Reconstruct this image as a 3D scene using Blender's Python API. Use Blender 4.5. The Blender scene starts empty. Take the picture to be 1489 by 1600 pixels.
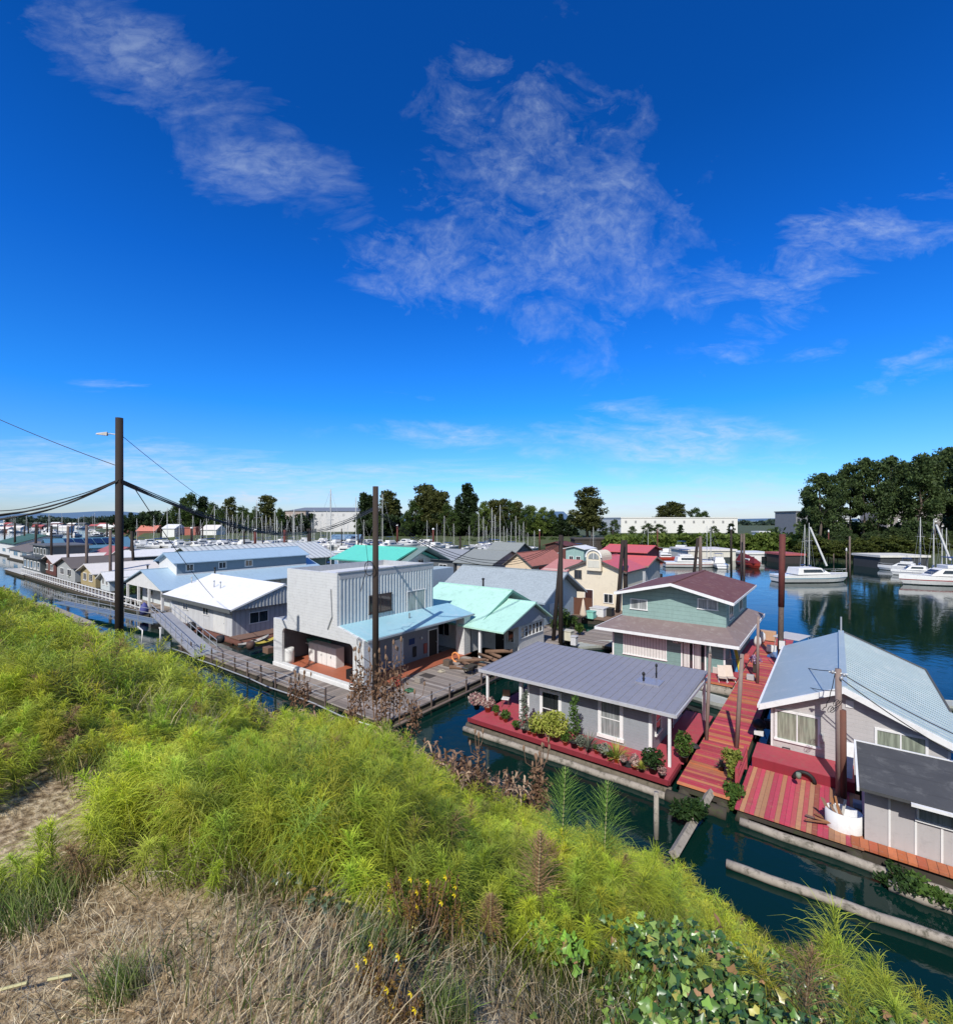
import bpy, bmesh, math, random
import numpy as np
from mathutils import Vector, Matrix, noise as mnoise
random.seed(7); rng = np.random.default_rng(7)
R = math.radians
SC = bpy.context.scene
COL = SC.collection
CAMH = 11.5
F = 745.0; CX = 744.5; CY = 812.0
ANG = R(-37.0)
Ux, Uy = math.cos(ANG), math.sin(ANG)
Vx, Vy = -math.sin(ANG), math.cos(ANG)

# ---------------------------------------------------------------- measuring helpers (marina grid: u along the bank, v away from it)
def to_uv(X, Y): return (X*Ux+Y*Uy, X*Vx+Y*Vy)
def to_xy(u, v): return (u*Ux+v*Vx, u*Uy+v*Vy)
def PZ(px, py, z):
    k = (CAMH-z)/(py-CY)
    return to_uv((px-CX)*k, F*k)
def PD(px, D): return to_uv((px-CX)/F*D, D)
def Dw(py, z=0.0): return (CAMH-z)*F/(py-CY)
def zat(py, u, v): return CAMH-(py-CY)/F*to_xy(u, v)[1]
def uat(px, v):
    a = (px-CX)/F
    return v*(a*Vy-Vx)/(Ux-a*Uy)
def vat(px, u):
    a = (px-CX)/F
    return u*(a*Uy-Ux)/(Vx-a*Vy)

# ---------------------------------------------------------------- scene graph helpers
ORG = {}
def place(o, org):
    x, y = to_xy(org[0], org[1])
    o.location = (x, y, org[2]); o.rotation_euler = (0, 0, ANG)
    ORG[o.name] = org
def props(o, label=None, cat=None, group=None, kind=None):
    if label: o['label'] = label
    if cat: o['category'] = cat
    if group: o['group'] = group
    if kind: o['kind'] = kind
    return o
def thing(name, org, label, cat, group=None):
    o = bpy.data.objects.new(name, None); COL.objects.link(o)
    o.empty_display_size = 0.3
    place(o, org)
    return props(o, label, cat, group)
def copy_tree(o, parent=None):
    c = o.copy(); COL.objects.link(c)
    if o.name in ORG: ORG[c.name] = ORG[o.name]
    if parent: c.parent = parent
    for ch in list(o.children): copy_tree(ch, c)
    return c
def put(src, u, v, z, rot=0.0, s=1.0, label=None, group=None, first=False, cat=None):
    c = src if first else copy_tree(src)
    x, y = to_xy(u, v)
    c.location = (x, y, z); c.rotation_euler = (0, 0, ANG+rot)
    c.scale = s if isinstance(s, tuple) else (s, s, s)
    if label: c['label'] = label
    if group: c['group'] = group
    elif 'group' in c.keys() and not group and label: del c['group']
    if cat: c['category'] = cat
    return c
BASE = {}
class MB:
    def __init__(s): s.v = []; s.f = []; s.mi = []; s.cur = 0; s.sm = []; s.smooth = False
    def add(s, vs, fs):
        b = len(s.v); s.v += [tuple(p) for p in vs]
        for f in fs:
            s.f.append(tuple(b+i for i in f)); s.mi.append(s.cur); s.sm.append(s.smooth)
        return s
    def box(s, a0, a1, b0, b1, c0, c1):
        return s.add([(a0,b0,c0),(a1,b0,c0),(a1,b1,c0),(a0,b1,c0),(a0,b0,c1),(a1,b0,c1),(a1,b1,c1),(a0,b1,c1)],
              [(0,3,2,1),(4,5,6,7),(0,1,5,4),(1,2,6,5),(2,3,7,6),(3,0,4,7)])
    def hull8(s, p):   # 8 points: 4 bottom ccw, 4 top ccw
        return s.add(p, [(0,3,2,1),(4,5,6,7),(0,1,5,4),(1,2,6,5),(2,3,7,6),(3,0,4,7)])
    def slab(s, quad, t):  # quad of 4 points, thickened downward by t
        return s.hull8([(x,y,z-t) for x,y,z in quad]+list(quad))
    def prism(s, poly, axis, a0, a1):  # poly list of 2d points; extruded along axis 'u' or 'v' or 'z'
        n = len(poly)
        def P(p, a):
            if axis == 'u': return (a, p[0], p[1])
            if axis == 'v': return (p[0], a, p[1])
            return (p[0], p[1], a)
        vs = [P(p, a0) for p in poly]+[P(p, a1) for p in poly]
        fs = [tuple(range(n-1,-1,-1)), tuple(range(n, 2*n))]+[(i,(i+1)%n,n+(i+1)%n,n+i) for i in range(n)]
        return s.add(vs, fs)
    def tube(s, pts, r, n=8, r1=None, cap=True):
        pts = [Vector(p) for p in pts]; m = len(pts); rings = []
        for i, p in enumerate(pts):
            d = (pts[min(i+1, m-1)]-pts[max(i-1, 0)]).normalized()
            a = d.cross(Vector((0,0,1)))
            if a.length < .05: a = d.cross(Vector((0,1,0)))
            a.normalize(); b = d.cross(a).normalized()
            rr = r if r1 is None else r+(r1-r)*i/(m-1)
            rings += [tuple(p+a*rr*math.cos(2*math.pi*k/n)+b*rr*math.sin(2*math.pi*k/n)) for k in range(n)]
        fs = []
        for i in range(m-1):
            for k in range(n):
                fs.append((i*n+k, i*n+(k+1)%n, (i+1)*n+(k+1)%n, (i+1)*n+k))
        if cap: fs += [tuple(range(n-1,-1,-1)), tuple(range((m-1)*n, m*n))]
        old = s.smooth; s.smooth = n > 6; s.add(rings, fs); s.smooth = old
        return s
    def lathe(s, c, prof, n=14):  # prof [(r,z)...]
        vs = []; fs = []
        for r, z in prof:
            vs += [(c[0]+r*math.cos(2*math.pi*k/n), c[1]+r*math.sin(2*math.pi*k/n), c[2]+z) for k in range(n)]
        for i in range(len(prof)-1):
            for k in range(n):
                fs.append((i*n+k, i*n+(k+1)%n, (i+1)*n+(k+1)%n, (i+1)*n+k))
        fs.append(tuple(range(n-1,-1,-1))); fs.append(tuple(range((len(prof)-1)*n, len(prof)*n)))
        old = s.smooth; s.smooth = True; s.add(vs, fs); s.smooth = old
        return s
    def build(s, name, mats, parent=None, org=None, bevel=0):
        me = bpy.data.meshes.new(name)
        if parent is not None: o0 = ORG[parent.name]
        else: o0 = org
        me.from_pydata([(x-o0[0], y-o0[1], z-o0[2]) for x,y,z in s.v], [], s.f)
        if not isinstance(mats, (list, tuple)): mats = [mats]
        for m in mats: me.materials.append(m)
        me.polygons.foreach_set('material_index', s.mi)
        me.polygons.foreach_set('use_smooth', s.sm)
        me.update()
        o = bpy.data.objects.new(name, me); COL.objects.link(o)
        if parent is not None:
            o.parent = parent; ORG[o.name] = o0
        else: place(o, org)
        if bevel:
            b = o.modifiers.new('edge', 'BEVEL'); b.width = bevel; b.segments = 2; b.limit_method = 'ANGLE'
        return o
def single(name, mb, mat, org, label, cat, group=None, bevel=0):
    return props(mb.build(name, mat, org=org, bevel=bevel), label, cat, group)
def np_mesh(name, verts, quads, mats, col=None, org=(0,0,0), midx=None, parent=None, smooth=False, k=4):
    me = bpy.data.meshes.new(name)
    verts = np.asarray(verts, dtype=np.float32)-np.array(org, dtype=np.float32)
    n = len(verts); q = np.asarray(quads, dtype=np.int32)
    me.vertices.add(n); me.vertices.foreach_set('co', verts.ravel())
    me.loops.add(q.size); me.loops.foreach_set('vertex_index', q.ravel())
    me.polygons.add(len(q)); me.polygons.foreach_set('loop_start', np.arange(0, q.size, k, dtype=np.int32))
    me.polygons.foreach_set('loop_total', np.full(len(q), k, dtype=np.int32))
    if not isinstance(mats, (list, tuple)): mats = [mats]
    for m in mats: me.materials.append(m)
    if midx is not None: me.polygons.foreach_set('material_index', midx.astype(np.int32))
    if smooth: me.polygons.foreach_set('use_smooth', np.ones(len(q), dtype=bool))
    if col is not None:
        at = me.color_attributes.new('Col', 'FLOAT_COLOR', 'POINT')
        c = np.ones((n, 4), dtype=np.float32); c[:, :3] = col
        at.data.foreach_set('color', c.ravel())
    me.update(calc_edges=True)
    o = bpy.data.objects.new(name, me); COL.objects.link(o)
    if parent is not None: o.parent = parent; ORG[o.name] = org
    else: place(o, org)
    return o

# ---------------------------------------------------------------- materials
def srgb(r, g, b):
    f = lambda c: (c/255/12.92) if c <= 10 else ((c/255+.055)/1.055)**2.4
    return (f(r), f(g), f(b))
MATS = {}
class NT:
    def __init__(s, nt): s.t = nt; s.n = nt.nodes; s.l = nt.links
    def N(s, ty, **kw):
        n = s.n.new(ty)
        for k, v in kw.items(): setattr(n, k, v)
        return n
    def inp(s, n, i, v):
        if v is None: return
        if hasattr(v, 'is_output') or hasattr(v, 'links'): s.l.new(v, n.inputs[i])
        else: n.inputs[i].default_value = v
    def math(s, op, a, b=None, c=None, clamp=False):
        n = s.N('ShaderNodeMath', operation=op); n.use_clamp = clamp
        s.inp(n, 0, a); s.inp(n, 1, b); s.inp(n, 2, c); return n.outputs[0]
    def mixc(s, fac, a, b, bt='MIX'):
        n = s.N('ShaderNodeMix', data_type='RGBA', blend_type=bt)
        s.inp(n, 0, fac)
        s.inp(n, 6, a if not isinstance(a, tuple) else (*a[:3], 1)); s.inp(n, 7, b if not isinstance(b, tuple) else (*b[:3], 1))
        return n.outputs[2]
    def noise(s, vec, scale, detail=4, rough=.55, dist=0):
        n = s.N('ShaderNodeTexNoise'); n.inputs['Scale'].default_value = scale; n.inputs['Detail'].default_value = detail
        n.inputs['Roughness'].default_value = rough; n.inputs['Distortion'].default_value = dist
        if vec is not None: s.l.new(vec, n.inputs['Vector'])
        return n.outputs[0]
    def mapv(s, vec, scale=(1,1,1), loc=(0,0,0), rot=(0,0,0)):
        n = s.N('ShaderNodeMapping'); s.l.new(vec, n.inputs[0])
        n.inputs[1].default_value = loc; n.inputs[2].default_value = rot; n.inputs[3].default_value = scale
        return n.outputs[0]
    def maprange(s, v, a, b, c=0., d=1.):
        n = s.N('ShaderNodeMapRange'); n.clamp = True
        s.inp(n, 0, v); n.inputs[1].default_value = a; n.inputs[2].default_value = b; n.inputs[3].default_value = c; n.inputs[4].default_value = d
        return n.outputs[0]
    def ramp(s, fac, stops, const=False):
        n = s.N('ShaderNodeValToRGB'); s.l.new(fac, n.inputs[0]); cr = n.color_ramp
        if const: cr.interpolation = 'CONSTANT'
        while len(cr.elements) < len(stops): cr.elements.new(.5)
        for e, (p, c) in zip(cr.elements, stops): e.position = p; e.color = (*c[:3], 1)
        return n.outputs[0]
def newmat(name):
    m = bpy.data.materials.new(name); m.use_nodes = True; nt = NT(m.node_tree); nt.n.clear()
    out = nt.N('ShaderNodeOutputMaterial'); b = nt.N('ShaderNodeBsdfPrincipled')
    nt.l.new(b.outputs[0], out.inputs[0]); MATS[name] = m
    return m, nt, b, out
def surf(name, col, rough=.7, var=.18, dirt=.25, scale=1.2, pat=None, pw=.15, ax='z', metal=0., bump=.4, palette=None, line=.55, spec=.4, spots=None):
    """weathered painted or natural surface with an optional board, rib, plank or shingle pattern"""
    m, t, b, out = newmat(name)
    tc = t.N('ShaderNodeTexCoord'); P = tc.outputs['Object']
    sx = t.N('ShaderNodeSeparateXYZ'); t.l.new(P, sx.inputs[0]); C = {'x': sx.outputs[0], 'y': sx.outputs[1], 'z': sx.outputs[2]}
    h = None; base = col; colsock = None
    n1 = t.noise(P, scale, 6, .6)
    streak = t.noise(t.mapv(P, (5, 5, .5)), 1.3, 5, .65)
    fine = t.noise(P, 28, 4, .6)
    if ax == 'xy': cc = t.math('ADD', C['x'], C['y'])
    else: cc = C[ax]
    if palette:
        idx = t.math('FLOOR', t.math('DIVIDE', cc, pw))
        wn = t.N('ShaderNodeTexWhiteNoise', noise_dimensions='1D'); t.l.new(idx, wn.inputs['W'])
        k = len(palette)
        colsock = t.ramp(wn.outputs[0], [(i/k, p) for i, p in enumerate(palette)], const=True)
        wn2 = t.N('ShaderNodeTexWhiteNoise', noise_dimensions='1D'); t.l.new(t.math('ADD', idx, .37), wn2.inputs['W'])
        colsock = t.mixc(1., colsock, t.ramp(wn2.outputs[0], [(0, (.72,.72,.72)), (1, (1.15,1.15,1.15))]), 'MULTIPLY')
        # paint worn through in long patches
        wear = t.maprange(t.noise(t.mapv(P, (1.5,1.5,1.5)), 2.2, 6, .65), .58, .66)
        colsock = t.mixc(t.math('MULTIPLY', wear, .6), colsock, palette[-1])
        g2 = t.maprange(t.noise(t.mapv(P, (2,2,2)), 5., 6, .7), .55, .7)
        colsock = t.mixc(t.math('MULTIPLY', g2, .6), colsock, (.27,.20,.17))
    else:
        colsock = t.mixc(n1, tuple(c*(1-var) for c in col), tuple(min(1, c*(1+var*.6)) for c in col))
    colsock = t.mixc(t.math('MULTIPLY', t.maprange(streak, .45, .8), dirt), colsock, tuple(c*.45 for c in (col[0]+.02, col[1]+.01, col[2])))
    if spots is None: spots = (tuple(c*.5+.02 for c in col), .28, 1.1)
    sc_, sa_, ss_ = spots
    pn = t.noise(P, ss_*2.3, 8, .72, .5)
    colsock = t.mixc(t.math('MULTIPLY', t.maprange(pn, .52, .66), sa_), colsock, sc_)
    if pat:
        f = t.math('FRACT', t.math('DIVIDE', cc, pw))
        if pat == 'lap':
            dark = t.maprange(f, 0.0, .12, line, 1.); h = f
        elif pat == 'rib':
            w = t.math('SINE', t.math('MULTIPLY', cc, 2*math.pi/pw)); h = t.maprange(w, -.6, .6)
            dark = t.maprange(w, -1., -.2, line, 1.)
        elif pat == 'seam':
            dark = t.maprange(t.math('ABSOLUTE', t.math('SUBTRACT', f, .5)), 0., .05, line, 1.); h = dark
        elif pat == 'plank':
            e = t.math('MINIMUM', f, t.math('SUBTRACT', 1., f)); dark = t.maprange(e, .0, .06, line, 1.); h = dark
        elif pat == 'shingle':
            br = t.N('ShaderNodeTexBrick'); t.l.new(t.mapv(P, (1,1,1)), br.inputs[0])
            br.inputs['Scale'].default_value = 1/pw; br.inputs['Mortar Size'].default_value = .03
            br.inputs['Color1'].default_value = (1,1,1,1); br.inputs['Color2'].default_value = (.78,.78,.78,1); br.inputs['Mortar'].default_value = (line,)*3+(1,)
            colsock = t.mixc(.8, colsock, br.outputs[0], 'MULTIPLY'); dark = None; h = br.outputs[1]
        if dark is not None:
            cb = t.N('ShaderNodeCombineColor'); [t.l.new(dark, cb.inputs[i]) for i in range(3)]
            colsock = t.mixc(1., colsock, cb.outputs[0], 'MULTIPLY')
    t.l.new(colsock, b.inputs['Base Color'])
    b.inputs['Metallic'].default_value = metal
    b.inputs['Specular IOR Level'].default_value = spec
    t.l.new(t.math('ADD', t.math('MULTIPLY', t.math('SUBTRACT', n1, .5), .25), rough, clamp=True), b.inputs['Roughness'])
    bp = t.N('ShaderNodeBump'); bp.inputs['Strength'].default_value = .25; bp.inputs['Distance'].default_value = .01
    t.l.new(fine, bp.inputs['Height']); last = bp.outputs[0]
    if h is not None and pat != 'shingle':
        b2 = t.N('ShaderNodeBump'); b2.inputs['Strength'].default_value = bump; b2.inputs['Distance'].default_value = .03
        t.l.new(h, b2.inputs['Height']); t.l.new(last, b2.inputs['Normal']); last = b2.outputs[0]
    t.l.new(last, b.inputs['Normal'])
    return m
def leafmat(name, c1, c2, trans=.35, attr=False, rough=.6, noise_dark=True):
    m, t, b, out = newmat(name)
    if attr:
        a = t.N('ShaderNodeAttribute', attribute_name='Col'); g = t.N('ShaderNodeNewGeometry')
        cs = t.mixc(1., a.outputs['Color'], t.ramp(g.outputs['Random Per Island'], [(0, (.75,.75,.75)), (1, (1.25,1.25,1.25))]), 'MULTIPLY')
    else:
        g = t.N('ShaderNodeNewGeometry')
        cs = t.mixc(g.outputs['Random Per Island'], c1, c2)
        if noise_dark:
            tc = t.N('ShaderNodeTexCoord')
            n = t.noise(tc.outputs['Object'], .35, 3)
            cs = t.mixc(t.maprange(n, .35, .6), t.mixc(1., cs, (.55,.6,.6), 'MULTIPLY'), cs)
    t.l.new(cs, b.inputs['Base Color']); b.inputs['Roughness'].default_value = rough; b.inputs['Specular IOR Level'].default_value = .25
    tr = t.N('ShaderNodeBsdfTranslucent'); t.l.new(cs, tr.inputs[0])
    mx = t.N('ShaderNodeMixShader'); mx.inputs[0].default_value = trans
    t.l.new(b.outputs[0], mx.inputs[1]); t.l.new(tr.outputs[0], mx.inputs[2]); t.l.new(mx.outputs[0], out.inputs[0])
    return m
def glass(name, col, rough=.06):
    m, t, b, out = newmat(name)
    tc = t.N('ShaderNodeTexCoord'); n = t.noise(t.mapv(tc.outputs['Object'], (9, 9, .7)), 1.1, 3)
    t.l.new(t.mixc(t.maprange(n, .4, .6), tuple(c*.6 for c in col), col), b.inputs['Base Color'])
    b.inputs['Roughness'].default_value = rough; b.inputs['Specular IOR Level'].default_value = .8
    b.inputs['Coat Weight'].default_value = .6; b.inputs['Coat Roughness'].default_value = .03
    return m

W_ = surf('white_paint', (.74,.74,.73), .5, .1, .25)
TRIM = surf('white_trim', (.8,.8,.79), .5, .06, .12)
G_DARK = glass('dark_glass', (.03,.035,.04))
G_CURT = glass('curtained_glass', (.34,.36,.36), .15)
G_GREEN = glass('green_blind_glass', (.32,.36,.28), .15)
BLK = surf('black_paint', (.015,.015,.016), .6, .2, .1)
PILE = surf('tarred_pile', (.028,.02,.017), .85, .4, .5, 3)
PILE_R = surf('rusty_pile', (.13,.035,.03), .8, .4, .4, 2, spots=((.05,.02,.018), .6, 2))
PILE_W = surf('weathered_pile', (.16,.12,.105), .9, .35, .5, 2.5, spots=((.05,.035,.03), .7, 2))
CONC = surf('concrete_cap', (.3,.29,.27), .9, .2, .4)
LOG = surf('grey_log', (.36,.32,.27), .95, .4, .6, 3, spots=((.07,.065,.045), .85, 1.6))
LOG2 = surf('shadowed_log', (.17,.145,.11), .95, .4, .6, 3, spots=((.045,.045,.025), .85, 1.6))  # float log colour darkened to stand in for the shadow on it
DKWOOD = surf('dark_float_wood', (.06,.05,.04), .95, .4, .5, 2, spots=((.05,.08,.02), .6, 1.5))
CABLE = surf('black_cable', (.012,.012,.013), .6, .1, 0)
GALV = surf('galvanised_metal', (.42,.44,.46), .45, .15, .2, metal=.3)
PLANK_G = surf('grey_planks_u', (.27,.23,.2), .95, .2, .3, pat='plank', pw=.28, ax='x', palette=[(.27,.23,.2),(.32,.28,.25),(.22,.19,.165),(.3,.25,.21)], line=.35)
PLANK_GV = surf('grey_planks_v', (.27,.23,.2), .95, .2, .3, pat='plank', pw=.28, ax='y', palette=[(.29,.25,.22),(.35,.31,.28),(.24,.2,.175),(.32,.27,.23)], line=.35)
RED = (.43,.065,.085)
REDP = surf('red_deck_paint', RED, .7, .25, .3, spots=((.27,.13,.10), .6, 2.0))
RED_V = surf('red_planks_v', RED, .7, .2, .15, pat='plank', pw=.2, ax='y', palette=[(.48,.06,.085),(.45,.07,.09),(.52,.16,.06),(.48,.19,.09),(.50,.055,.08),(.55,.20,.09),(.45,.09,.08),(.47,.06,.08),(.50,.17,.09)], line=.4)
RED_U = surf('red_planks_u', RED, .7, .2, .15, pat='plank', pw=.16, ax='x', palette=[(.50,.06,.10),(.44,.09,.09),(.44,.19,.10),(.52,.07,.11),(.46,.23,.12),(.42,.12,.08),(.42,.22,.12)], line=.4)
ORG_U = surf('orange_planks_u', (.45,.13,.05), .7, .2, .2, pat='plank', pw=.24, ax='x', palette=[(.45,.13,.05),(.5,.16,.07),(.4,.1,.05)], line=.3)
TERRA = surf('terracotta', (.42,.13,.07), .8, .2, .2)
POTB = surf('black_pot', (.02,.02,.022), .5, .2, .1)
ORANGE_FLOOR = surf('orange_floor_paint', (.42,.13,.07), .6, .15, .3)
NAVY = surf('navy_canvas', (.02,.05,.16), .8, .2, .1)
# ---------------------------------------------------------------- building kit
def window(root, wall, face, c, a0, a1, z0, z1, n=2, g=None, fr=None, fw=.07, bars=0, out=.05):
    """face: '-v' (front) or '+u' (side). c = wall plane coordinate, a0..a1 = extent along the wall"""
    fr = fr or TRIM; g = g or G_DARK
    m = MB(); p = MB()
    def bx(mb, a, b, d0, d1, lo, hi):
        if face == '-v': mb.box(a, b, c-d1, c-d0, lo, hi)
        elif face == '+v': mb.box(a, b, c+d0, c+d1, lo, hi)
        elif face == '+u': mb.box(c+d0, c+d1, a, b, lo, hi)
        else: mb.box(c-d1, c-d0, a, b, lo, hi)
    bx(m, a0-fw, a0, 0, out, z0, z1); bx(m, a1, a1+fw, 0, out, z0, z1)
    bx(m, a0-fw, a1+fw, 0, out, z1, z1+fw); bx(m, a0-fw-.04, a1+fw+.04, 0, out+.04, z0-fw, z0)
    for i in range(1, n):
        x = a0+(a1-a0)*i/n; bx(m, x-.025, x+.025, 0, out-.012, z0, z1)
    for i in range(1, bars+1):
        z = z0+(z1-z0)*i/(bars+1); bx(m, a0, a1, 0, out-.015, z-.02, z+.02)
    bx(p, a0, a1, .002, .016, z0, z1)
    w = m.build('window', fr, root); pn = p.build('pane', g, w)
    return w
def door(root, face, c, a0, a1, z0, z1, mat, glassy=False):
    m = MB(); d = MB(); fw = .07
    def bx(mb, a, b, d0, d1, lo, hi):
        if face == '-v': mb.box(a, b, c-d1, c-d0, lo, hi)
        else: mb.box(c+d0, c+d1, a, b, lo, hi)
    bx(m, a0-fw, a0, 0, .05, z0, z1); bx(m, a1, a1+fw, 0, .05, z0, z1); bx(m, a0-fw, a1+fw, 0, .05, z1, z1+fw)
    bx(d, a0, a1, .002, .03, z0, z1)
    o = d.build('door', mat, root); m.build('frame', TRIM, o)
    k = MB(); bx(k, a1-.12, a1-.08, .03, .08, z0+.95, z0+1.05); k.build('handle', GALV, o)
    return o
def gable_body(u0, u1, v0, v1, z0, ze, zr, axis, apex=None):
    m = MB()
    if axis == 'v':
        c = apex if apex is not None else (u0+u1)/2
        m.prism([(u0,z0),(u1,z0),(u1,ze),(c,zr),(u0,ze)], 'v', v0, v1)
    else:
        c = apex if apex is not None else (v0+v1)/2
        m.prism([(v0,z0),(v1,z0),(v1,ze),(c,zr),(v0,ze)], 'u', u0, u1)
    return m
def gable_roof(u0, u1, v0, v1, ze, zr, axis, t=.12, apex=None, rib=0, ribh=.035, ribw=.05):
    """outer extents incl. overhang; ze = eave edge height"""
    m = MB()
    if axis == 'v':
        c = apex if apex is not None else (u0+u1)/2
        m.slab([(u0,v0,ze),(c,v0,zr),(c,v1,zr),(u0,v1,ze)], t); m.slab([(c,v0,zr),(u1,v0,ze),(u1,v1,ze),(c,v1,zr)], t)
        if rib:
            k = int((v1-v0)/rib)
            for i in range(k+1):
                y = v0+.02+(v1-v0-.04)*i/k
                for a, b in ((u0, c), (u1, c)):
                    m.hull8([(a,y-ribw/2,ze-.01),(b,y-ribw/2,zr-.01),(b,y+ribw/2,zr-.01),(a,y+ribw/2,ze-.01),
                             (a,y-ribw/2,ze+ribh),(b,y-ribw/2,zr+ribh),(b,y+ribw/2,zr+ribh),(a,y+ribw/2,ze+ribh)])
        m.box(c-.12, c+.12, v0-.01, v1+.01, zr-.04, zr+.05)
    else:
        c = apex if apex is not None else (v0+v1)/2
        m.slab([(u0,v0,ze),(u1,v0,ze),(u1,c,zr),(u0,c,zr)], t); m.slab([(u0,c,zr),(u1,c,zr),(u1,v1,ze),(u0,v1,ze)], t)
        if rib:
            k = int((u1-u0)/rib)
            for i in range(k+1):
                x = u0+.02+(u1-u0-.04)*i/k
                for a, b in ((v0, c), (v1, c)):
                    m.hull8([(x-ribw/2,a,ze-.01),(x+ribw/2,a,ze-.01),(x+ribw/2,b,zr-.01),(x-ribw/2,b,zr-.01),
                             (x-ribw/2,a,ze+ribh),(x+ribw/2,a,ze+ribh),(x+ribw/2,b,zr+ribh),(x-ribw/2,b,zr+ribh)])
        m.box(u0-.01, u1+.01, c-.12, c+.12, zr-.04, zr+.05)
    return m
def verge(root, u0, u1, v0, v1, ze, zr, axis, mat=None, h=.22, t=.05, apex=None, sides=('a','e')):
    """white boards along the gable edge and the eaves"""
    m = MB(); mat = mat or TRIM
    if axis == 'v':
        c = apex if apex is not None else (u0+u1)/2
        for (a, b) in ((u0, c), (u1, c)):
            m.hull8([(a,v0-t,ze-h),(b,v0-t,zr-h),(b,v0-.003,zr-h),(a,v0-.003,ze-h),(a,v0-t,ze+.02),(b,v0-t,zr+.02),(b,v0-.003,zr+.02),(a,v0-.003,ze+.02)])
        m.box(u1+.003, u1+t, v0-t, v1, ze-h*.8, ze+.01); m.box(u0-t, u0-.003, v0-t, v1, ze-h*.8, ze+.01)
    else:
        c = apex if apex is not None else (v0+v1)/2
        for (a, b) in ((v0, c), (v1, c)):
            m.hull8([(u1+.003,a,ze-h),(u1+.003,b,zr-h),(u1+t,b,zr-h),(u1+t,a,ze-h),(u1+.003,a,ze+.02),(u1+.003,b,zr+.02),(u1+t,b,zr+.02),(u1+t,a,ze+.02)])
        m.box(u0, u1+t, v0-t, v0-.003, ze-h*.8, ze+.01)
    return m.build('trim', mat, root)
def boxp(root, name, mat, *b, bevel=0):
    m = MB(); m.box(*b); return m.build(name, mat, root, bevel=bevel)
def post(root, u, v, z0, z1, s=.07, mat=None, name='post'):
    return boxp(root, name, mat or TRIM, u-s, u+s, v-s, v+s, z0, z1)
def floatbase(root, u0, u1, v0, v1, top=.45, mat=None, logs=True):
    m = MB(); m.box(u0+.15, u1-.15, v0+.15, v1-.15, -.3, top-.06)
    if logs:
        m.tube([(u0-.1, v0+.25, 0.12), (u1+.1, v0+.25, 0.12)], .28, 9)
        m.tube([(u1-.2, v0+.1, 0.12), (u1-.2, v1, 0.12)], .28, 9)
    return m.build('float', mat or DKWOOD, root)
def deck(root, mat, u0, u1, v0, v1, z, t=.06, name='deck'):
    return boxp(root, name, mat, u0, u1, v0, v1, z-t, z)
def chimney(root, u, v, z0, z1, r=.07, mat=None, name='chimney'):
    m = MB(); m.tube([(u,v,z0),(u,v,z1)], r, 8); m.lathe((u,v,z1), [(r*1.7,-.02),(r*1.7,.06),(0.01,.14)], 8)
    return m.build(name, mat or BLK, root)
def blob_leaves(c, r, n, size, flat=1.0, seed=0):
    """n leaf quads spread in a ball of radius r around c -> verts, quads"""
    g = np.random.default_rng(seed)
    d = g.normal(size=(n,3)); d /= np.linalg.norm(d, axis=1)[:,None]
    p = np.array(c)+d*(g.random((n,1))**.45)*np.array(r)
    a = g.normal(size=(n,3)); a /= np.linalg.norm(a, axis=1)[:,None]
    b = np.cross(a, g.normal(size=(n,3))); b /= np.linalg.norm(b, axis=1)[:,None]
    s = (size*(.6+.8*g.random((n,1))))
    a = a*s; b = b*s*.55
    V = np.stack([p-a, p+b*.9, p+a, p-b*.9], axis=1).reshape(-1,3)
    Q = np.arange(n*4).reshape(-1,4)
    return V, Q
def merge(parts):
    Vs = []; Qs = []; o = 0
    for v, q in parts:
        Vs.append(v); Qs.append(q+o); o += len(v)
    return np.concatenate(Vs), np.concatenate(Qs)
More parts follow.
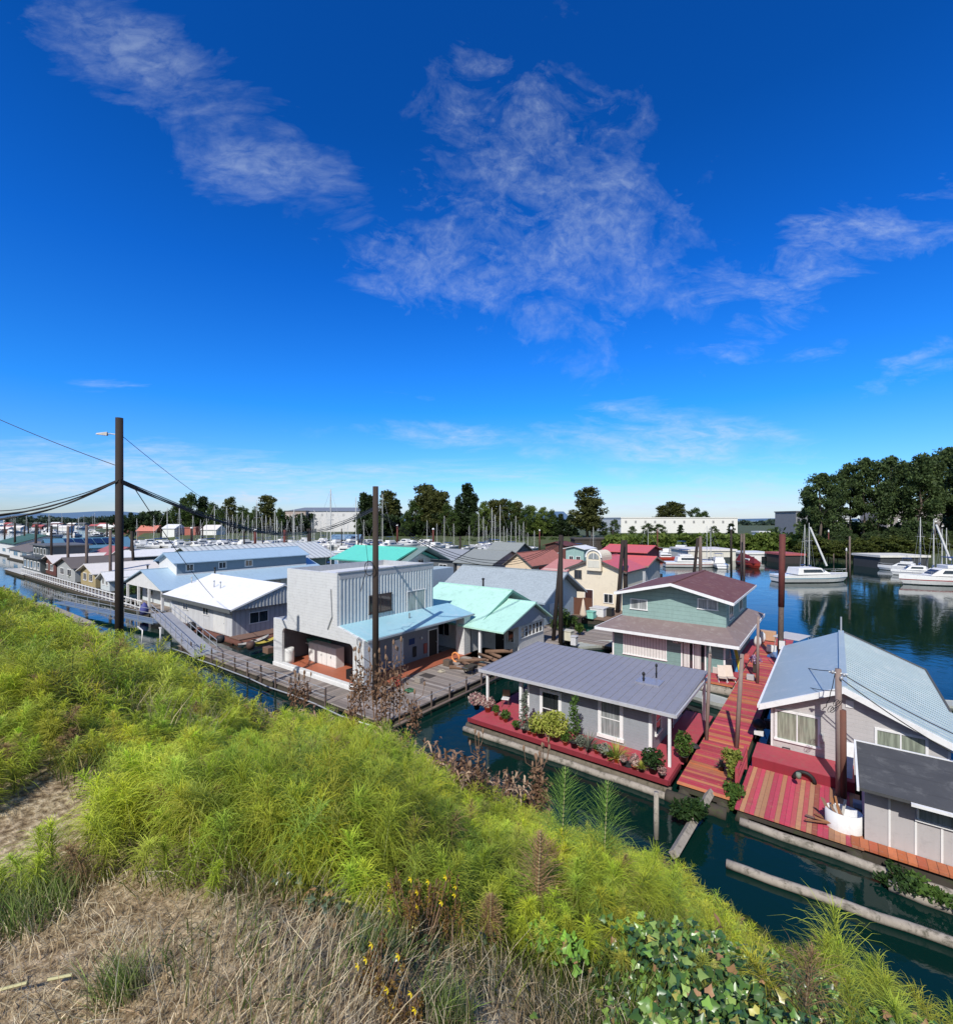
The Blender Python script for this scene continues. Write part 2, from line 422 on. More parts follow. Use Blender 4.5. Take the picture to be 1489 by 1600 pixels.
def potplant(px, py, deckz, hgt, rad, mat, pot, label, kind='bush', potr=.17, poth=.28, seed=0, name='potted_plant', cat='potted plant'):
    u, v = PZ(px, py, deckz); hgt *= 1.2; rad *= 1.25
    o = thing(name, (u, v, deckz), label, cat)
    m = MB(); m.lathe((u,v,deckz), [(potr*.7,0),(potr,poth*.9),(potr*1.08,poth*.9),(potr*1.08,poth),(potr*.9,poth),(potr*.85,poth-.04)], 14)
    m.build('pot', pot, o)
    if kind == 'bush':
        V, Q = blob_leaves((u,v,deckz+poth+hgt*.5), (rad,rad,hgt*.55), int(420*max(.6,rad*hgt*4)), .07, seed=seed)
    elif kind == 'tall':
        ps = []
        for k in range(9):
            t = k/8; ps.append(blob_leaves((u+.06*math.sin(k*2.1+seed),v+.06*math.cos(k*1.7),deckz+poth+hgt*(.1+.85*t)), (rad*(1.0-.6*t),rad*(1.0-.6*t),hgt*.09), 60, .07, seed=seed*10+k))
        V, Q = merge(ps)
    else: # spiky
        g = np.random.default_rng(seed); n = 90
        az = g.random(n)*6.28; el = .3+1.1*g.random(n); L = hgt*(.7+.5*g.random(n))
        d = np.stack([np.cos(az)*np.cos(el), np.sin(az)*np.cos(el), np.sin(el)],1)
        p0 = np.array([u,v,deckz+poth-.03])+0*d; p1 = p0+d*L[:,None]*.6; p2 = p0+d*L[:,None]; p2[:,2] -= L*.12
        s = np.cross(d, np.array([0,0,1.])); s /= np.linalg.norm(s,axis=1)[:,None]; s *= .012
        V = np.stack([p0-s,p0+s,p1-s*1.2,p1+s*1.2,p2-s*.2,p2+s*.2],1).reshape(-1,3)
        b = np.arange(n)[:,None]*6; Q = np.concatenate([b+np.array([0,1,3,2]), b+np.array([2,3,5,4])])
    np_mesh('foliage', V, Q, mat, org=(u,v,deckz), parent=o)
    st = MB(); st.tube([(u,v,deckz+poth-.08),(u+.02,v,deckz+poth+hgt*.5)], .015, 5); st.build('stem', MATS['stem_brown'], o)
    return o
surf('stem_brown', (.13,.085,.045), .9, .3, .2)
L_BUSH = leafmat('pot_leaf_green', (.045,.10,.02), (.11,.19,.035), noise_dark=False)
L_YEL = leafmat('pot_leaf_yellow', (.30,.36,.05), (.5,.5,.12), noise_dark=False)
L_GREY = leafmat('pot_leaf_grey', (.14,.17,.13), (.3,.32,.25), noise_dark=False)
L_DK = leafmat('pot_leaf_dark', (.015,.04,.012), (.05,.1,.025), noise_dark=False)
L_FLOW = leafmat('pot_leaf_flower', (.35,.12,.14), (.7,.6,.5), noise_dark=False)

# ================================================================ A: purple roofed cottage
A = thing('floating_cottage', (-10.8, 25, 0), 'single storey grey floating cottage with a flat pitched purple grey metal roof and red deck', 'floating home')
SID_A = surf('cottage_grey_siding', (.33,.36,.39), .6, .12, .2, pat='lap', pw=.13, line=.6)
PURP = surf('purple_roof', (.26,.26,.295), .55, .12, .12, .5, pat='seam', pw=.42, ax='x', line=.9, bump=.25)
wf = 22.6
MBx = gable_body(-13.5, -6.85, wf, 28.0, .6, 2.86, 2.95, 'v'); WA = MBx.build('wall', SID_A, A)
rf = MB(); rf.slab([(-16.25,21.85,3.0),(-5.6,21.85,3.0),(-5.6,28.5,3.2),(-16.25,28.5,3.2)], .1)
for i in range(26):
    x = -16.2+i*.42
    rf.hull8([(x,21.86,2.99),(x+.03,21.86,2.99),(x+.03,28.49,3.19),(x,28.49,3.19),(x,21.86,3.025),(x+.03,21.86,3.025),(x+.03,28.49,3.225),(x,28.49,3.225)])
RA = rf.build('roof', PURP, A)
sk = MB(); sk.box(-8.3,-7.1,24.6,25.6,3.05,3.16); sk.build('skylight', surf('skylight_panel', (.26,.27,.33), .25, .1, .1), RA)
chimney(RA, -7.95, 24.9, 3.1, 3.5, .05, name='vent_pipe'); chimney(RA, -7.6, 25.9, 3.1, 3.75, .04, name='vent_pipe')
tr = MB(); tr.box(-16.27,-5.58,21.76,21.845,2.84,2.985); tr.box(-5.595,-5.52,21.76,28.5,2.86,2.99); tr.build('gutter', surf('grey_gutter', (.5,.5,.52), .5), A)
deck(A, REDP, -16.05, -5.6, 20.65, 22.6, .6); deck(A, REDP, -16.05, -13.5, 22.6, 28.2, .597); deck(A, REDP, -6.85, -5.45, 22.6, 29, .597)
fl = MB(); fl.box(-15.9, -5.8, 20.9, 28.6, -.3, .5)
fl.tube([(-16.3,20.8,.12),(-5.5,20.8,.12)], .2, 8); fl.build('float', LOG2, A)
rim = MB(); rim.box(-16.1,-5.55,20.55,20.645,.46,.64); rim.box(-5.6,-5.5,20.645,22.4,.46,.63); rim.build('deck_rim', surf('dark_red_rim', (.22,.02,.03), .8, .3, .4), A)
for px, vv in ((1046, 21.93), (762, 22.0)):
    post(A, uat(px, vv), vv, .6, 2.9, .06)
post(A, -13.75, 22.3, .6, 2.9, .08); post(A, -5.75, 28.2, .3, 3.05, .07)
for a, b, zb, zt in ((845, 876, 1138, 1082), (936, 972, 1154, 1096)):
    ua, ub = uat(a, wf)+.12, uat(b, wf)-.12; u_ = (ua+ub)/2
    window(A, WA, '-v', wf, ua, ub, zat(zb, u_, wf)+.15, zat(zt, u_, wf)-.05, n=1, fw=.17, bars=1, g=G_DARK if a<900 else G_CURT)
cb = MB(); cb.box(-6.98,-6.82, wf-.03, wf-.002, .6, 2.86); cb.build('corner_board', TRIM, A); cb = MB(); cb.box(-13.52,-13.4, wf-.03, wf-.002, .6,2.86); cb.build('corner_board', TRIM, A)
window(A, WA, '+u', -6.85, 23.2, 24.0, 1.3, 2.4, n=1, bars=1)
door(A, '+u', -6.85, 25.2, 26.1, .6, 2.6, surf('maroon_door', (.12,.03,.04), .5))
window(A, WA, '+u', -6.85, 26.7, 27.6, 1.3, 2.4, n=2)
ac = MB(); ac.box(-6.84,-6.4, 26.2,26.2+.45,1.0,1.4)
mat_ = MB(); mat_.box(-6.3,-5.8,24.4,25.2,.6,.64); single('door_mat', mat_, surf('tan_mat', (.4,.33,.2), .95), (-6.05,24.8,.6), 'tan mat lying on the red side deck of the purple roofed cottage', 'mat')

pots = [
 (745,1108,.5,.42,L_FLOW,POTB,'pot of pink and cream flowers at the far left end of the red deck','bush'),
 (762,1112,.45,.35,L_FLOW,TERRA,'terracotta pot of pale flowers second from the left end of the red deck','bush'),
 (790,1128,.35,.22,L_BUSH,TERRA,'small leafy plant in a square orange pot beside the white porch post','bush'),
 (807,1140,.2,.2,L_BUSH,POTB,'low plant in a wide black pot at the foot of the white porch post','bush'),
 (845,1152,.75,.5,L_YEL,POTB,'yellow green leafy bush in a black pot under the left window','bush'),
 (868,1158,.95,.55,L_YEL,POTB,'largest yellow leaved bush on the red deck in a black pot','bush'),
 (897,1168,1.75,.36,L_BUSH,POTB,'tallest potted plant on the red deck, a narrow green climber reaching the eave','tall'),
 (819,1145,1.6,.3,L_GREY,POTB,'tall thin grey green climber beside the left window','tall'),
 (919,1175,.75,.3,L_GREY,POTB,'grey lavender in a black pot left of the right window','spiky'),
 (932,1177,.15,.1,L_BUSH,TERRA,'tiny plant in a small clay pot between the lavender and the grey bush','bush'),
 (944,1184,.35,.28,L_GREY,POTB,'low round silvery bush in a black bowl under the right window','bush'),
 (963,1191,.75,.25,L_YEL,surf('yellow_pot',(.75,.42,.08),.6),'upright grassy plant in a bright yellow orange pot','spiky'),
 (991,1203,.4,.16,L_FLOW,TERRA,'small red leaved plant in a clay pot right of the yellow pot','bush'),
 (1020,1208,.6,.42,L_DK,POTB,'broad dark green shrub at the right end of the red deck','bush'),
 (1068,1190,.85,.34,L_BUSH,POTB,'green bush in a black pot standing by the corner post of the cottage','bush'),
 (1127,1203,.3,.22,L_GREY,POTB,'spiky purple succulent in a dark bowl at the end of the red walkway','spiky'),
]
extra = [(775,1118,.3,.16,'BUSH','leafy herb between the two flower pots at the left end'),(783,1124,.2,.12,'FLOW','small pink flower beside the square orange pot'),(827,1147,.35,.18,'GREY','grey leaved plant at the foot of the thin climber'),(835,1150,.25,.16,'BUSH','low green plant left of the yellow leaved bushes'),(857,1157,.2,.12,'FLOW','tiny rose plant between the two yellow leaved bushes'),(883,1164,.35,.18,'BUSH','green plant right of the largest yellow bush'),(907,1172,.4,.2,'GREY','silvery plant at the foot of the tallest potted plant'),(953,1189,.2,.12,'BUSH','tiny green plant left of the bright yellow pot'),(974,1196,.2,.12,'FLOW','tiny pink plant right of the bright yellow pot'),(1002,1207,.3,.16,'YEL','small lime plant left of the dark green shrub'),(1034,1216,.25,.15,'FLOW','small reddish plant at the right corner of the red deck')]
for _x in extra: pots.append((_x[0],_x[1],_x[2],_x[3],{'BUSH':L_BUSH,'FLOW':L_FLOW,'GREY':L_GREY,'YEL':L_YEL}[_x[4]],(POTB,TERRA)[int(_x[0])%2],_x[5],('bush','spiky')[int(_x[0])%3==0]))
for i, (px, py, hg, rd, lm, pm, lb, kd) in enumerate(pots):
    potplant(px, py, .6, hg, rd, lm, pm, lb, kd, seed=i+3, potr=.2 if rd>.3 else .13, poth=.3 if rd>.3 else .2)
pl = MB(); pu, pv = PZ(982, 1196, .6); pl.lathe((pu,pv,.6), [(.2,0),(.3,.06),(.28,.06),(.1,.03)], 14)
single('dish', pl, POTB, (pu,pv,.6), 'flat dark empty dish on the red deck near the dark shrub', 'dish')
# chair with a white seat
def chair(px, py, z, mat, seatm, label, rot=0):
    u, v = PZ(px, py, z); o = thing('chair', (u,v,z), label, 'chair')
    s = MB(); s.box(u-.22,u+.22,v-.22,v+.22,z+.42,z+.47); s.build('seat', seatm, o, bevel=.01)
    b = MB(); b.box(u-.22,u+.22,v+.2,v+.235,z+.5,z+.88); b.build('backrest', mat, o, bevel=.01)
    for a in (-.2,.2):
        for c in (-.2,.21):
            l = MB(); l.tube([(u+a,v+c,z),(u+a,v+c,z+.42 if c<0 else z+.86)], .014, 6); l.build('leg', mat, o)
    o.rotation_euler.z += rot
    return o
chair(790, 1103, .6, surf('wicker_brown', (.16,.1,.06), .8), W_, 'small brown chair with a white seat on the red porch deck', .4)

# ================================================================ B: corrugated two storey boathouse home
B = thing('floating_house', (-24, 20, 0), 'two storey grey floating house with ribbed metal side wall and light blue porch roof', 'floating home')
v0 = 19.9; u1 = -23.95; ul = -34.5; vb = 29.4
ulo = uat(449, v0); uro = uat(527, v0)
SID_B = surf('pale_grey_lap', (.68,.69,.69), .55, .08, .12, pat='lap', pw=.2, line=.6)
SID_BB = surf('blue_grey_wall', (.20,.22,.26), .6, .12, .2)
BLUER = surf('light_blue_roof', (.33,.57,.64), .4, .12, .2, .5, spots=((.5,.62,.66), .5, .6))
CORR = surf('blue_grey_ribbed', (.54,.58,.60), .42, .1, .15, metal=.1)
zlow = zat(1002, u1, v0); ztl = zat(888, ulo, v0); ztr = zat(896, uro, v0); zbl = zat(979, uro, v0)
print('B', ulo, uro, zlow, ztl, ztr, zbl)
ztop = (ztl+ztr)/2
# front wall panel with the large opening
oa, ob = uat(441, v0), uat(552, v0)
ot = zat(1007, ob, v0)-.02; obm = .75
fw = MB()
th = .18
fw.box(ul, oa, v0, v0+th, .35, ot); fw.box(ob, u1, v0, v0+th, .35, ot)
fw.box(oa, ob, v0, v0+th, .35, obm)
zl = zat(965, ul, v0)
fw.prism([(ul,ot),(u1,ot),(u1,zlow),(uro,zbl),(uro,ztr),(ulo,ztl),(ulo,zl),(ul,zl)], 'v', v0, v0+th)
# rounded opening corners
for (cu, cs) in ((oa, 1), (ob, -1)):
    pts = [(cu, ot)]+[(cu+cs*(.45-.45*math.sin(a)), ot-.45+.45*math.cos(a)) for a in [k*math.pi/12 for k in range(7)]]
    fw.prism(pts, 'v', v0+.01, v0+th-.01)
WB = fw.build('front_wall', SID_B, B)
dr = MB(); dr.box(ul-.03, u1+.03, v0-.05, v0-.003, .3, .62); dr.box(ob+.02,ob+.12,v0-.03,v0-.003,.62,ot-.4); dr.build('white_skirting', TRIM, B)
# upper volume
up = MB(); up.box(ulo, uro, v0+th+.002, vb, zbl-.3, ztop-.45); up.build('upper_wall', SID_B, B)
par = MB()
zc0 = ztr-.02
par.box(uro-.12, uro-.001, v0+th+.004, vb, ztop-.46, zc0); par.box(ulo, ulo+.12, v0+th+.004, vb, ztop-.46, zc0); par.box(ulo+.12, uro-.12, vb-.12, vb, ztop-.46, zc0)
par.box(uro-.15, uro+.10, v0+.02, vb+.02, zc0+.002, zc0+.09)
par.box(uro+.001, uro+.05, v0+th, vb, zc0-.42, zc0)
par.build('parapet', surf('grey_flashing', (.42,.43,.45), .5, .1, .3), B)
rr = MB()
nr = int((vb-v0-th)/.30)
y = v0+th+.02
zb_far = zbl-.05
while y < vb-.1:
    rr.hull8([(uro+.0015,y,zbl-.02),(uro+.055,y+.03,zbl-.02),(uro+.055,y+.13,zbl-.02),(uro+.0015,y+.16,zbl-.02),(uro+.0015,y,zc0-.43),(uro+.055,y+.03,zc0-.43),(uro+.055,y+.13,zc0-.43),(uro+.0015,y+.16,zc0-.43)])
    y += .30
sd = MB(); sd.box(uro, uro+.012, v0+th+.003, vb, zbl-.05, zc0-.42)
sd.v += []; 
side = sd.build('side_wall', CORR, B); rr.build('rib', CORR, side)
va, vb_ = vat(577, uro), vat(610, uro)
window(B, side, '+u', uro+.05, va, vb_, zat(960, uro, va)+.05, zat(932, uro, va), n=2, g=G_DARK, fr=surf('dark_bronze', (.05,.04,.035), .4))
va, vb_ = vat(636, uro), vat(663, uro)
window(B, side, '+u', uro+.05, va, vb_, zat(957, uro, va)+.05, zat(925, uro, va), n=2, g=G_CURT)
# blue porch roof
bl = MB(); bl.slab([(uro+.02,v0+.19,zbl+.05),(u1+.1,v0+.19,zlow+.03),(u1+.1,31.3,zlow-.02),(uro+.02,31.3,zbl)], .12)
RB = bl.build('roof', BLUER, B)
gt = MB(); gt.box(u1+.1,u1+.2,v0+.2,31.3,zlow-.14,zlow-.02); gt.build('gutter', surf('gutter_grey', (.3,.33,.36), .5), RB)
vvv = MB(); vvv.box(-26.1,-25.95,23.8,28.2,zlow+.30,zlow+.42)
rb2 = MB(); rb2.slab([(ul,v0+.19,zl-.02),(ulo,v0+.19,zl-.02),(ulo,vb,zl-.02),(ul,vb,zl-.02)], .1); rb2.build('lean_to_roof', surf('grey_felt', (.33,.34,.35), .8), B)
pv = MB(); pv.tube([(-25.5,25.5,zlow+.2),(-25.5,25.5,zlow+.75)], .04, 6); pv.build('vent_pipe', PILE_W, RB)
# lower back wall, side piers, ceiling
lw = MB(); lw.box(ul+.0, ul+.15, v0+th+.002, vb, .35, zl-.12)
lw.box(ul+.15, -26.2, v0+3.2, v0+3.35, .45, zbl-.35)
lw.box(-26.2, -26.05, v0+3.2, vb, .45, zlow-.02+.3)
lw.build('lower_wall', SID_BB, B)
pier = MB(); pier.box(u1-.9, u1-.002, v0+th+.002, v0+.95, .35, zlow-.13); pier.build('corner_pier', SID_B, B)
pier = MB(); pier.box(u1-.9, u1-.05, 30.2, 31.0, .35, zlow-.2); pier.build('corner_pier', SID_B, B)
fl = MB(); fl.box(ul+.16, u1-.02, v0+th+.003, v0+3.19, .4, .56); fl.box(-26.04, u1-.02, v0+3.19, 31.1, .4, .56); fl.build('deck', ORANGE_FLOOR, B)
boxp(B, 'float', DKWOOD, ul-.02, u1+.02, v0+.03, 31.2, -.3, .29)
boxp(B, 'step_board', surf('grey_step', (.33,.31,.29), .9), u1+.03, u1+.4, 22, 30, .3, .42)
door(B, '+u', -26.05, 24.3, 25.3, .56, 2.5, W_); door(B, '+u', -26.05, 28.2, 29.2, .56, 2.6, BLK)
lamp = MB(); lamp.lathe((-25.95, 27.3, 2.2), [(.02,-.1),(.1,0),(.02,.12)], 10); lamp.build('wall_lamp', W_, B)
sg = MB(); sg.box(-26.045,-26.02,26.0,26.6,1.9,2.35); sg.build('sign_panel', NAVY, B)
for q, yy in enumerate((26.4, 27.6)):
    m = MB(); m.box(-26.04,-25.95,yy,yy+.35,.9,1.7)
    single('life_vest', m, surf('vest_%d' % q, ((.03,.03,.03),(.35,.1,.08))[q], .8), (-26,yy,.9), ('black', 'faded red')[q]+' life vest hanging on the porch wall under the blue roof', 'life vest', bevel=.03)
# cabinets and barrel on the porch
for q in range(3):
    ca = uat(483, v0+1.9)+q*1.15
    o = thing('storage_cabinet', (ca+.5, v0+2.2, .56), ('leftmost','middle','rightmost')[q]+' white storage cabinet on the orange porch floor', 'cabinet')
    boxp(o, 'body', W_, ca, ca+1.12, v0+1.9, v0+2.6, .56, 2.0)
    d = boxp(o, 'door', TRIM, ca+.03, ca+.55, v0+1.87, v0+1.897, .62, 1.95); boxp(o, 'door', TRIM, ca+.57, ca+1.09, v0+1.87, v0+1.897, .62, 1.95)
    boxp(d, 'handle', BLK, ca+.49, ca+.52, v0+1.84, v0+1.868, 1.2, 1.35)
bu, bv = uat(452, v0+.6), v0+.6
br_ = MB(); br_.lathe((bu,bv,.56), [(.36,0),(.38,.3),(.38,.9),(.36,1.15),(.34,1.15)], 18)
single('barrel', br_, W_, (bu,bv,.56), 'tall white barrel at the left end of the orange porch floor', 'barrel')
m = MB(); m.box(-26.9,-26.4,v0+.9,v0+1.5,.56,1.2); m.tube([(-26.7,v0+1.2,1.2),(-26.3,v0+1.2,1.5),(-26.1,v0+1.4,1.3)], .04, 6)
single('barbecue', m, BLK, (-26.6,v0+1.2,.56), 'black barbecue at the right end of the orange porch', 'barbecue', bevel=.03)
m = MB(); m.hull8([(-33.6,v0+3.4,.1),(-31.6,v0+3.4,.1),(-31.2,v0+7,.1),(-34,v0+7,.1),(-34,v0+3.3,.9),(-31.4,v0+3.3,.9),(-31,v0+7.2,.9),(-34.2,v0+7.2,.9)])
for q, (py_, mm) in enumerate(((0, surf('teal_fibreglass',(.12,.5,.42),.3)),)):
    mm2 = MB(); a = -33.9
    mm2.hull8([(a,v0+2.6,1.35),(a+2.2,v0+2.6,1.35),(a+2.2,v0+3.1,1.35),(a,v0+3.1,1.35),(a-.1,v0+2.5,1.95),(a+2.3,v0+2.5,1.95),(a+2.3,v0+3.15,1.95),(a-.1,v0+3.15,1.95)])
    bo = thing('dinghy', (a,v0+2.6,.6), 'small teal and white dinghy stored on the porch behind the white barrel', 'dinghy')
    mm2.build('hull', mm, bo); boxp(bo, 'rubbing_strake', TRIM, a-.15, a+2.33, v0+2.45, v0+3.17, 1.55, 1.62); boxp(bo, 'cradle', W_, a+.2, a+2, v0+2.65, v0+3.05, .57, 1.34)
# rolled hose on front corner
hs = MB(); hp = [(uat(563,v0)+.22*math.cos(t*.5)*(1-.01*t), v0-.06-.004*t, zat(975,-26.2,v0)-.9+.3*math.sin(t*.5)) for t in range(30)]
hs.tube(hp, .018, 5); hs.tube([(uat(518,v0),v0-.05,ztr-1.1),(uat(520,v0),v0-.06,zbl+.6),(uat(513,v0),v0-.05,zbl-.3)], .045, 6); 
single('coiled_cable', hs, GALV, (uat(520,v0),v0,zbl), 'coiled grey cable and conduit fixed on the pale front wall', 'cable')

# ================================================================ C: mint roofed cottage
MINT = surf('mint_roof', (.46,.74,.62), .45, .1, .15, .5, spots=((.25,.45,.36), .5, .8))
C_ = thing('floating_cottage', (-22, 33, 0), 'white floating cottage with pale mint green gable roof and lower front gable', 'floating home')
WHC = surf('white_clapboard', (.74,.74,.73), .55, .08, .15, pat='lap', pw=.14, line=.75)
cm = gable_body(-31, -24.2, 31.4, 40.0, .5, 2.9, 5.0, 'u').build('wall', WHC, C_)
gable_roof(-31.5, -22.9, 30.4, 41.0, 2.95, 5.25, 'u', .14).build('roof', MINT, C_)
verge(C_, -31.5, -22.9, 30.4, 41.0, 2.95, 5.25, 'u', surf('mint_trim', (.16,.38,.30), .5), .2)
gable_body(-24.19, -20.7, 33.2, 37.4, .5, 2.9, 4.0, 'u').build('gable_wall', WHC, C_)
gable_roof(-24.6, -20.1, 30.05, 37.9, 2.95, 4.55, 'u', .12, apex=35.0).build('porch_roof', MINT, C_)
gw = MB(); gw.prism([(30.4,2.85),(37.6,2.85),(35,4.3)], 'u', -20.6, -20.45); gw.build('gable_board', surf('gable_grey_blue', (.3,.34,.4), .6), C_)
post(C_, uat(750,30.4), 30.4, .5, 2.85, .09)
va0, vb0 = 33.4, 37.2
wz = 1.75
for k in range(6):
    a = va0+.15+k*.6
    window(C_, cm, '+u', -20.7, a, a+.42, wz, 2.6, n=1, fw=.05, bars=1)
door(C_, '-v', 33.2, -23.0, -22.1, .5, 2.5, BLK); window(C_, cm, '-v', 33.2, -21.8+.1, -21.2, 1.4, 2.3, n=1)
window(C_, cm, '-v', 31.4, -27.8, -26.6, 1.5, 2.5, n=2); 
deck(C_, PLANK_G, -31, -20, 30.2, 33.2, .5); floatbase(C_, -31, -19.9, 30.1, 41, .44, logs=False)
chimney(C_, uat(755,36.2), 36.2, 4.9, zat(905,uat(755,36.2),36.2), .09)

# ================================================================ D2: blue grey shingle roof behind
D2 = thing('floating_house', (-28, 45, 0), 'low pale blue floating house with a grey blue shingle roof behind the mint cottage', 'floating home')
SHG = surf('grey_blue_shingle', (.40,.46,.49), .85, .15, .25, .8, pat='shingle', pw=.5)
LBL = surf('pale_blue_lap', (.42,.52,.60), .6, .08, .1, pat='lap', pw=.2, line=.75)
gable_body(-37, -24.2, 43.4, 51.6, .5, 3.2, 5.6, 'u').build('wall', LBL, D2)
gable_roof(-38, -23.4, 42.4, 52.6, 3.1, 5.75, 'u', .14).build('roof', SHG, D2)
verge(D2, -38, -23.4, 42.4, 52.6, 3.1, 5.75, 'u', surf('blue_grey_trim', (.3,.36,.42), .5), .2)
window(D2, None, '-v', 43.4, -26.2, -25.2, 1.5, 2.5); floatbase(D2, -37.5, -23.6, 42.8, 52, .5, logs=False); door(D2, '+u', -24.2, 45, 46, .5, 2.5, W_)
for k in range(6):
    pass
fn = thing('board_fence', (-22.5, 49, 0), 'brown vertical board fence beside the pale blue house', 'fence')
fu, fv = PZ(882, 958, .6); fu2, fv2 = PZ(925, 962, .6)
m = MB(); nfb = 14
for k in range(nfb):
    t0, t1 = k/nfb, (k+.93)/nfb
    m.hull8([(fu+(fu2-fu)*t, fv+(fv2-fv)*t+d, z) for z in (.5, 2.55+.04*math.sin(k*7)) for t, d in ((t0,0),(t1,0),(t1,.04),(t0,.04))])
m.build('boards', surf('brown_fence', (.13,.055,.035), .9, .3, .3), fn)
m = MB(); m.hull8([(fu+(fu2-fu)*t, fv+(fv2-fv)*t+d, z) for z in (2.2, 2.3) for t, d in ((0,.045),(1,.045),(1,.1),(0,.1))]); m.build('rail', DKWOOD, fn)

# ================================================================ E: green two storey with brown roof
E = thing('floating_house', (-10, 40, 0), 'two storey green clapboard floating house with dark red brown roof and white trim', 'floating home')
GRN = surf('green_clapboard', (.27,.40,.37), .7, .15, .25, pat='lap', pw=.32, line=.5)
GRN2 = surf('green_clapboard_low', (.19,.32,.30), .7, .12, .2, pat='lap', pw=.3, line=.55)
BRN = surf('red_brown_roof', (.16,.065,.06), .8, .25, .1, 1.0, pat='seam', pw=1.9, ax='x', line=1.0, spots=((.30,.2,.17), .5, .9))
BRN2 = surf('skirt_roof_brown', (.24,.18,.17), .8, .2, .2, spots=((.33,.29,.27), .6, .8))
lu0, lu1, lv0, lv1 = -14.35, -6.2, 37.2, 49.2
print('E lower', lu0, lu1)
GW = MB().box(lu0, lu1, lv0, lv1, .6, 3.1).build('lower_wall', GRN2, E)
uu0, uu1, uv0, uv1 = -14.1, -6.4, 38.7, 48.6
ze_ = 5.55; zr_ = 6.5; eap = -10.0
gable_body(uu0, uu1, uv0, uv1, 3.3, ze_, zr_-.05, 'v', apex=eap).build('upper_wall', GRN, E)
gable_roof(uu0-.25, uu1+.65, 37.6, 49.4, ze_+.08, zr_+.18, 'v', .14, apex=eap).build('roof', BRN, E)
verge(E, uu0-.25, uu1+.65, 37.6, 49.4, ze_+.08, zr_+.18, 'v', TRIM, .2, apex=eap)
s = MB(); zi = 3.62; zo = 2.98
o_ = (lu0-1.0, lu1+1.0, 36.1, 50.2); i_ = (uu0, uu1, uv0, uv1)
def P(i, k): return [(o_[0],o_[2],zo),(o_[1],o_[2],zo),(o_[1],o_[3],zo),(o_[0],o_[3],zo)][k] if i else [(i_[0],i_[2],zi),(i_[1],i_[2],zi),(i_[1],i_[3],zi),(i_[0],i_[3],zi)][k]
for k in range(4):
    s.slab([P(1,k),P(1,(k+1)%4),P(0,(k+1)%4),P(0,k)], .1)
s.build('skirt_roof', BRN2, E)
t_ = MB(); t_.box(o_[0]-.05,o_[1]+.05,o_[2]-.06,o_[2]-.003,zo-.2,zo+.01); t_.box(o_[1]+.003,o_[1]+.06,o_[2]-.06,o_[3],zo-.2,zo+.01); t_.box(o_[0]-.06,o_[0]-.003,o_[2]-.06,o_[3],zo-.2,zo+.01); t_.build('gutter', TRIM, E)
for a, b in ((986, 1010), (1091, 1120)):
    ua, ub = uat(a, uv0), uat(b, uv0); window(E, None, '-v', uv0, ua, ub, zat(950, ua, uv0)+.0, zat(936, ua, uv0), n=2, g=G_CURT)
ua, ub = uat(975, lv0), uat(1040, lv0); window(E, None, '-v', lv0, ua, ub, .95, 2.5, n=1, g=surf('white_curtain', (.65,.65,.62), .8, .1, .2, pat='rib', pw=.22, ax='x', line=.7))
ua, ub = uat(1065, lv0), uat(1102, lv0)
d = MB().box(ua, ub, lv0-.02, lv0-.002, .62, 2.7).build('sliding_door', G_DARK, E)
m = MB(); [m.box(x-.05, x+.05, lv0-.07, lv0-.021, .62, 2.7) for x in (ua, (ua+ub)/2, ub)]; m.box(ua-.05, ub+.05, lv0-.07, lv0-.021, 2.7, 2.8); m.build('frame', TRIM, d)
m = MB(); m.box(ua+.1, ua+.55, lv0-.03, lv0-.022, .7, 2.65); m.box((ua+ub)/2+.1, (ua+ub)/2+.5, lv0-.03, lv0-.022, .7, 2.65); m.build('curtain', MATS['white_curtain'], d)
[boxp(E, 'corner_board', TRIM, x-.06, x+.06, lv0-.03, lv0-.003, .6, 3.0) for x in (lu0+.06, lu1-.06)]
for k in range(4): window(E, None, '+u', lu1, 39+k*2.5, 40.2+k*2.5, 1.4, 2.6, n=1)
window(E, None, '+u', uu1, 40, 41.5, 4.0, 5.0, n=2); window(E, None, '+u', uu1, 44.5, 46, 4.0, 5.0, n=2)
deck(E, RED_V, lu0-.6, -5.4, 34.9, 37.2, .6); deck(E, REDP, lu1, -5.4, 37.2, 50, .597); floatbase(E, lu0-.7, -5.4, 34.8, 50, .53, LOG)
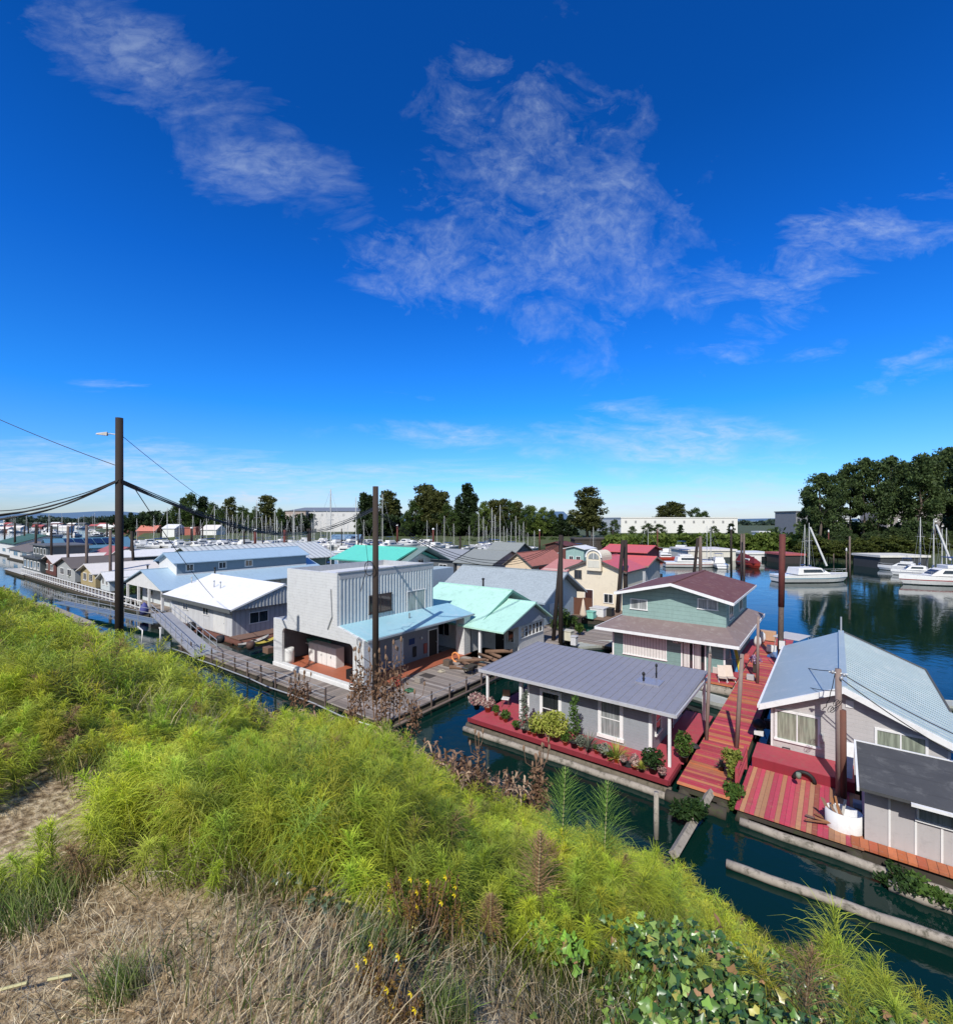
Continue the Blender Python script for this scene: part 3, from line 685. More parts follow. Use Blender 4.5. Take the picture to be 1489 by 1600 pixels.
# planters, chairs and clutter in front of E
fb = MB(); fb.box(uat(1055,36.9), uat(1058,36.9)+.1, 36.7, 36.9, .6, 2.9); 
V, Q = blob_leaves((uat(1061,36.7), 36.6, 2.75), (.55,.3,.3), 160, .09, seed=55); fo = np_mesh('hanging_flowers', V, Q, leafmat('white_flower', (.5,.5,.45), (.8,.8,.75), noise_dark=False), org=(uat(1061,36.7),36.6,2.75))
props(fo, 'hanging basket of white flowers left of the sliding door', 'flower basket')
def lounge(px, py, rot, label, m_):
    u, v = PZ(px, py, .6); o = thing('deck_chair', (u,v,.6), label, 'deck chair')
    m = MB(); m.hull8([(u-.25,v-.45,.9),(u+.25,v-.45,.9),(u+.25,v+.1,.85),(u-.25,v+.1,.85),(u-.25,v-.45,.94),(u+.25,v-.45,.94),(u+.25,v+.1,.89),(u-.25,v+.1,.89)]); m.build('seat', m_, o)
    m = MB(); m.hull8([(u-.25,v+.1,.86),(u+.25,v+.1,.86),(u+.25,v+.5,1.5),(u-.25,v+.5,1.5),(u-.25,v+.05,.9),(u+.25,v+.05,.9),(u+.25,v+.45,1.54),(u-.25,v+.45,1.54)]); m.build('backrest', m_, o)
    for a in (-.24,.24): 
        m = MB(); m.tube([(u+a,v-.4,.6),(u+a,v+.2,.9)], .02, 5); m.tube([(u+a,v+.3,.6),(u+a,v-.2,.9)], .02, 5); m.build('leg', W_, o)
    o.rotation_euler.z += rot
lounge(1128, 1064, .3, 'pale folding deck chair left of its twin by the green house', surf('pale_canvas',(.6,.5,.42),.8))
lounge(1140, 1064, .5, 'pale folding deck chair right of its twin by the green house', MATS['pale_canvas'])
for q, (px, py, c, lb) in enumerate(((1150,1050,(.05,.25,.5),'blue paddle board leaning by the corner of the green house'),(1156,1048,(.6,.5,.05),'yellow paddle board leaning by the corner of the green house'))):
    u, v = PZ(px, py, .6); m = MB(); m.hull8([(u-.12,v,.6),(u+.12,v,.6),(u+.12,v+.06,.6),(u-.12,v+.06,.6),(u-.5,v+.4,2.2),(u-.3,v+.4,2.2),(u-.3,v+.46,2.2),(u-.5,v+.46,2.2)])
    single('paddle_board', m, surf('board_%d'%q, c, .4), (u,v,.6), lb, 'paddle board', bevel=.02)
V, Q = blob_leaves((0,0,0), (.45,.45,.3), 160, .09, seed=91)
fu_, fv_ = PZ(1180, 1050, .6)
fo = thing('flower_planter', (fu_,fv_,.6), 'planter of purple and white flowers beside the walkway post', 'planter')
np_mesh('flowers', V+np.array([fu_,fv_,1.5]), Q, leafmat('purple_flower', (.25,.12,.35), (.7,.6,.7), noise_dark=False), org=(fu_,fv_,.6), parent=fo)
boxp(fo, 'stand', DKWOOD, fu_-.15, fu_+.15, fv_-.15, fv_+.15, .6, 1.3)
for q, (px, py) in enumerate(((1183,1010),(1190,1003))):
    u, v = PZ(px, py, .6); m = MB(); m.lathe((u,v,.6), [(.2,0),(.3,.35),(.25,.75),(.1,.9),(.02,.95)], 12)
    single('mooring_buoy', m, W_, (u,v,.6), ('nearer','farther')[q]+' round white buoy on the red side deck of the green house', 'buoy')

# ================================================================ N: right grey house
N = thing('floating_house', (0, 26, 0), 'grey clapboard floating house with light blue grey ribbed metal gable roof, on the right', 'floating home')
GS = surf('warm_grey_lap', (.53,.51,.50), .6, .08, .12, pat='lap', pw=.17, line=.62)
MR = surf('pale_metal_roof', (.42,.50,.51), .42, .12, .2, .5, metal=.15, spots=((.55,.58,.57), .55, .5))
nv0, nu0, nu1 = 26.2, -2.45, 3.6
ap = .25; zr = 4.3; zeL = 2.92
def zroof(u): return zr-(u-ap)*.44 if u > ap else zr-(ap-u)*.46
wl = MB(); wl.prism([(nu0,.5),(nu1,.5),(nu1,zroof(nu1)-.12),(ap,zr-.12),(nu0,zroof(nu0)-.12)], 'v', nv0, 38.2); wl.build('wall', GS, N)
r_ = MB()
r_.slab([(-2.85,25.8,zroof(-2.85)),(ap,25.8,zr),(ap,38.7,zr),(-2.85,38.7,zroof(-2.85))], .12)
r_.slab([(ap,25.8,zr),(7.0,25.8,zroof(7.0)),(7.0,31.0,zroof(7.0)),(ap,31.0,zr)], .12)
r_.slab([(ap,31.0,zr),(4.2,31.0,zroof(4.2)),(4.2,38.7,zroof(4.2)),(ap,38.7,zr)], .12)
k = 0; y = 26.0
while y < 38.6:
    ue = 6.98 if y < 30.9 else 4.18
    r_.hull8([(ap,y,zr-.01),(ue,y,zroof(ue)-.01),(ue,y+.06,zroof(ue)-.01),(ap,y+.06,zr-.01),(ap,y,zr+.035),(ue,y,zroof(ue)+.035),(ue,y+.06,zroof(ue)+.035),(ap,y+.06,zr+.035)])
    y += .42
r_.box(ap-.14, ap+.14, 25.8, 38.72, zr-.03, zr+.06)
RN = r_.build('roof', MR, N)
t_ = MB()
for a, b in ((-2.9, ap), (ap, 7.02)):
    t_.hull8([(a,25.7,zroof(a)-.24),(b,25.7,zroof(b)-.24),(b,25.795,zroof(b)-.24),(a,25.795,zroof(a)-.24),(a,25.7,zroof(a)+.03),(b,25.7,zroof(b)+.03),(b,25.795,zroof(b)+.03),(a,25.795,zroof(a)+.03)])
t_.box(-2.95,-2.855,25.7,38.7,zroof(-2.85)-.16,zroof(-2.85)-.01); t_.build('trim', TRIM, N)
t_ = MB(); t_.hull8([(4.21,31,zroof(4.2)-.35),(4.3,31,zroof(4.2)-.35),(4.3,38.7,zroof(4.2)-.35),(4.21,38.7,zroof(4.2)-.35),(4.21,31,zroof(4.2)+.02),(4.3,31,zroof(4.2)+.02),(4.3,38.7,zroof(4.2)+.02),(4.21,38.7,zroof(4.2)+.02)])
t_.hull8([(ap,38.71,zr-.3),(4.3,38.71,zroof(4.3)-.3),(4.3,38.95,zroof(4.3)-.3),(ap,38.95,zr-.3),(ap,38.71,zr+.05),(4.3,38.71,zroof(4.3)+.05),(4.3,38.95,zroof(4.3)+.05),(ap,38.95,zr+.05)])
t_.build('dark_fascia', surf('dark_fascia', (.10,.10,.09), .8), N)
m = MB(); m.tube([(ap,38.6,zr),(ap,38.6,zr+.95)], .05, 6); m.build('vent_pipe', GALV, RN)
ua, ub = uat(1214, nv0), uat(1277, nv0); window(N, None, '-v', nv0, ua, ub, zat(1152, ua, nv0), zat(1110, ua, nv0), n=2, g=G_GREEN, fw=.09)
ua, ub = uat(1370, nv0), uat(1445, nv0); window(N, None, '-v', nv0, ua, ub, zat(1175, ua, nv0)-.12, zat(1140, ua, nv0), n=2, g=G_GREEN, fw=.09)
[boxp(N, 'corner_board', W_, x, x+.08, nv0-.025, nv0-.003, .5, zroof(x)-.15) for x in (nu0+.0, nu1-.08)]
floatbase(N, -2.9, 4.2, 25.5, 38.5, .5); 
m = MB(); cu = uat(1327, nv0); m.box(cu-.14,cu+.14,nv0-.04,nv0-.003,zat(1100,cu,nv0)-.15,zat(1100,cu,nv0)+.15); m.build('gable_vent', TRIM, N)
# metal wall ornament of two linked squares
for q, px in enumerate((1216, 1228)):
    cu = uat(px, nv0); z_ = zat(1173, cu, nv0); m = MB()
    m.tube([(cu-.14,nv0-.05,z_-.16),(cu+.14,nv0-.05,z_-.16),(cu+.14,nv0-.05,z_+.16),(cu-.14,nv0-.05,z_+.16),(cu-.14,nv0-.05,z_-.16)], .018, 5); m.tube([(cu-.14,nv0-.05,z_),(cu+.14,nv0-.05,z_)], .015, 5)
    single('wall_rack', m, BLK, (cu,nv0,z_), ('left','right')[q]+' small square metal rack fixed low on the grey clapboard wall', 'wall rack')
m = MB(); cu = uat(1283, nv0); m.box(cu-.07,cu+.07,nv0-.12,nv0-.003,zat(1150,cu,nv0)-.25,zat(1150,cu,nv0)+.1); single('electric_meter', m, GALV, (cu,nv0,1.6), 'small grey meter box on the clapboard wall beside the big window', 'meter', bevel=.02)

# ================================================================ O: shed with dark roof, lower right
O = thing('shed', (4, 22, 0), 'pale grey panelled shed with dark grey flat roof at the lower right corner', 'shed')
su0, sv0 = .78, 21.15
SHD = surf('shed_panel', (.46,.44,.44), .7, .06, .1)
DRF = surf('dark_felt_roof', (.075,.077,.08), .9, .35, .2, 1.5, spots=((.16,.16,.155), .5, .7), pat='lap', pw=.9, ax='y', line=.8, bump=.1)
z_f = zat(1229, .6, 20.5); z_b = zat(1162, .8, 23.6)
print('shed z', z_f, z_b)
MB().box(su0, 6, sv0, 23.4, .5, z_f-.05).build('wall', SHD, O)
MB().slab([(.62,20.45,z_f),(6.2,20.45,z_f),(6.2,23.75,z_b),(.62,23.75,z_b)], .1).build('roof', DRF, O)
t_ = MB(); t_.box(.55,.615,20.4,23.8,z_f-.08,z_f+.0); t_ = MB()
t_.hull8([(.55,20.38,z_f-.1),(.615,20.38,z_f-.1),(.615,23.8,z_b-.1),(.55,23.8,z_b-.1),(.55,20.38,z_f+.03),(.615,20.38,z_f+.03),(.615,23.8,z_b+.03),(.55,23.8,z_b+.03)])
t_.box(.55,6.2,23.755,23.82,z_b-.1,z_b+.03); t_.build('trim', TRIM, O)
gu = MB(); gu.box(1.9,6.2,20.34,20.445,z_f-.12,z_f-.03); gu.build('gutter', TRIM, O)
for k in range(5):
    pxx = (1389, 1430, 1471)[k] if k < 3 else None
    uu = uat(pxx, sv0) if pxx else 3.2+(k-2)*.8
    boxp(O, 'batten', TRIM, uu-.03, uu+.03, sv0-.03, sv0-.003, .5, 2.2 if k < 1 else 1.62)
ua = uat(1432, sv0)
window(O, None, '-v', sv0, ua+.05, 5.5, 1.72, 2.3, n=3, g=G_CURT, fw=.06)
MB().box(.4, 6.2, 20.55, sv0-.035, .44, .52).build('deck', ORG_U, O)
fl = MB(); fl.box(.5,6.2,20.7,23.4,-.3,.43); fl.build('float', DKWOOD, O)
# lean-to wall between N and the shed
m = MB(); m.box(.55,.68,23.0,25.7,.5,2.6)

# ================================================================ red platform, walkways
def dockthing(name, mat, label, cat, u0, u1, v0, v1, z=.5, under=True, t=.07, um=None):
    o = thing(name, ((u0+u1)/2, (v0+v1)/2, 0), label, cat)
    boxp(o, 'planking', mat, u0, u1, v0, v1, z-t, z)
    if under:
        m = MB(); L = max(u1-u0, v1-v0)
        if u1-u0 > v1-v0:
            m.tube([(u0,v0+.25,.05),(u1,v0+.25,.05)], .25, 8); m.tube([(u0,v1-.25,.05),(u1,v1-.25,.05)], .25, 8)
        else:
            m.tube([(u0+.25,v0,.05),(u0+.25,v1,.05)], .25, 8); m.tube([(u1-.25,v0,.05),(u1-.25,v1,.05)], .25, 8)
        m.box(u0+.08,u1-.08,v0+.08,v1-.08,.2,z-t-.003)
        m.build('float', um or DKWOOD, o)
    return o
dockthing('walkway', RED_V, 'red and orange plank walkway running out between the purple roofed cottage and the grey house', 'walkway', -5.3, -3.35, 20.9, 35.2, .56)
dockthing('walkway', RED_V, 'far red plank walkway beside the green house, beyond the bend', 'walkway', -5.35, -3.1, 35.25, 52, .52)
dockthing('platform', RED_U, 'wide red platform of striped worn planks in front of the grey house', 'platform', -3.1, .75, 20.5, 24.4, .5)
rb = thing('raised_step', (-1, 25, .5), 'raised red painted step along the wall of the grey house', 'step')
boxp(rb, 'tread', REDP, -3.0, .6, 24.45, 26.15, .6, .92); boxp(rb, 'riser', surf('dark_red_riser', (.25,.02,.035), .7), -3.0, .6, 24.4, 24.448, .5, .9)
# red railing
rl = thing('railing', (-2.9, 22.5, .5), 'red wooden railing between the walkway and the striped platform', 'railing')
for q, vv in enumerate((21.6, 23.9)): boxp(rl, 'post', REDP, -3.25, -3.13, vv, vv+.12, .5, 1.5)
for z_ in (.8, 1.1, 1.4): boxp(rl, 'rail', REDP, -3.24, -3.14, 21.72, 23.9, z_, z_+.08)
# bush with yellow flowers by the walkway
def shrub(name, px, py, z, r, h, mat, label, n=500, leaf=.07, seed=1, cat='shrub', u=None, v=None, group=None):
    if u is None: u, v = PZ(px, py, z)
    o = thing(name, (u,v,z), label, cat, group)
    ps = []
    g = random.Random(seed)
    for k in range(7):
        ps.append(blob_leaves((u+g.uniform(-.6,.6)*r, v+g.uniform(-.6,.6)*r, z+h*g.uniform(.25,.85)), (r*.5,r*.5,h*.25), n//7, leaf, seed=seed*17+k))
    V, Q = merge(ps); np_mesh('foliage', V, Q, mat, org=(u,v,z), parent=o)
    m = MB()
    for k in range(4): m.tube([(u,v,z),(u+g.uniform(-.5,.5)*r,v+g.uniform(-.5,.5)*r,z+h*.7)], .02, 5, r1=.008)
    m.build('stem', MATS['stem_brown'], o)
    return o
shrub('flowering_bush', 1143, 1222, .5, .4, 1.35, leafmat('bush_yellow_green', (.10,.17,.02), (.35,.36,.08), noise_dark=False), 'tall loose bush with yellow flowers beside the red railing', 900, .07, 5, 'bush')
shrub('water_edge_shrub', 1075, 1290, .0, .8, 1.2, L_DK, 'dark green shrub growing on the logs below the walkway end', 1100, .1, 6)
shrub('water_edge_shrub', 1150, 1262, .0, .6, .9, L_BUSH, 'green weeds growing at the left corner of the red platform', 800, .09, 7)
shrub('water_edge_shrub', 1180, 1280, .0, .4, .45, L_BUSH, 'small green clump hanging below the platform edge', 400, .07, 8)
shrub('water_edge_shrub', 1400, 1380, .05, .7, .45, L_DK, 'low dark green clump on the floating log at the lower right', 600, .08, 9)
shrub('water_edge_shrub', 1450, 1402, .05, .7, .4, L_BUSH, 'low green clump right of the other one on the floating log', 500, .08, 10)
# white tub full of boards
tu, tv = PZ(1318, 1300, .5); tv += .3
T = thing('tub', (tu,tv,.5), 'white half round tub full of boards on the red platform', 'tub')
m = MB(); prof = [(.55*math.cos(a), .42*math.sin(a)) for a in [k*2*math.pi/24 for k in range(24)]]
vs = []; 
for r_k, z_ in ((1,.5),(1,1.12),(.93,1.12),(.93,.62)):
    vs += [(tu+x*r_k, tv+y*r_k, z_) for x, y in prof]
fs = [(i*24+k, i*24+(k+1)%24, (i+1)*24+(k+1)%24, (i+1)*24+k) for i in range(3) for k in range(24)]+[tuple(72+k for k in range(24))]
m.smooth = True; m.add(vs, fs); m.build('shell', W_, T)
for q in range(7):
    a = random.uniform(-.4,.1); l = random.uniform(.5,.9); w = random.uniform(.05,.12)
    x0 = tu+a; y0 = tv+random.uniform(-.2,.2); dx = random.uniform(-.5,.3)
    m = MB(); m.hull8([(x0,y0,.7),(x0+w,y0,.7),(x0+w,y0+.03,.7),(x0,y0+.03,.7),(x0+dx,y0+.1,.7+l),(x0+w+dx,y0+.1,.7+l),(x0+w+dx,y0+.13,.7+l),(x0+dx,y0+.13,.7+l)])
    single('board', m, surf('scrap_board_%d'%q, random.choice([(.35,.16,.07),(.5,.48,.45),(.25,.15,.1)]), .9), (x0,y0,.7), 'scrap board standing upright among others in the white tub', 'board', 'scrap boards standing in the white tub')
for q in range(6):
    u, v = PZ(1282+random.uniform(-8,14), 1290+random.uniform(-12,10), .5)
    m = MB(); w = .09; l = random.uniform(.4,.8); an = random.uniform(-.6,.6)
    c, s_ = math.cos(an), math.sin(an)
    m.hull8([(u+x*c-y*s_, v+x*s_+y*c, z) for z in (.505+.03*q,.53+.03*q) for x, y in ((-l/2,0),(l/2,0),(l/2,w),(-l/2,w))])
    single('loose_board', m, surf('loose_%d'%q, random.choice([(.35,.17,.08),(.28,.12,.06),(.2,.12,.1)]), .9), (u,v,.5), 'loose brown board in the small heap left of the white tub', 'board', 'loose boards heaped by the tub')
# tyre against the step
m = MB(); tu2, tv2 = uat(1256,24.3), 24.28
m.tube([(tu2+.36*math.cos(a), tv2, .52+.36*max(0,math.sin(a))) for a in [k*math.pi/10 for k in range(11)]], .08, 8)
single('half_tyre', m, BLK, (tu2,tv2,.5), 'black half tyre fender against the red step', 'tyre')
# barbecue by the corner of N
bu, bv = PZ(1186, 1152, .56)
q_ = thing('barbecue', (bu,bv,.56), 'black covered barbecue beside the corner of the grey house', 'barbecue')
m = MB(); m.lathe((bu,bv,1.2), [(.05,-.25),(.28,-.12),(.32,0),(.28,.14),(.1,.26),(.02,.28)], 14); m.build('lid', BLK, q_)
for a in (0, 2.1, 4.2):
    m = MB(); m.tube([(bu+.3*math.cos(a),bv+.3*math.sin(a),.56),(bu+.12*math.cos(a),bv+.12*math.sin(a),1.1)], .02, 5); m.build('leg', BLK, q_)
m = MB(); m.box(bu-.2,bu+.2,bv-.28,bv-.1,.75,.95); m.build('shelf_box', W_, q_)
# white leaning panel by the pole
m = MB(); m.hull8([(.25,24.6,.5),(.5,24.6,.5),(.5,24.7,.5),(.25,24.7,.5),(.35,25.2,2.2),(.6,25.2,2.2),(.6,25.3,2.2),(.35,25.3,2.2)])
single('leaning_panel', m, W_, (.4,24.9,.5), 'narrow white panel leaning on the grey house beside the utility pole', 'panel')
# ================================================================ grey docks by the bank
dockthing('walkway', PLANK_G, 'weathered grey plank walkway running along the bank in front of the grey two storey house', 'walkway', -46, -24.3, 17.6, 19.6, .5)
dockthing('walkway', PLANK_GV, 'broad grey plank dock between the grey two storey house and the purple roofed cottage', 'walkway', -24.25, -19.6, 17.6, 44, .5)
dockthing('walkway', PLANK_G, 'long grey dock with white railing stretching far left along the water', 'walkway', -135, -62, 21.7, 23.4, .5)
dockthing('walkway', PLANK_GV, 'grey dock beside the cream house with the planters', 'walkway', -19.5, -14, 40, 56, .5)
gr = thing('railing', (-34, 17.6, .5), 'low railing of thin posts and pipes along the near edge of the grey walkway', 'railing')
for k in range(12):
    uu = -45+k*1.85
    boxp(gr, 'post', PILE_W, uu-.05, uu+.05, 17.5, 17.59, .1, 1.35)
for z_ in (.85, 1.3):
    m = MB(); m.tube([(-45,17.48,z_),(-24.6,17.48,z_)], .022, 5); m.build('rail', GALV, gr)
m = MB(); m.tube([(-46+2.6*i,17.2+.08*math.sin(i*1.9),.3+.04*math.sin(i*2.7)) for i in range(11)], .045, 7); single('pipe', m, GALV, (-33,17.2,.3), 'long white water pipe along the outer edge of the grey walkway', 'pipe')
gr = thing('railing', (-19.4, 25, .5), 'thin post railing along the grey dock facing the purple roofed cottage', 'railing')
for k in range(8):
    vv = 18+k*1.7
    boxp(gr, 'post', PILE_W, -19.6, -19.52, vv, vv+.08, .1, 1.1)
m = MB(); m.tube([(-19.5,17.8,.95),(-19.5,31,.95)], .02, 5); m.build('rail', GALV, gr)
m = MB(); m.tube([(-19.2,18,.25),(-19.2,30,.25)], .08, 7); single('pipe', m, PILE_W, (-19.2,24,.25), 'rusty pipe running low beside the grey dock', 'pipe')
# white railed dock
wr = thing('railing', (-100, 21.7, .5), 'long white picket style railing on the far left dock', 'railing')
k = 0; uu = -131.0
while uu < -66:
    boxp(wr, 'post', TRIM, uu-.07, uu+.07, 21.62, 21.74, .5, 1.75); uu += 1.55
for z_ in (.8, 1.6):
    boxp(wr, 'rail', TRIM, -131, -66.5, 21.56, 21.615, z_, z_+.14)
# gangway ramp with grey sides from the bank down to the dock
def gangway(p0, p1, w, label, mat, railh=1.0):
    (u0,v0_,z0), (u1_,v1_,z1) = p0, p1
    o = thing('gangway', p1, label, 'gangway')
    d = Vector((u1_-u0, v1_-v0_, 0)).normalized(); s_ = Vector((-d.y, d.x, 0))*w/2
    q = lambda t, sd, dz: (u0+(u1_-u0)*t+s_.x*sd, v0_+(v1_-v0_)*t+s_.y*sd, z0+(z1-z0)*t+dz)
    m = MB(); m.slab([q(0,-1,0),q(1,-1,0),q(1,1,0),q(0,1,0)], .12); m.build('deck', mat, o)
    n = 8
    for sd in (-1, 1):
        for k in range(n+1):
            t = k/n; m = MB(); m.tube([q(t,sd*.97,0), q(t,sd*.97,railh)], .03, 5); m.build('post', GALV, o)
        for hh in (railh, railh*.5):
            m = MB(); m.tube([q(0,sd*.97,hh), q(1,sd*.97,hh)], .03, 5); m.build('rail', GALV, o)
    return o
gangway((*PZ(252, 958, 2.0), 2.0), (*PZ(322, 1022, .6), .6), 1.7, 'grey metal gangway sloping down beside the white roofed boathouse', surf('grey_gangway', (.34,.35,.37), .6))
gangway((*PZ(95, 940, .9), .9), (*PZ(250, 972, .8), .8), 1.3, 'narrow blue railed gangway over the water behind the tall black pole', surf('blue_gangway', (.16,.22,.3), .6))
m = MB(); a = PZ(62, 942, .15); b = PZ(215, 965, .15); m.box(a[0], b[0], a[1]-.4, a[1]+.5, -.1, .25); single('float', m, LOG, (a[0],a[1],.1), 'long thin grey log float near the bank at the left', 'float')
# ladder, clutter near 200..260,960..1000
for q, (px, py, h, c, lb) in enumerate(((222,1010,1.9,W_,'bent white pipe post standing at the bank near the tall black pole'),(251,1005,1.6,W_,'short white post beside the grey gangway'),(226,960,1.2,surf('blue_cover',(.08,.09,.3),.7),'blue covered stack on the porch of the pale blue house'),(268,985,1.3,BLK,'dark thin post beside the gangway'))):
    u, v = PZ(px, py, .5); m = MB()
    if q in (0,): m.tube([(u,v,.2),(u+.1,v,1.9),(u-.9,v,2.1)], .07, 7)
    elif q == 2: m.lathe((u,v,.5), [(.4,0),(.45,.6),(.3,1.1),(.05,1.4)], 10)
    else: m.tube([(u,v,.2),(u,v,.2+h)], .06, 7); m.box(u-.2,u+.2,v-.05,v+.05,.2+h,.3+h)
    single('post' if q != 2 else 'covered_stack', m, c, (u,v,.5), lb, 'post' if q != 2 else 'stack')

# ================================================================ J: white roofed boathouse
J = thing('boathouse', (-52, 24, 0), 'white walled boathouse with a bright white low gable roof and ribbed grey gable end', 'boathouse')
WR = surf('bright_white_roof', (.80,.80,.79), .5, .05, .08)
WJ = surf('chalky_white_wall', (.60,.61,.63), .75, .15, .4, pat='seam', pw=1.2, ax='x', line=.8)
WJ2 = surf('shaded_grey_wall', (.42,.43,.46), .7, .1, .2, pat='rib', pw=.5, ax='y', line=.8)
jw = gable_body(-59.3, -45.6, 22.1, 31.5, .4, 3.0, 4.5, 'u').build('wall', WJ, J)
gable_roof(-60.3, -44.6, 21.5, 32.3, 3.15, 4.95, 'u', .16).build('roof', WR, J)
m = MB(); m.prism([(21.9,3.02),(32.0,3.02),(26.9,4.72)], 'u', -44.95, -44.75)
k = 22.2
while k < 31.8:
    zt_ = 3.1+1.65*(1-abs(k-26.9)/5.1); m.box(-44.749, -44.70, k, k+.12, 3.02, max(3.1, zt_-.05)); k += .36
m.build('gable_end', surf('ribbed_gable', (.42,.44,.46), .5, .1, .1), J)
m = MB(); m.box(-60.3,-44.6,21.42,21.495,2.8,3.16); m.build('gutter', surf('dark_gutter', (.12,.13,.13), .6), J)
for a, b in ((287,294),(318,326)):
    ua, ub = uat(a, 22.1), uat(b, 22.1); window(J, jw, '-v', 22.1, ua, ub, 1.9, 2.6, n=2, fw=.06)
door(J, '-v', 22.1, uat(335,22.1), uat(353,22.1)-.15, .5, 2.6, W_)
sw = MB().box(-45.59, -45.5, 22.1, 31.5, .4, 3.0).build('side_wall', WJ2, J)
window(J, sw, '+u', -45.5, 23.8, 25.6, 1.4, 2.4, n=2); window(J, sw, '+u', -45.5, 28.6, 30.0, 1.4, 2.4, n=2)
floatbase(J, -60, -43.5, 21.6, 32, .4, surf('rusty_float', (.14,.06,.045), .9, .3, .3)); deck(J, surf('brown_deck', (.2,.12,.09), .9, .2, .3), -45.5, -43.6, 21.8, 32, .5)
for z, px in ((3.9,300),(4.1,345),(3.7,335)):
    uu = uat(px, 24.4); chimney(J, uu, 24.4, 3.9, 4.75, .06, GALV, 'roof_vent')
# canoes and kayaks on the float between J and B
for q, (px0, py0, px1, py1, c, lb) in enumerate(((398,1010,432,998,(.65,.5,.08),'yellow kayak lying on the float beside the white boathouse'),(372,1012,420,996,(.6,.55,.45),'cream kayak lying left of the yellow kayak'))):
    a = PZ(px0, py0, .6); b = PZ(px1, py1, .6)
    o = thing('kayak', (a[0],a[1],.6), lb, 'kayak'); m = MB(); n = 9; pts = []
    A_ = Vector((*a, .7)); B_ = Vector((*b, .7)); d = (B_-A_); s_ = Vector((-d.y, d.x, 0)).normalized()
    vs = []; fs = []
    for i in range(n):
        t = i/(n-1); w = .32*math.sin(math.pi*min(max(t,.02),.98))**.7; c0 = A_+d*t+Vector((0,0,.12*abs(2*t-1)**3))
        vs += [tuple(c0+s_*w), tuple(c0+Vector((0,0,.12))), tuple(c0-s_*w), tuple(c0-Vector((0,0,.2)))]
    for i in range(n-1):
        for k in range(4): fs.append((i*4+k, i*4+(k+1)%4, (i+1)*4+(k+1)%4, (i+1)*4+k))
    m.add(vs, fs); m.build('hull', surf('kayak_%d'%q, c, .35), o); boxp(o, 'cockpit', BLK, (a[0]+b[0])/2-.2,(a[0]+b[0])/2+.2,(a[1]+b[1])/2-.15,(a[1]+b[1])/2+.15,.8,.84)

# ================================================================ K: light blue roofed house
K = thing('floating_house', (-68, 26, 0), 'pale blue floating house with two level light blue metal roof and white gable, left', 'floating home')
BR_ = surf('cornflower_metal_roof', (.36,.50,.62), .4, .08, .1, .4, pat='seam', pw=.6, ax='y', line=.9)
WK = surf('very_pale_blue', (.62,.68,.70), .6, .08, .1, pat='lap', pw=.2, line=.85)
WK2 = surf('slate_blue_wall', (.20,.27,.33), .6, .08, .1, pat='lap', pw=.25, line=.85)
ku0, ku1, kv0, kv1 = -76.5, -63.9, 22.6, 46
kwall = gable_body(ku0+.3, ku1-1.2, kv0+2.2, kv1, .4, 3.1, 4.9, 'v').build('wall', WK, K)
gable_body(ku0+.4, ku1-.3, kv0+.3, kv0+2.19, 2.9, 3.05, 4.95, 'v').build('porch_gable', W_, K)
gable_roof(ku0-.4, ku1+.3, kv0, kv1+.6, 3.1, 5.15, 'v', .12).build('lower_roof', BR_, K)
uu0, uu1 = -73.2, -67.6
gable_body(uu0, uu1, 25.8, kv1-1.5, 3.9, 6.0, 7.0, 'v').build('upper_wall', WK2, K)
MB().prism([(uu0,3.8),(uu1,3.8),(uu1,6.0),((uu0+uu1)/2,6.98),(uu0,6.0)], 'v', 25.74, 25.797).build('upper_gable', W_, K)
gable_roof(uu0-.5, uu1+.5, 25.2, kv1-1.2, 5.95, 7.15, 'v', .12).build('upper_roof', BR_, K)
m = MB(); m.box(uu1+.003, uu1+.1, 25.7, kv1-1.5, 4.3, 4.5); m.build('trim', W_, K)
for a in (292, 343, 384):
    va = vat(a, uu1); vb_2 = vat(a+10, uu1); window(K, None, '+u', uu1, va, vb_2, 4.85, 5.6, n=2, fw=.1)
for vv in (kv0+.4,):
    for uu in (ku0+.6, -72, -68.5, ku1-.5): post(K, uu, vv, .5, 2.95, .12)
window(K, kwall, '-v', kv0+2.2, -74.5, -72.5, 1.4, 2.5, n=2); door(K, '-v', kv0+2.2, -70, -69, .5, 2.6, W_); window(K, kwall, '-v', kv0+2.2, -68, -66.4, 1.4, 2.5, n=2)
for i in range(5): window(K, kwall, '+u', ku1-1.2, kv0+4+i*3.5, kv0+5.6+i*3.5, 1.4, 2.5, n=2)
chimney(K, -73.5, 24.5, 4.3, 5.3, .1); chimney(K, -66.5, 30, 3.8, 5, .1); deck(K, PLANK_G, ku0-.3, ku1+.3, kv0, kv1, .5); floatbase(K, ku0-.4, ku1+.4, kv0-.1, kv1, .42, logs=False)
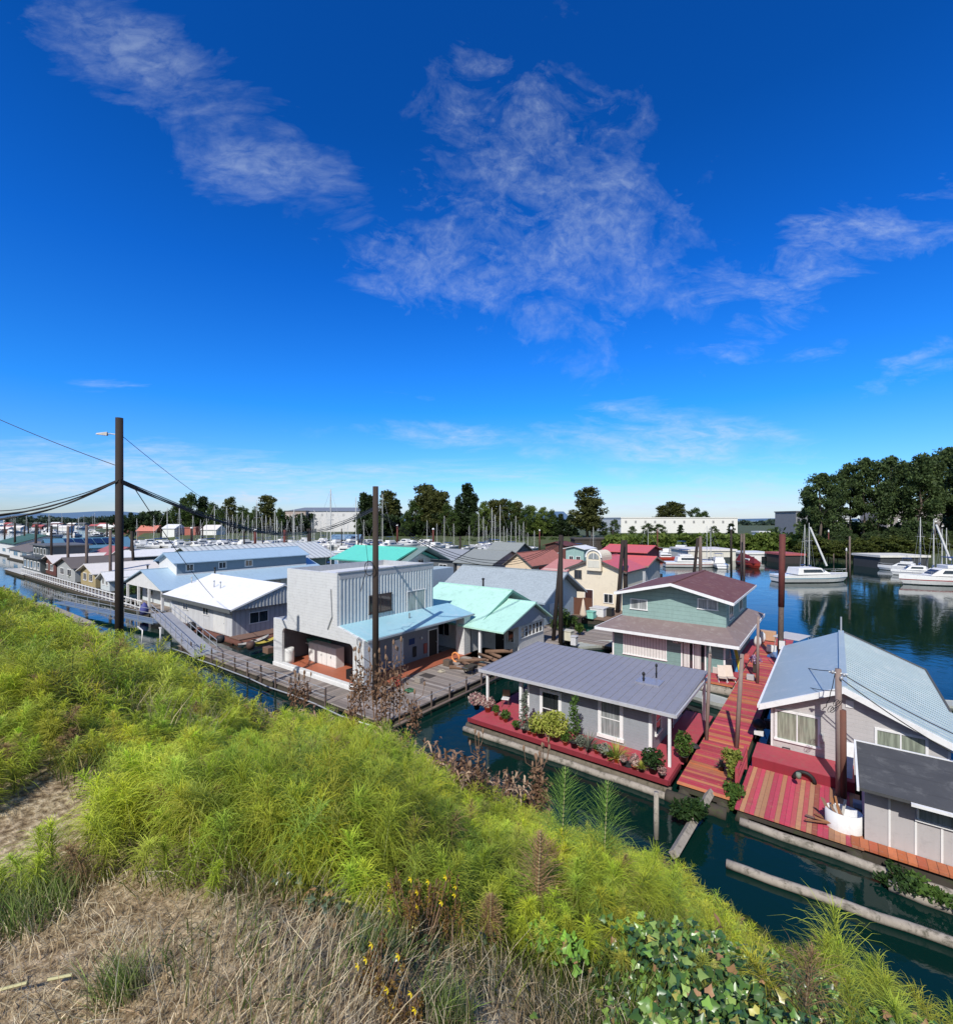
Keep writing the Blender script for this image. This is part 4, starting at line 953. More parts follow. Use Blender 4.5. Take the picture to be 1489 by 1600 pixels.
# ================================================================ L: ribbed pale roof further back
def simple_house(name, org, label, cat, u0, u1, v0, v1, ze, zr, axis, wallm, roofm, over=.6, rib=0, trimm=None, wins=(), z0=.4, flt=True, apex=None, group=None):
    o = thing(name, org, label, cat, group)
    w = gable_body(u0, u1, v0, v1, z0, ze, zr-.1, axis, apex=apex).build('wall', wallm, o)
    r = gable_roof(u0-over, u1+over, v0-over, v1+over, ze-.1, zr+.1, axis, .14, rib=rib, apex=apex).build('roof', roofm, o)
    if trimm: verge(o, u0-over, u1+over, v0-over, v1+over, ze-.1, zr+.1, axis, trimm, .22, apex=apex)
    for (face, a, b, lo, hi, n) in wins:
        window(o, w, face, {'-v': v0, '+u': u1}[face], a, b, lo, hi, n=n, fw=.1)
    if flt: boxp(o, 'float', DKWOOD, u0-.5, u1+.5, v0-.5, v1+.5, -.3, z0-.003 if z0 < 1 else .4)
    return o
RIBR = surf('pale_ribbed_roof', (.58,.61,.60), .4, .1, .15, pat='rib', pw=1.1, ax='y', line=.6)
D_L = 83.0
lu0 = PD(208, D_L)[0]; lv = PD(208, D_L)[1]
simple_house('boathouse', (-100, 32, 0), 'large boathouse with a pale ribbed metal roof behind the light blue house', 'boathouse', -99, -84, 36, 62, 4.0, 6.6, 'v', surf('dark_green_wall', (.10,.16,.14), .7), RIBR, wins=(('-v',-96,-93,1.3,2.6,2),))
# far left homes
SLT = surf('slate_roof', (.12,.13,.14), .85, .15, .1)
sb = simple_house('floating_house', (-171, 36, 0), 'pale blue house with solar panels on its blue roof, far left', 'floating home', -178, -168.5, 33.5, 52, 3.6, 6.2, 'v', WK, surf('deep_blue_roof', (.10,.22,.32), .5), trimm=None, wins=(('-v',-175,-173,1.5,2.8,2),('+u',38,40,1.4,2.6,2),('+u',44,46,1.4,2.6,2)))
for k in range(6):
    a = 37+k*2.2; m = MB(); zz = lambda u_: 6.35-(u_+173.25)*.44
    m.hull8([(-172.4,a,zz(-172.4)),(-169.3,a,zz(-169.3)),(-169.3,a+1.9,zz(-169.3)),(-172.4,a+1.9,zz(-172.4)),(-172.4,a,zz(-172.4)+.12),(-169.3,a,zz(-169.3)+.12),(-169.3,a+1.9,zz(-169.3)+.12),(-172.4,a+1.9,zz(-172.4)+.12)])
    m.build('solar_panel', glass('panel_glass', (.02,.03,.06)) if k == 0 else MATS['panel_glass'], sb)
dk = thing('floating_house', (-135, 24, 0), 'dark grey two storey floating house with white framed windows at the left edge', 'floating home')
DG = surf('dark_grey_wall', (.10,.12,.13), .6)
dw = MB().box(-146, -130.5, 24.4, 33, .5, 3.2).build('lower_wall', DG, dk); MB().box(-146, -133, 26, 33, 3.2, 5.8).build('upper_wall', DG, dk)
MB().box(-146.5,-130,23.9,33.5,3.2,3.45).build('balcony', surf('charcoal', (.06,.07,.075), .7), dk); MB().box(-146.5,-132.4,25.5,33.5,5.8,6.05).build('roof', SLT, dk)
for k in range(5): window(dk, dw, '-v', 24.4, -145+k*3, -143.4+k*3, 1.1, 2.6, n=1, fw=.14, g=G_CURT if k % 2 else G_DARK)
for k in range(4): window(dk, dw, '-v', 26, -145+k*3, -143.6+k*3, 4, 5.2, n=1, fw=.12)
deck(dk, surf('pale_dock', (.5,.5,.48), .8), -147, -128.5, 21.4, 24.4, .6); boxp(dk, 'float', DKWOOD, -147, -128.5, 21.6, 33, -.3, .5)
m = MB()
for k in range(12): m.box(-146.4+k*1.2,-146.34+k*1.2,23.95,24.0,3.45,4.4)
m.box(-146.4,-132,23.94,24.01,4.4,4.46); m.build('railing', GALV, dk)
REDR = surf('faded_red_roof', (.36,.12,.11), .6, .1, .1)
WHR = surf('off_white_roof', (.7,.66,.62), .6, .08, .1)
def leftbox(px0, px1, D, ztop_e, ztop_r, wallm, roofm, label, depth=9, name='floating_house', cat='floating home', wins=True, axis='v'):
    a = PD(px0, D); b = PD(px1, D); vv = (a[1]+b[1])/2; u0, u1 = min(a[0], b[0]), max(a[0], b[0])
    u0 = uat(px0, vv); u1 = uat(px1, vv); u0, u1 = min(u0,u1), max(u0,u1)
    L = u1-u0
    return simple_house(name, (u0+L/2, vv+depth/2, 0), label, cat, u0, u1, vv, vv+depth, ztop_e, ztop_r, axis, wallm, roofm,
        wins=(('-v', u0+L*.2, u0+L*.4, 1.3, 2.4, 2), ('-v', u0+L*.6, u0+L*.8, 1.3, 2.4, 2), ('+u', vv+1.5, vv+3, 1.3, 2.4, 2)) if wins else ())
BRW = surf('brown_red_wall', (.13,.05,.04), .8); TANW = surf('tan_wall', (.42,.34,.18), .8)
leftbox(68, 88, 97, 3.0, 4.2, BRW, WHR, 'brown walled floating house with a pale roof, behind the white railing, nearer the left edge')
leftbox(90, 118, 88, 3.0, 4.4, surf('pale_grey_cabin', (.40,.42,.42), .8), surf('dark_brown_roof', (.14,.12,.11), .8), 'pale grey floating house with a dark brown roof beside the brown walled one')
leftbox(127, 150, 80, 2.8, 4.0, TANW, WHR, 'tan floating house with a pale pink roof behind the white railing')
leftbox(134, 160, 104, 3.2, 5.4, W_, REDR, 'white floating house with a faded red roof at the left', axis='u')
leftbox(178, 196, 96, 4.2, 5.2, DG, W_, 'dark sided boathouse with a white roof beside the ribbed boathouse', depth=14)
leftbox(0, 26, 150, 4.4, 6.6, W_, surf('dark_green_roof', (.05,.12,.09), .7), 'white floating house with a dark green roof at the left edge', depth=14, axis='u')
leftbox(16, 50, 132, 3.2, 4.8, W_, surf('grey_brown_roof', (.16,.14,.13), .8), 'white floating house with a grey brown roof in front of the green roofed one', depth=12, axis='u')
leftbox(158, 172, 75, 2.2, 3.2, WK, W_, 'small pale green hut at the dock behind the white railing', depth=4)

# ================================================================ D: tall mint roofed house behind B
Dh = thing('floating_house', (-50, 47, 0), 'tall white floating house with a bright mint gable roof behind the grey two storey house', 'floating home')
gable_body(-58, -46.9, 43.5, 51.2, .4, 5.9, 7.5, 'u').build('wall', WHC, Dh)
MB().box(-46.89, -42.5, 43.6, 51.1, .4, 4.9).build('low_wall', LBL, Dh)
MI2 = surf('bright_mint_roof', (.13,.60,.46), .4, .08, .1)
gable_roof(-59, -46.0, 42.7, 52.0, 5.85, 7.6, 'u', .14).build('roof', MI2, Dh)
gable_roof(-52, -44.6, 43.7, 52.9, 5.75, 7.75, 'u', .14).build('roof', surf('grey_green_roof', (.17,.24,.23), .6), Dh)
verge(Dh, -59, -46.0, 42.7, 52.0, 5.85, 7.6, 'u', surf('mint_dark_trim', (.08,.35,.28), .5), .2)
window(Dh, None, '+u', -46.88, 48.6, 49.6, 5.2, 5.9); window(Dh, None, '-v', 43.5, -56, -54.6, 3.6, 4.8)
boxp(Dh, 'float', DKWOOD, -58.5, -42.3, 43, 52, -.3, .38)

# ================================================================ F: cream house with arched dormer; red roofs behind
CRM = surf('cream_stucco', (.72,.64,.50), .8, .06, .12)
DBR = surf('dark_bronze_trim', (.10,.09,.08), .6)
REDM = surf('bright_red_roof', (.58,.12,.12), .5, .08, .1, pat='seam', pw=.8, ax='x', line=.9)
Fh = thing('floating_house', (-23.5, 58, 0), 'cream stucco floating house with an arched window dormer and red roof', 'floating home')
fv = 56.2; fu0, fu1 = uat(889, fv), uat(975, fv); fc = uat(930, fv)
fze = zat(890, (fu0+fu1)/2, fv); fzr = fze+1.35
print('F', fu0, fu1, fze)
fwall = gable_body(fu0, fu1, fv, 63, .5, fze, fzr, 'v', apex=fc).build('wall', CRM, Fh)
gable_roof(fu0-.4, fu1+.4, fv-.4, 63.4, fze-.05, fzr+.15, 'v', .14, apex=fc).build('roof', REDM, Fh)
verge(Fh, fu0-.4, fu1+.4, fv-.4, 63.4, fze-.05, fzr+.15, 'v', DBR, .22, apex=fc)
ar = [(fc-.95,fze-.1),(fc+.95,fze-.1)]+[(fc+.95*math.cos(a), fzr+.15+.85*math.sin(a)) for a in [k*math.pi/10 for k in range(11)]]
MB().prism(ar, 'v', fv-.55, fv+3).build('dormer', CRM, Fh)
ar = [(fc-.68,fzr+.0),(fc+.68,fzr+.0)]+[(fc+.68*math.cos(a), fzr+.12+.62*math.sin(a)) for a in [k*math.pi/10 for k in range(11)]]
w_ = MB().prism(ar, 'v', fv-.60, fv-.551).build('arched_window', G_CURT, Fh)
ro = MB(); pts = [(fc+1.0*math.cos(a), fv-.62, fzr+.2+.95*math.sin(a)) for a in [k*math.pi/10 for k in range(11)]]; ro.tube(pts, .1, 6); ro.box(fc-.03,fc+.03,fv-.63,fv-.6,fzr,fzr+.75); ro.build('arch_trim', TRIM, w_)
MB().box(fc-.75, fc+.75, fv-.58, fv-.553, fzr-1.05, fzr-.2).build('panel', surf('cream_panel', (.6,.58,.5), .6), Fh)
a, b = uat(898, fv), uat(908, fv); window(Fh, fwall, '-v', fv, a, b, zat(903, a, fv), zat(891, a, fv), n=2, fr=DBR)
a, b = uat(944, fv), uat(957, fv); window(Fh, fwall, '-v', fv, a, b, zat(941, a, fv), zat(928, a, fv), n=2)
a, b = uat(914, fv), uat(926, fv); d = door(Fh, '-v', fv, a, b, .6, zat(921, a, fv), surf('dark_open_door', (.05,.02,.02), .5))
deck(Fh, surf('brown_terrace', (.2,.13,.09), .9, .2, .3), fu0-3, fu1+1.5, 49.5, fv, .6); boxp(Fh, 'float', DKWOOD, fu0-2.9, fu1+1.4, 49.6, 68, -.3, .53)
f2u = uat(1011,72); f2v = vat(1036,f2u)
print('F2', f2u, f2v, zat(884.5,f2u,72), zat(869.5,f2u,(72+f2v)/2))
F2 = simple_house('floating_house', (-24, 78, 0), 'grey floating house with bright red roof right of the cream house', 'floating home', uat(955,72), f2u-.4, 72.4, f2v-.4, zat(884.5,f2u,72)+.1, zat(869.5,f2u,(72+f2v)/2)-.1, 'u', surf('grey_panels', (.42,.43,.44), .6, pat='rib', pw=.8, ax='y', line=.7), REDM, trimm=surf('brown_verge', (.3,.22,.16), .6), wins=(('-v',f2u-3.2,f2u-1.8,1.4,3.0,2),))
F3 = simple_house('floating_house', (-41, 100, 0), 'dark red walled floating house with a red roof, behind the cream house', 'floating home', uat(943,92), uat(1008,92), 92, 101, zat(862,-30,92), zat(853,-30,96), 'u', surf('maroon_wall', (.22,.05,.055), .7), REDM, wins=(('-v',uat(950,92),uat(960,92),2,3.4,2),))
# G: beige house with salmon roof
SAL = surf('salmon_roof', (.45,.17,.13), .8, .1, .1, pat='shingle', pw=.8)
gv = 71.5; gu0, gu1 = uat(789.5, gv), uat(830, gv); gc = uat(817.5, gv)
gze = zat(881, gu0, gv); gzr = zat(865, gc, gv); print('G', gu0, gu1, gze, gzr)
G_ = simple_house('floating_house', (-44, 76, 0), 'beige stucco floating house with a salmon red gable roof and small arched door', 'floating home', gu0, gu1, gv, 84, gze, gzr, 'v', surf('beige_stucco', (.70,.55,.38), .8, .06, .1), SAL, over=.4, trimm=DBR, wins=(('+u',74,76,2.6,3.6,2),('+u',78,80,2.6,3.6,2)))
ad = MB(); dc = gu1-1.0; ad.prism([(dc-.4,1.2),(dc+.4,1.2)]+[(dc+.4*math.cos(a), 2.6+.4*math.sin(a)) for a in [k*math.pi/8 for k in range(9)]], 'v', gv-.05, gv-.003); ad.build('door', surf('brown_arch_door', (.12,.06,.04), .6), G_)
G2 = simple_house('floating_house', (-36, 76, 0), 'pink walled annex with a faded pink roof right of the beige house', 'floating home', uat(848,69), uat(884,69), 69, 80, 3.4, 4.6, 'u', surf('pink_wall', (.62,.42,.36), .8), surf('pink_roof', (.50,.22,.20), .8), over=.3, wins=(('-v',uat(852,69),uat(858,69),1.8,2.8,1),))
# H: grey roofed houses
GRF = surf('sage_grey_roof', (.24,.26,.25), .85, .1, .1)
H1 = leftbox(655, 709, 98, 3.6, 5.2, SLT, surf('blue_grey_felt', (.28,.30,.33), .8), 'dark floating house with a smooth blue grey roof behind the mint roofed house', depth=9, axis='u')
H2 = leftbox(714, 768, 90, 3.4, 5.4, surf('grey_cream_wall', (.45,.42,.38), .8), GRF, 'floating house with a sage grey roof and open porch, left of the beige house', depth=12, axis='u')
H3 = leftbox(758, 800, 106, 3.8, 6.2, SLT, GRF, 'floating house with a grey roof and skylight behind the sage roofed one', depth=9, axis='u')
# small boat shelters behind
leftbox(884, 912, 118, 4.4, 4.9, surf('pale_teal_panel', (.3,.45,.42), .5), W_, 'pale green boat shelter behind the cream house', depth=6, name='boat_shelter', cat='boat shelter')
leftbox(852, 884, 130, 4.6, 5.4, BRW, surf('dark_rust_roof', (.12,.04,.035), .8), 'dark rust roofed boathouse beyond the salmon roofed house', depth=6, name='boathouse', cat='boathouse')
# terrace stuff in front of F
uu_, vv_ = PZ(911, 968, .6)
um = thing('parasol', (uu_,vv_,.6), 'closed cream parasol on the terrace of the cream house', 'parasol'); m = MB(); m.lathe((uu_,vv_,.6), [(.35,.35),(.4,.6),(.18,1.6),(.12,2.0),(.02,2.3)], 10); m.build('canopy', surf('cream_canvas', (.68,.56,.44), .9), um); m = MB(); m.tube([(uu_,vv_,.6),(uu_,vv_,3.0)], .025, 6); m.build('pole', GALV, um)
for q, (px, py, w, h, c, lb) in enumerate(((923,966,.9,.9,(.25,.6,.5),'mint green storage box on the terrace of the cream house'),(936,962,1.6,1.1,(.7,.7,.7),'white covered table set on the terrace of the cream house'),(951,962,1.0,1.0,(.02,.02,.02),'black barbecue on the terrace of the cream house'),(888,1000,.8,1.0,(.65,.62,.5),'cream planter box on the dock behind the twin dark piles'),(897,1008,.5,.9,(.6,.6,.62),'small white dock locker beside the cream planter'),(898,978,1.0,1.1,(.12,.08,.05),'brown garden seat on the terrace below the parasol'))):
    u, v = PZ(px, py, .6); o = thing('garden_box', (u,v,.6), lb, 'box')
    boxp(o, 'body', surf('garden_%d'%q, c, .6), u-w/2, u+w/2, v-w/2, v+w/2, .6, .6+h*.8, bevel=.05); boxp(o, 'lid', surf('garden_lid_%d'%q, tuple(x*.85 for x in c), .6), u-w/2-.04, u+w/2+.04, v-w/2-.04, v+w/2+.04, .603+h*.8, .6+h*.9, bevel=.02)
L_MID = leafmat('garden_leaf', (.03,.07,.015), (.09,.15,.03), noise_dark=False)
for q, (px, py, r, h) in enumerate(((872,985,.9,2.2),(882,975,1.0,2.4),(893,985,.7,1.4),(905,992,.6,1.1),(125,905,1.8,2.6),(152,905,2.0,2.8),(165,908,1.5,2.2),(200,935,1.2,2.0),(212,925,1.2,2.2),(62,888,1.3,2.2))):
    shrub('garden_shrub', px, py, .5, r, h, L_MID, ('bushy plant behind the left twin pile','taller bushy plant on the cream house terrace','round plant left of the terrace seat','low plant in front of the terrace seat','left most round shrub behind the white railing','big round shrub before the tan house','shrub right of the tan house','shrub in the porch of the pale blue house','taller shrub by the pale blue house porch','shrub beside the dark grey house')[q], 420, .12*max(1,r), 30+q)
for q in range(9):
    u, v = PZ(722+q*7.2, 1046-q*2.4, .5); m = MB(); a = random.uniform(-.5,.5); L = random.uniform(.7,1.2)
    m.tube([(u-L*math.cos(a),v-L*math.sin(a),.62+.12*(q%3)),(u+L*math.cos(a),v+L*math.sin(a),.66+.2*(q%3))], random.uniform(.1,.17), 8)
    single('driftwood_log', m, surf('driftwood', (.2,.12,.08), .9, .3, .4) if q == 0 else MATS['driftwood'], (u,v,.6), 'weathered driftwood log in the heap beside the mint roofed cottage', 'log', 'driftwood logs heaped on the grey dock')
u, v = PZ(753, 1038, .5); m = MB(); m.lathe((u,v,.5), [(.16,0),(.2,.4),(.21,.42),(.18,.42)], 14); single('bucket', m, surf('pale_blue_bucket', (.4,.65,.72), .4), (u,v,.5), 'pale blue bucket beside the driftwood heap', 'bucket')
u, v = PZ(735, 1052, .5)
bc = thing('hand_cart', (u,v,.5), 'dark two wheeled cart at the right corner pier of the grey house', 'cart')
for dx in (-.35,.35):
    m = MB(); m.tube([(u+dx+.0, v+.28*math.cos(a), .8+.28*math.sin(a)) for a in [k*math.pi/8 for k in range(17)]], .035, 6); m.build('wheel', BLK, bc)
boxp(bc, 'tray', DKWOOD, u-.3, u+.3, v-.6, v+.5, .85, 1.05)
m = MB(); m.tube([(u-.2,v-.6,1.0),(u-.2,v-1.3,1.3),(u+.2,v-1.3,1.3),(u+.2,v-.6,1.0)], .02, 5); m.build('handle', GALV, bc)
u, v = PZ(622, 1072, .5); m = MB(); m.lathe((u,v,.5), [(.2,0),(.24,.3),(.12,.6),(.03,.75)], 10); single('fuel_can', m, surf('red_plastic', (.55,.06,.05), .4), (u,v,.5), 'red can standing on the grey dock near the house corner', 'can')

# ================================================================ piles and poles
def pile(px, ytop, ybase, wpx, mat, label, group='mooring piles standing in the marina', lean=0, D=None, name='mooring_pile', cap=None, zb=-.5):
    D = D or Dw(ybase); u, v = PD(px, D); zt = CAMH-(ytop-CY)/F*D; r = wpx/2/F*D
    o = thing(name, (u,v,0), label, 'pile', group)
    m = MB(); lx = lean/F*D
    ru, rv = to_uv(lx, 0)
    m.tube([(u+ru,v+rv,zb),(u,v,zt)], r*1.08, 12, r1=r*.92); m.build('shaft', mat, o)
    if cap == 'lamp':
        m = MB(); m.lathe((u,v,zt+.05), [(r*1.1,0),(r*1.3,.25),(r*.9,.6),(.02,.75)], 10); m.build('lamp_cap', W_, o)
    elif cap == 'cone':
        m = MB(); m.lathe((u,v,zt-.02), [(r*1.05,0),(.02,.35)], 10); m.build('cap', CONC, o)
    return o
gl = 'mooring piles standing in the marina'
bands = [
 (8,820,858,2.2,PILE,0,0,None),(24,817,871,2.8,PILE,0,0,None),(39,822,866,2,PILE,0,0,None),(57,820,890,3.2,PILE,-1,0,None),(81,821,900,3.3,PILE,0,0,None),
 (107,822,908,3.8,PILE_W,0,0,None),(136,820,912,4,PILE_W,0,0,None),(168,817,858,2.6,PILE,0,0,None),(173,828,920,4.2,PILE_W,0,0,None),(91,818,840,1.3,PILE,0,0,None),
 (75,817,840,1.6,PILE,0,0,None),(113,817,840,1.6,PILE,0,0,None),(45,816,836,1.6,PILE,0,0,None),(60,816,842,1.5,PILE,0,0,None),
 (206,830,905,4,PILE,5,0,None),(207,830,900,3.4,PILE,-4,0,None),(252,826,848,2,PILE,0,0,None),(300,826,852,3.6,PILE,0,'lamp',None),(317,822,852,2,PILE,0,0,None),
 (382,830,861,2.2,PILE,0,0,None),(399,830,862,4,PILE_R,0,'lamp',None),(445,828,893,4.3,PILE_R,0,0,None),(449,829,893,2,PILE,0,0,None),
 (481,826,892,3.6,PILE,4,0,None),(484,826,890,3.8,PILE,2,0,None),(485,828,888,3,PILE,-1,0,None),(560,834,866,2.4,PILE,0,0,None),(565,836,858,1.6,PILE,0,0,None),(411,830,858,1.4,PILE,0,0,None),
 (534,826,866,1.6,PILE,0,0,None),(621,822,852,2.8,PILE_R,0,'lamp',None),(677,828,857,3,PILE_R,0,'lamp',None),(719,838,895,3.4,PILE,0,0,None),
 (843,830,856,2,PILE_R,0,'lamp',None),(957,828,860,2.2,PILE,0,0,None),(1027,826,868,1.8,PILE_R,0,'cone',None),(1142,828,893,3.2,PILE,0,'lamp',None),(1158,834,906,3.0,PILE_W,0,0,None),(1162,834,908,3.0,PILE_W,0,0,None),
 (1322,862,902,2.0,PILE_W,0,'lamp',None),(1327,838,903,2.6,PILE_W,0,0,None),(1294,832,876,1.6,PILE_R,0,'lamp',None),(1302,865,880,1.2,PILE_W,0,0,None),
]
names_dark = {}
for k, (px, yt, yb, w, mt, ln, cp, D) in enumerate(bands):
    kind = {'tarred_pile':'black tarred mooring pile','rusty_pile':'rust red mooring pile','weathered_pile':'weathered brown mooring pile'}[mt.name]
    if cp == 'lamp': kind += ' topped with a white lamp'
    far = 'far across the channel' if yb < 870 else 'rising from the dock' 
    side = 'at left' if px < 240 else ('in mid marina' if px < 900 else 'at right')
    pile(px, yt, yb, w, mt, '%s %s %s' % (kind, far, side), '%s %s %s' % (kind, far, side), ln, D, cap=cp or None)
P = {}
def bigpile(key, px, yt, D, w, mat, label, lean=0, zb=-.5, name='mooring_pile', cap=None):
    o = pile(px, yt, None, w, mat, label, None, lean, D, name, cap, zb); u, v = PD(px, D); P[key] = (u, v, CAMH-(yt-CY)/F*D)
    return o
o = bigpile('P1', 187, 653, 23.0, 11.5, PILE, 'tall black utility pole with a lamp near its top on the weedy left bank', zb=3.5, name='utility_pole')
u, v, zt = P['P1']; zl_ = zt-.78
m = MB(); m.tube([(u,v,zl_-.05),(u-.35,v-.25,zl_+.02),(u-.5,v-.38,zl_)], .03, 6); m.build('lamp_arm', GALV, o)
m = MB(); m.hull8([(u-.78,v-.66,zl_-.04),(u-.66,v-.76,zl_-.04),(u-.38,v-.4,zl_-.08),(u-.5,v-.3,zl_-.08),(u-.76,v-.64,zl_+.02),(u-.66,v-.72,zl_+.02),(u-.40,v-.38,zl_+.1),(u-.48,v-.32,zl_+.1)]); m.build('lamp_head', surf('lamp_grey', (.45,.42,.4), .5), o)
o = bigpile('P3', 587, 760, 29.2, 9.6, surf('dark_brown_pole', (.045,.032,.026), .9, .4, .5, 3), 'tall dark brown pole standing in front of the grey two storey house', zb=-.4, name='utility_pole')
o = bigpile('P4a', 878, 838, 43.5, 6, PILE, 'left leaning black pile of the twin piles behind the purple roof', lean=-15)
o = bigpile('P4b', 876, 836, 42.5, 7, PILE, 'upright black pile of the twin piles behind the purple roof')
bigpile('P5a', 973, 844, 56, 6, PILE, 'left leaning black pile of the pair before the cream house', lean=-10)
bigpile('P5b', 977, 844, 57, 6.5, PILE, 'upright black pile of the pair before the cream house')
bigpile('P6a', 1090, 840, 80, 4.6, PILE, 'leaning dark pile of the pair behind the green house', lean=-9)
bigpile('P6b', 1094, 838, 80, 5, PILE_W, 'upright dark pile of the pair behind the green house')
o = bigpile('P7', 1222, 835, 35.6, 7.6, PILE_W, 'tall pile, rust red above and pale brown below, beside the red walkway', lean=-4)
u, v, zt = P['P7']; r = 7.6/2/F*35.6
ru_, rv_ = to_uv(-4/F*35.6, 0); m = MB(); fz = 5.4/(zt+.5); m.tube([(u+ru_*fz,v+rv_*fz,zt-5.4),(u,v,zt+.02)], r*1.14, 12); m.build('red_sleeve', PILE_R, o)
m = MB(); m.box(u-.18,u+.18,v-.42,v-.2,1.9,2.5); m.build('meter_box', W_, o)
pw = surf('weathered_pole', (.27,.20,.175), .9, .35, .5, 3)
bigpile('W1', 1109, 1020, 23.7, 5.2, pw, 'short weathered post beside the right edge of the purple roof', lean=-6, zb=.2, name='post', cap='cone')
bigpile('W2', 1159, 1022, 22.9, 6.2, pw, 'short weathered post standing in the middle of the red walkway', lean=-9, zb=.4, name='post')
bigpile('W3', 1184, 963, 32, 4.2, pw, 'thin post on the red walkway beside the green house', lean=-1, zb=.4, name='post')
o = bigpile('W4', 1309, 1045, 19.0, 9.0, pw, 'weathered wooden utility pole with wires in front of the grey clapboard house', lean=2, zb=.4, name='utility_pole')
u, v, zt = P['W4']
m = MB(); m.tube([(u+.14,v-.02,zt-1.6),(u+.16,v-.02,.5)], .12, 8); m.build('brace', surf('brace_red_brown', (.16,.07,.05), .9, .3, .4), o)
m = MB(); [m.lathe((u+dx, v-.12, zt-.15-dz), [(.03,-.05),(.06,0),(.06,.06),(.02,.1)], 8) for dx, dz in ((-.18,0),(.18,.05),(.1,.2))]; m.tube([(u-.3,v-.05,zt-.16),(u+.3,v-.05,zt-.16)], .035, 5); m.build('insulator_bar', GALV, o)
bigpile('W5', 1025, 1238, 17.2, 8, LOG, 'short pale bollard log standing in the water by the bank', zb=-.3, name='bollard', cap=None)

# ================================================================ cables
def cable(a, b, sag, r, label, n=24, group=None, wob=0, seed=0):
    g = random.Random(seed); m = MB(); pts = []
    for i in range(n+1):
        t = i/n; s_ = 4*sag*t*(1-t)
        w = wob*math.sin(t*26+seed*2.1)*math.sin(math.pi*t)
        pts.append((a[0]+(b[0]-a[0])*t, a[1]+(b[1]-a[1])*t, a[2]+(b[2]-a[2])*t-s_+w))
    m.tube(pts, r, 5, cap=False)
    return single('cable', m, CABLE, ((a[0]+b[0])/2, (a[1]+b[1])/2, (a[2]+b[2])/2-sag), label, 'cable', group)
def at(px, py, D): return (*PD(px, D), CAMH-(py-CY)/F*D)
p1 = at(188, 748, 22.9); p1b = at(190, 756, 22.9)
p2 = at(482, 830, 60.0); p3 = at(587, 791, 29.4); p3b = at(588, 797, 29.4); p4 = at(876, 845, 42.4)
L0 = at(-310, 746, 20.0)
gA = 'bundle of black cables hanging from the tall black pole to the left'
for q in range(6):
    cable((L0[0], L0[1], L0[2]-.05*q), (p1[0], p1[1]-.02*q, p1[2]-.03*q), 1.55+.16*((q*7)%5)/2, .022+.006*(q%3), 'thick black cable of the bundle sagging left from the tall black pole', 40, gA, .03, q)
gB = 'bundle of black cables between the tall black pole and the dark piles'
for q in range(6):
    cable((p1b[0], p1b[1], p1b[2]+.2-.035*q), (p2[0], p2[1], p2[2]-.06*q), 1.0+.10*((q*3)%5)/2, .024+.006*(q%3), 'thick black cable of the bundle sagging right from the tall black pole', 40, gB, .03, q+9)
gC = 'bundle of black cables between the dark piles and the dark brown pole'
for q in range(5):
    cable((p3[0], p3[1], p3[2]-.05*q), (p2[0], p2[1], p2[2]-.06*q), .25+.08*((q*3)%5)/2, .022+.005*(q%3), 'thick black cable of the bundle between the dark piles and the dark brown pole', 40, gC, .02, q+20)
gD = 'bundle of black cables right of the dark brown pole'
for q in range(3):
    cable((p3b[0], p3b[1], p3b[2]-.08*q), (p4[0], p4[1], p4[2]-.1*q), 2.4+.1*q, .02, 'black cable running from the dark brown pole to the twin dark piles', 40, gD, .02, q+30)
cable(at(-300, 500, 26), at(184, 728, 23.0), .5, .018, 'single thin wire coming down from the upper left to the tall black pole')
cable(at(190, 680, 23.0), at(432, 830, 70), 1.2, .014, 'single thin wire running from the top of the tall black pole toward the far marina')
cable(at(207, 757, 23.0), at(334, 934, 47), .3, .022, 'thin service wire dropping from the tall black pole to the white boathouse roof')
m = MB(); c_ = at(577, 888, 29.0); m.tube([(c_[0]+.42*math.cos(t*.6), c_[1], c_[2]+.45*math.sin(t*.6)) for t in range(24)], .02, 5); m.tube([(c_[0]-.3,c_[1],c_[2]+1.5),(c_[0]-.1,c_[1],c_[2]+.3),(c_[0]-.8,c_[1],c_[2]-1.5)], .02, 5)
single('cable_coil', m, CABLE, c_, 'loop of spare black cable hanging beside the dark brown pole', 'cable')
w4 = P['W4']
cable((w4[0],w4[1],w4[2]-.1), at(1560, 1178, 15.5), .15, .02, 'upper black wire from the weathered utility pole off to the right')
cable((w4[0],w4[1],w4[2]-.3), at(1560, 1215, 16.0), .2, .02, 'lower black wire from the weathered utility pole off to the right')
cable((w4[0],w4[1],w4[2]-.1), at(1222, 1030, 35.3), .2, .018, 'black wire from the weathered utility pole to the tall rust red pile')
cable((w4[0]-.1,w4[1],w4[2]-.2), at(1283, 1108, 20.6), .4, .014, 'slack black wire from the weathered utility pole to the grey house wall', wob=.06)
cable((w4[0]-.1,w4[1],w4[2]-.9), at(1200, 1030, 30), .5, .014, 'thin black wire crossing the grey house roof')
cable(at(1109,1024,23.6), at(1159,1028,22.8), .15, .012, 'thin wire between the two short weathered posts')
for q, (px, py) in enumerate(((1296,1108),(1305,1098))):
    c_ = at(px, py, 18.7); m = MB(); m.tube([(c_[0]+.12*math.cos(t*.7)+.01*t, c_[1], c_[2]+.14*math.sin(t*.9)) for t in range(16)], .012, 5)
    single('cable_coil', m, CABLE, c_, ('lower left','upper right')[q]+' tangle of wire on the weathered utility pole', 'cable')

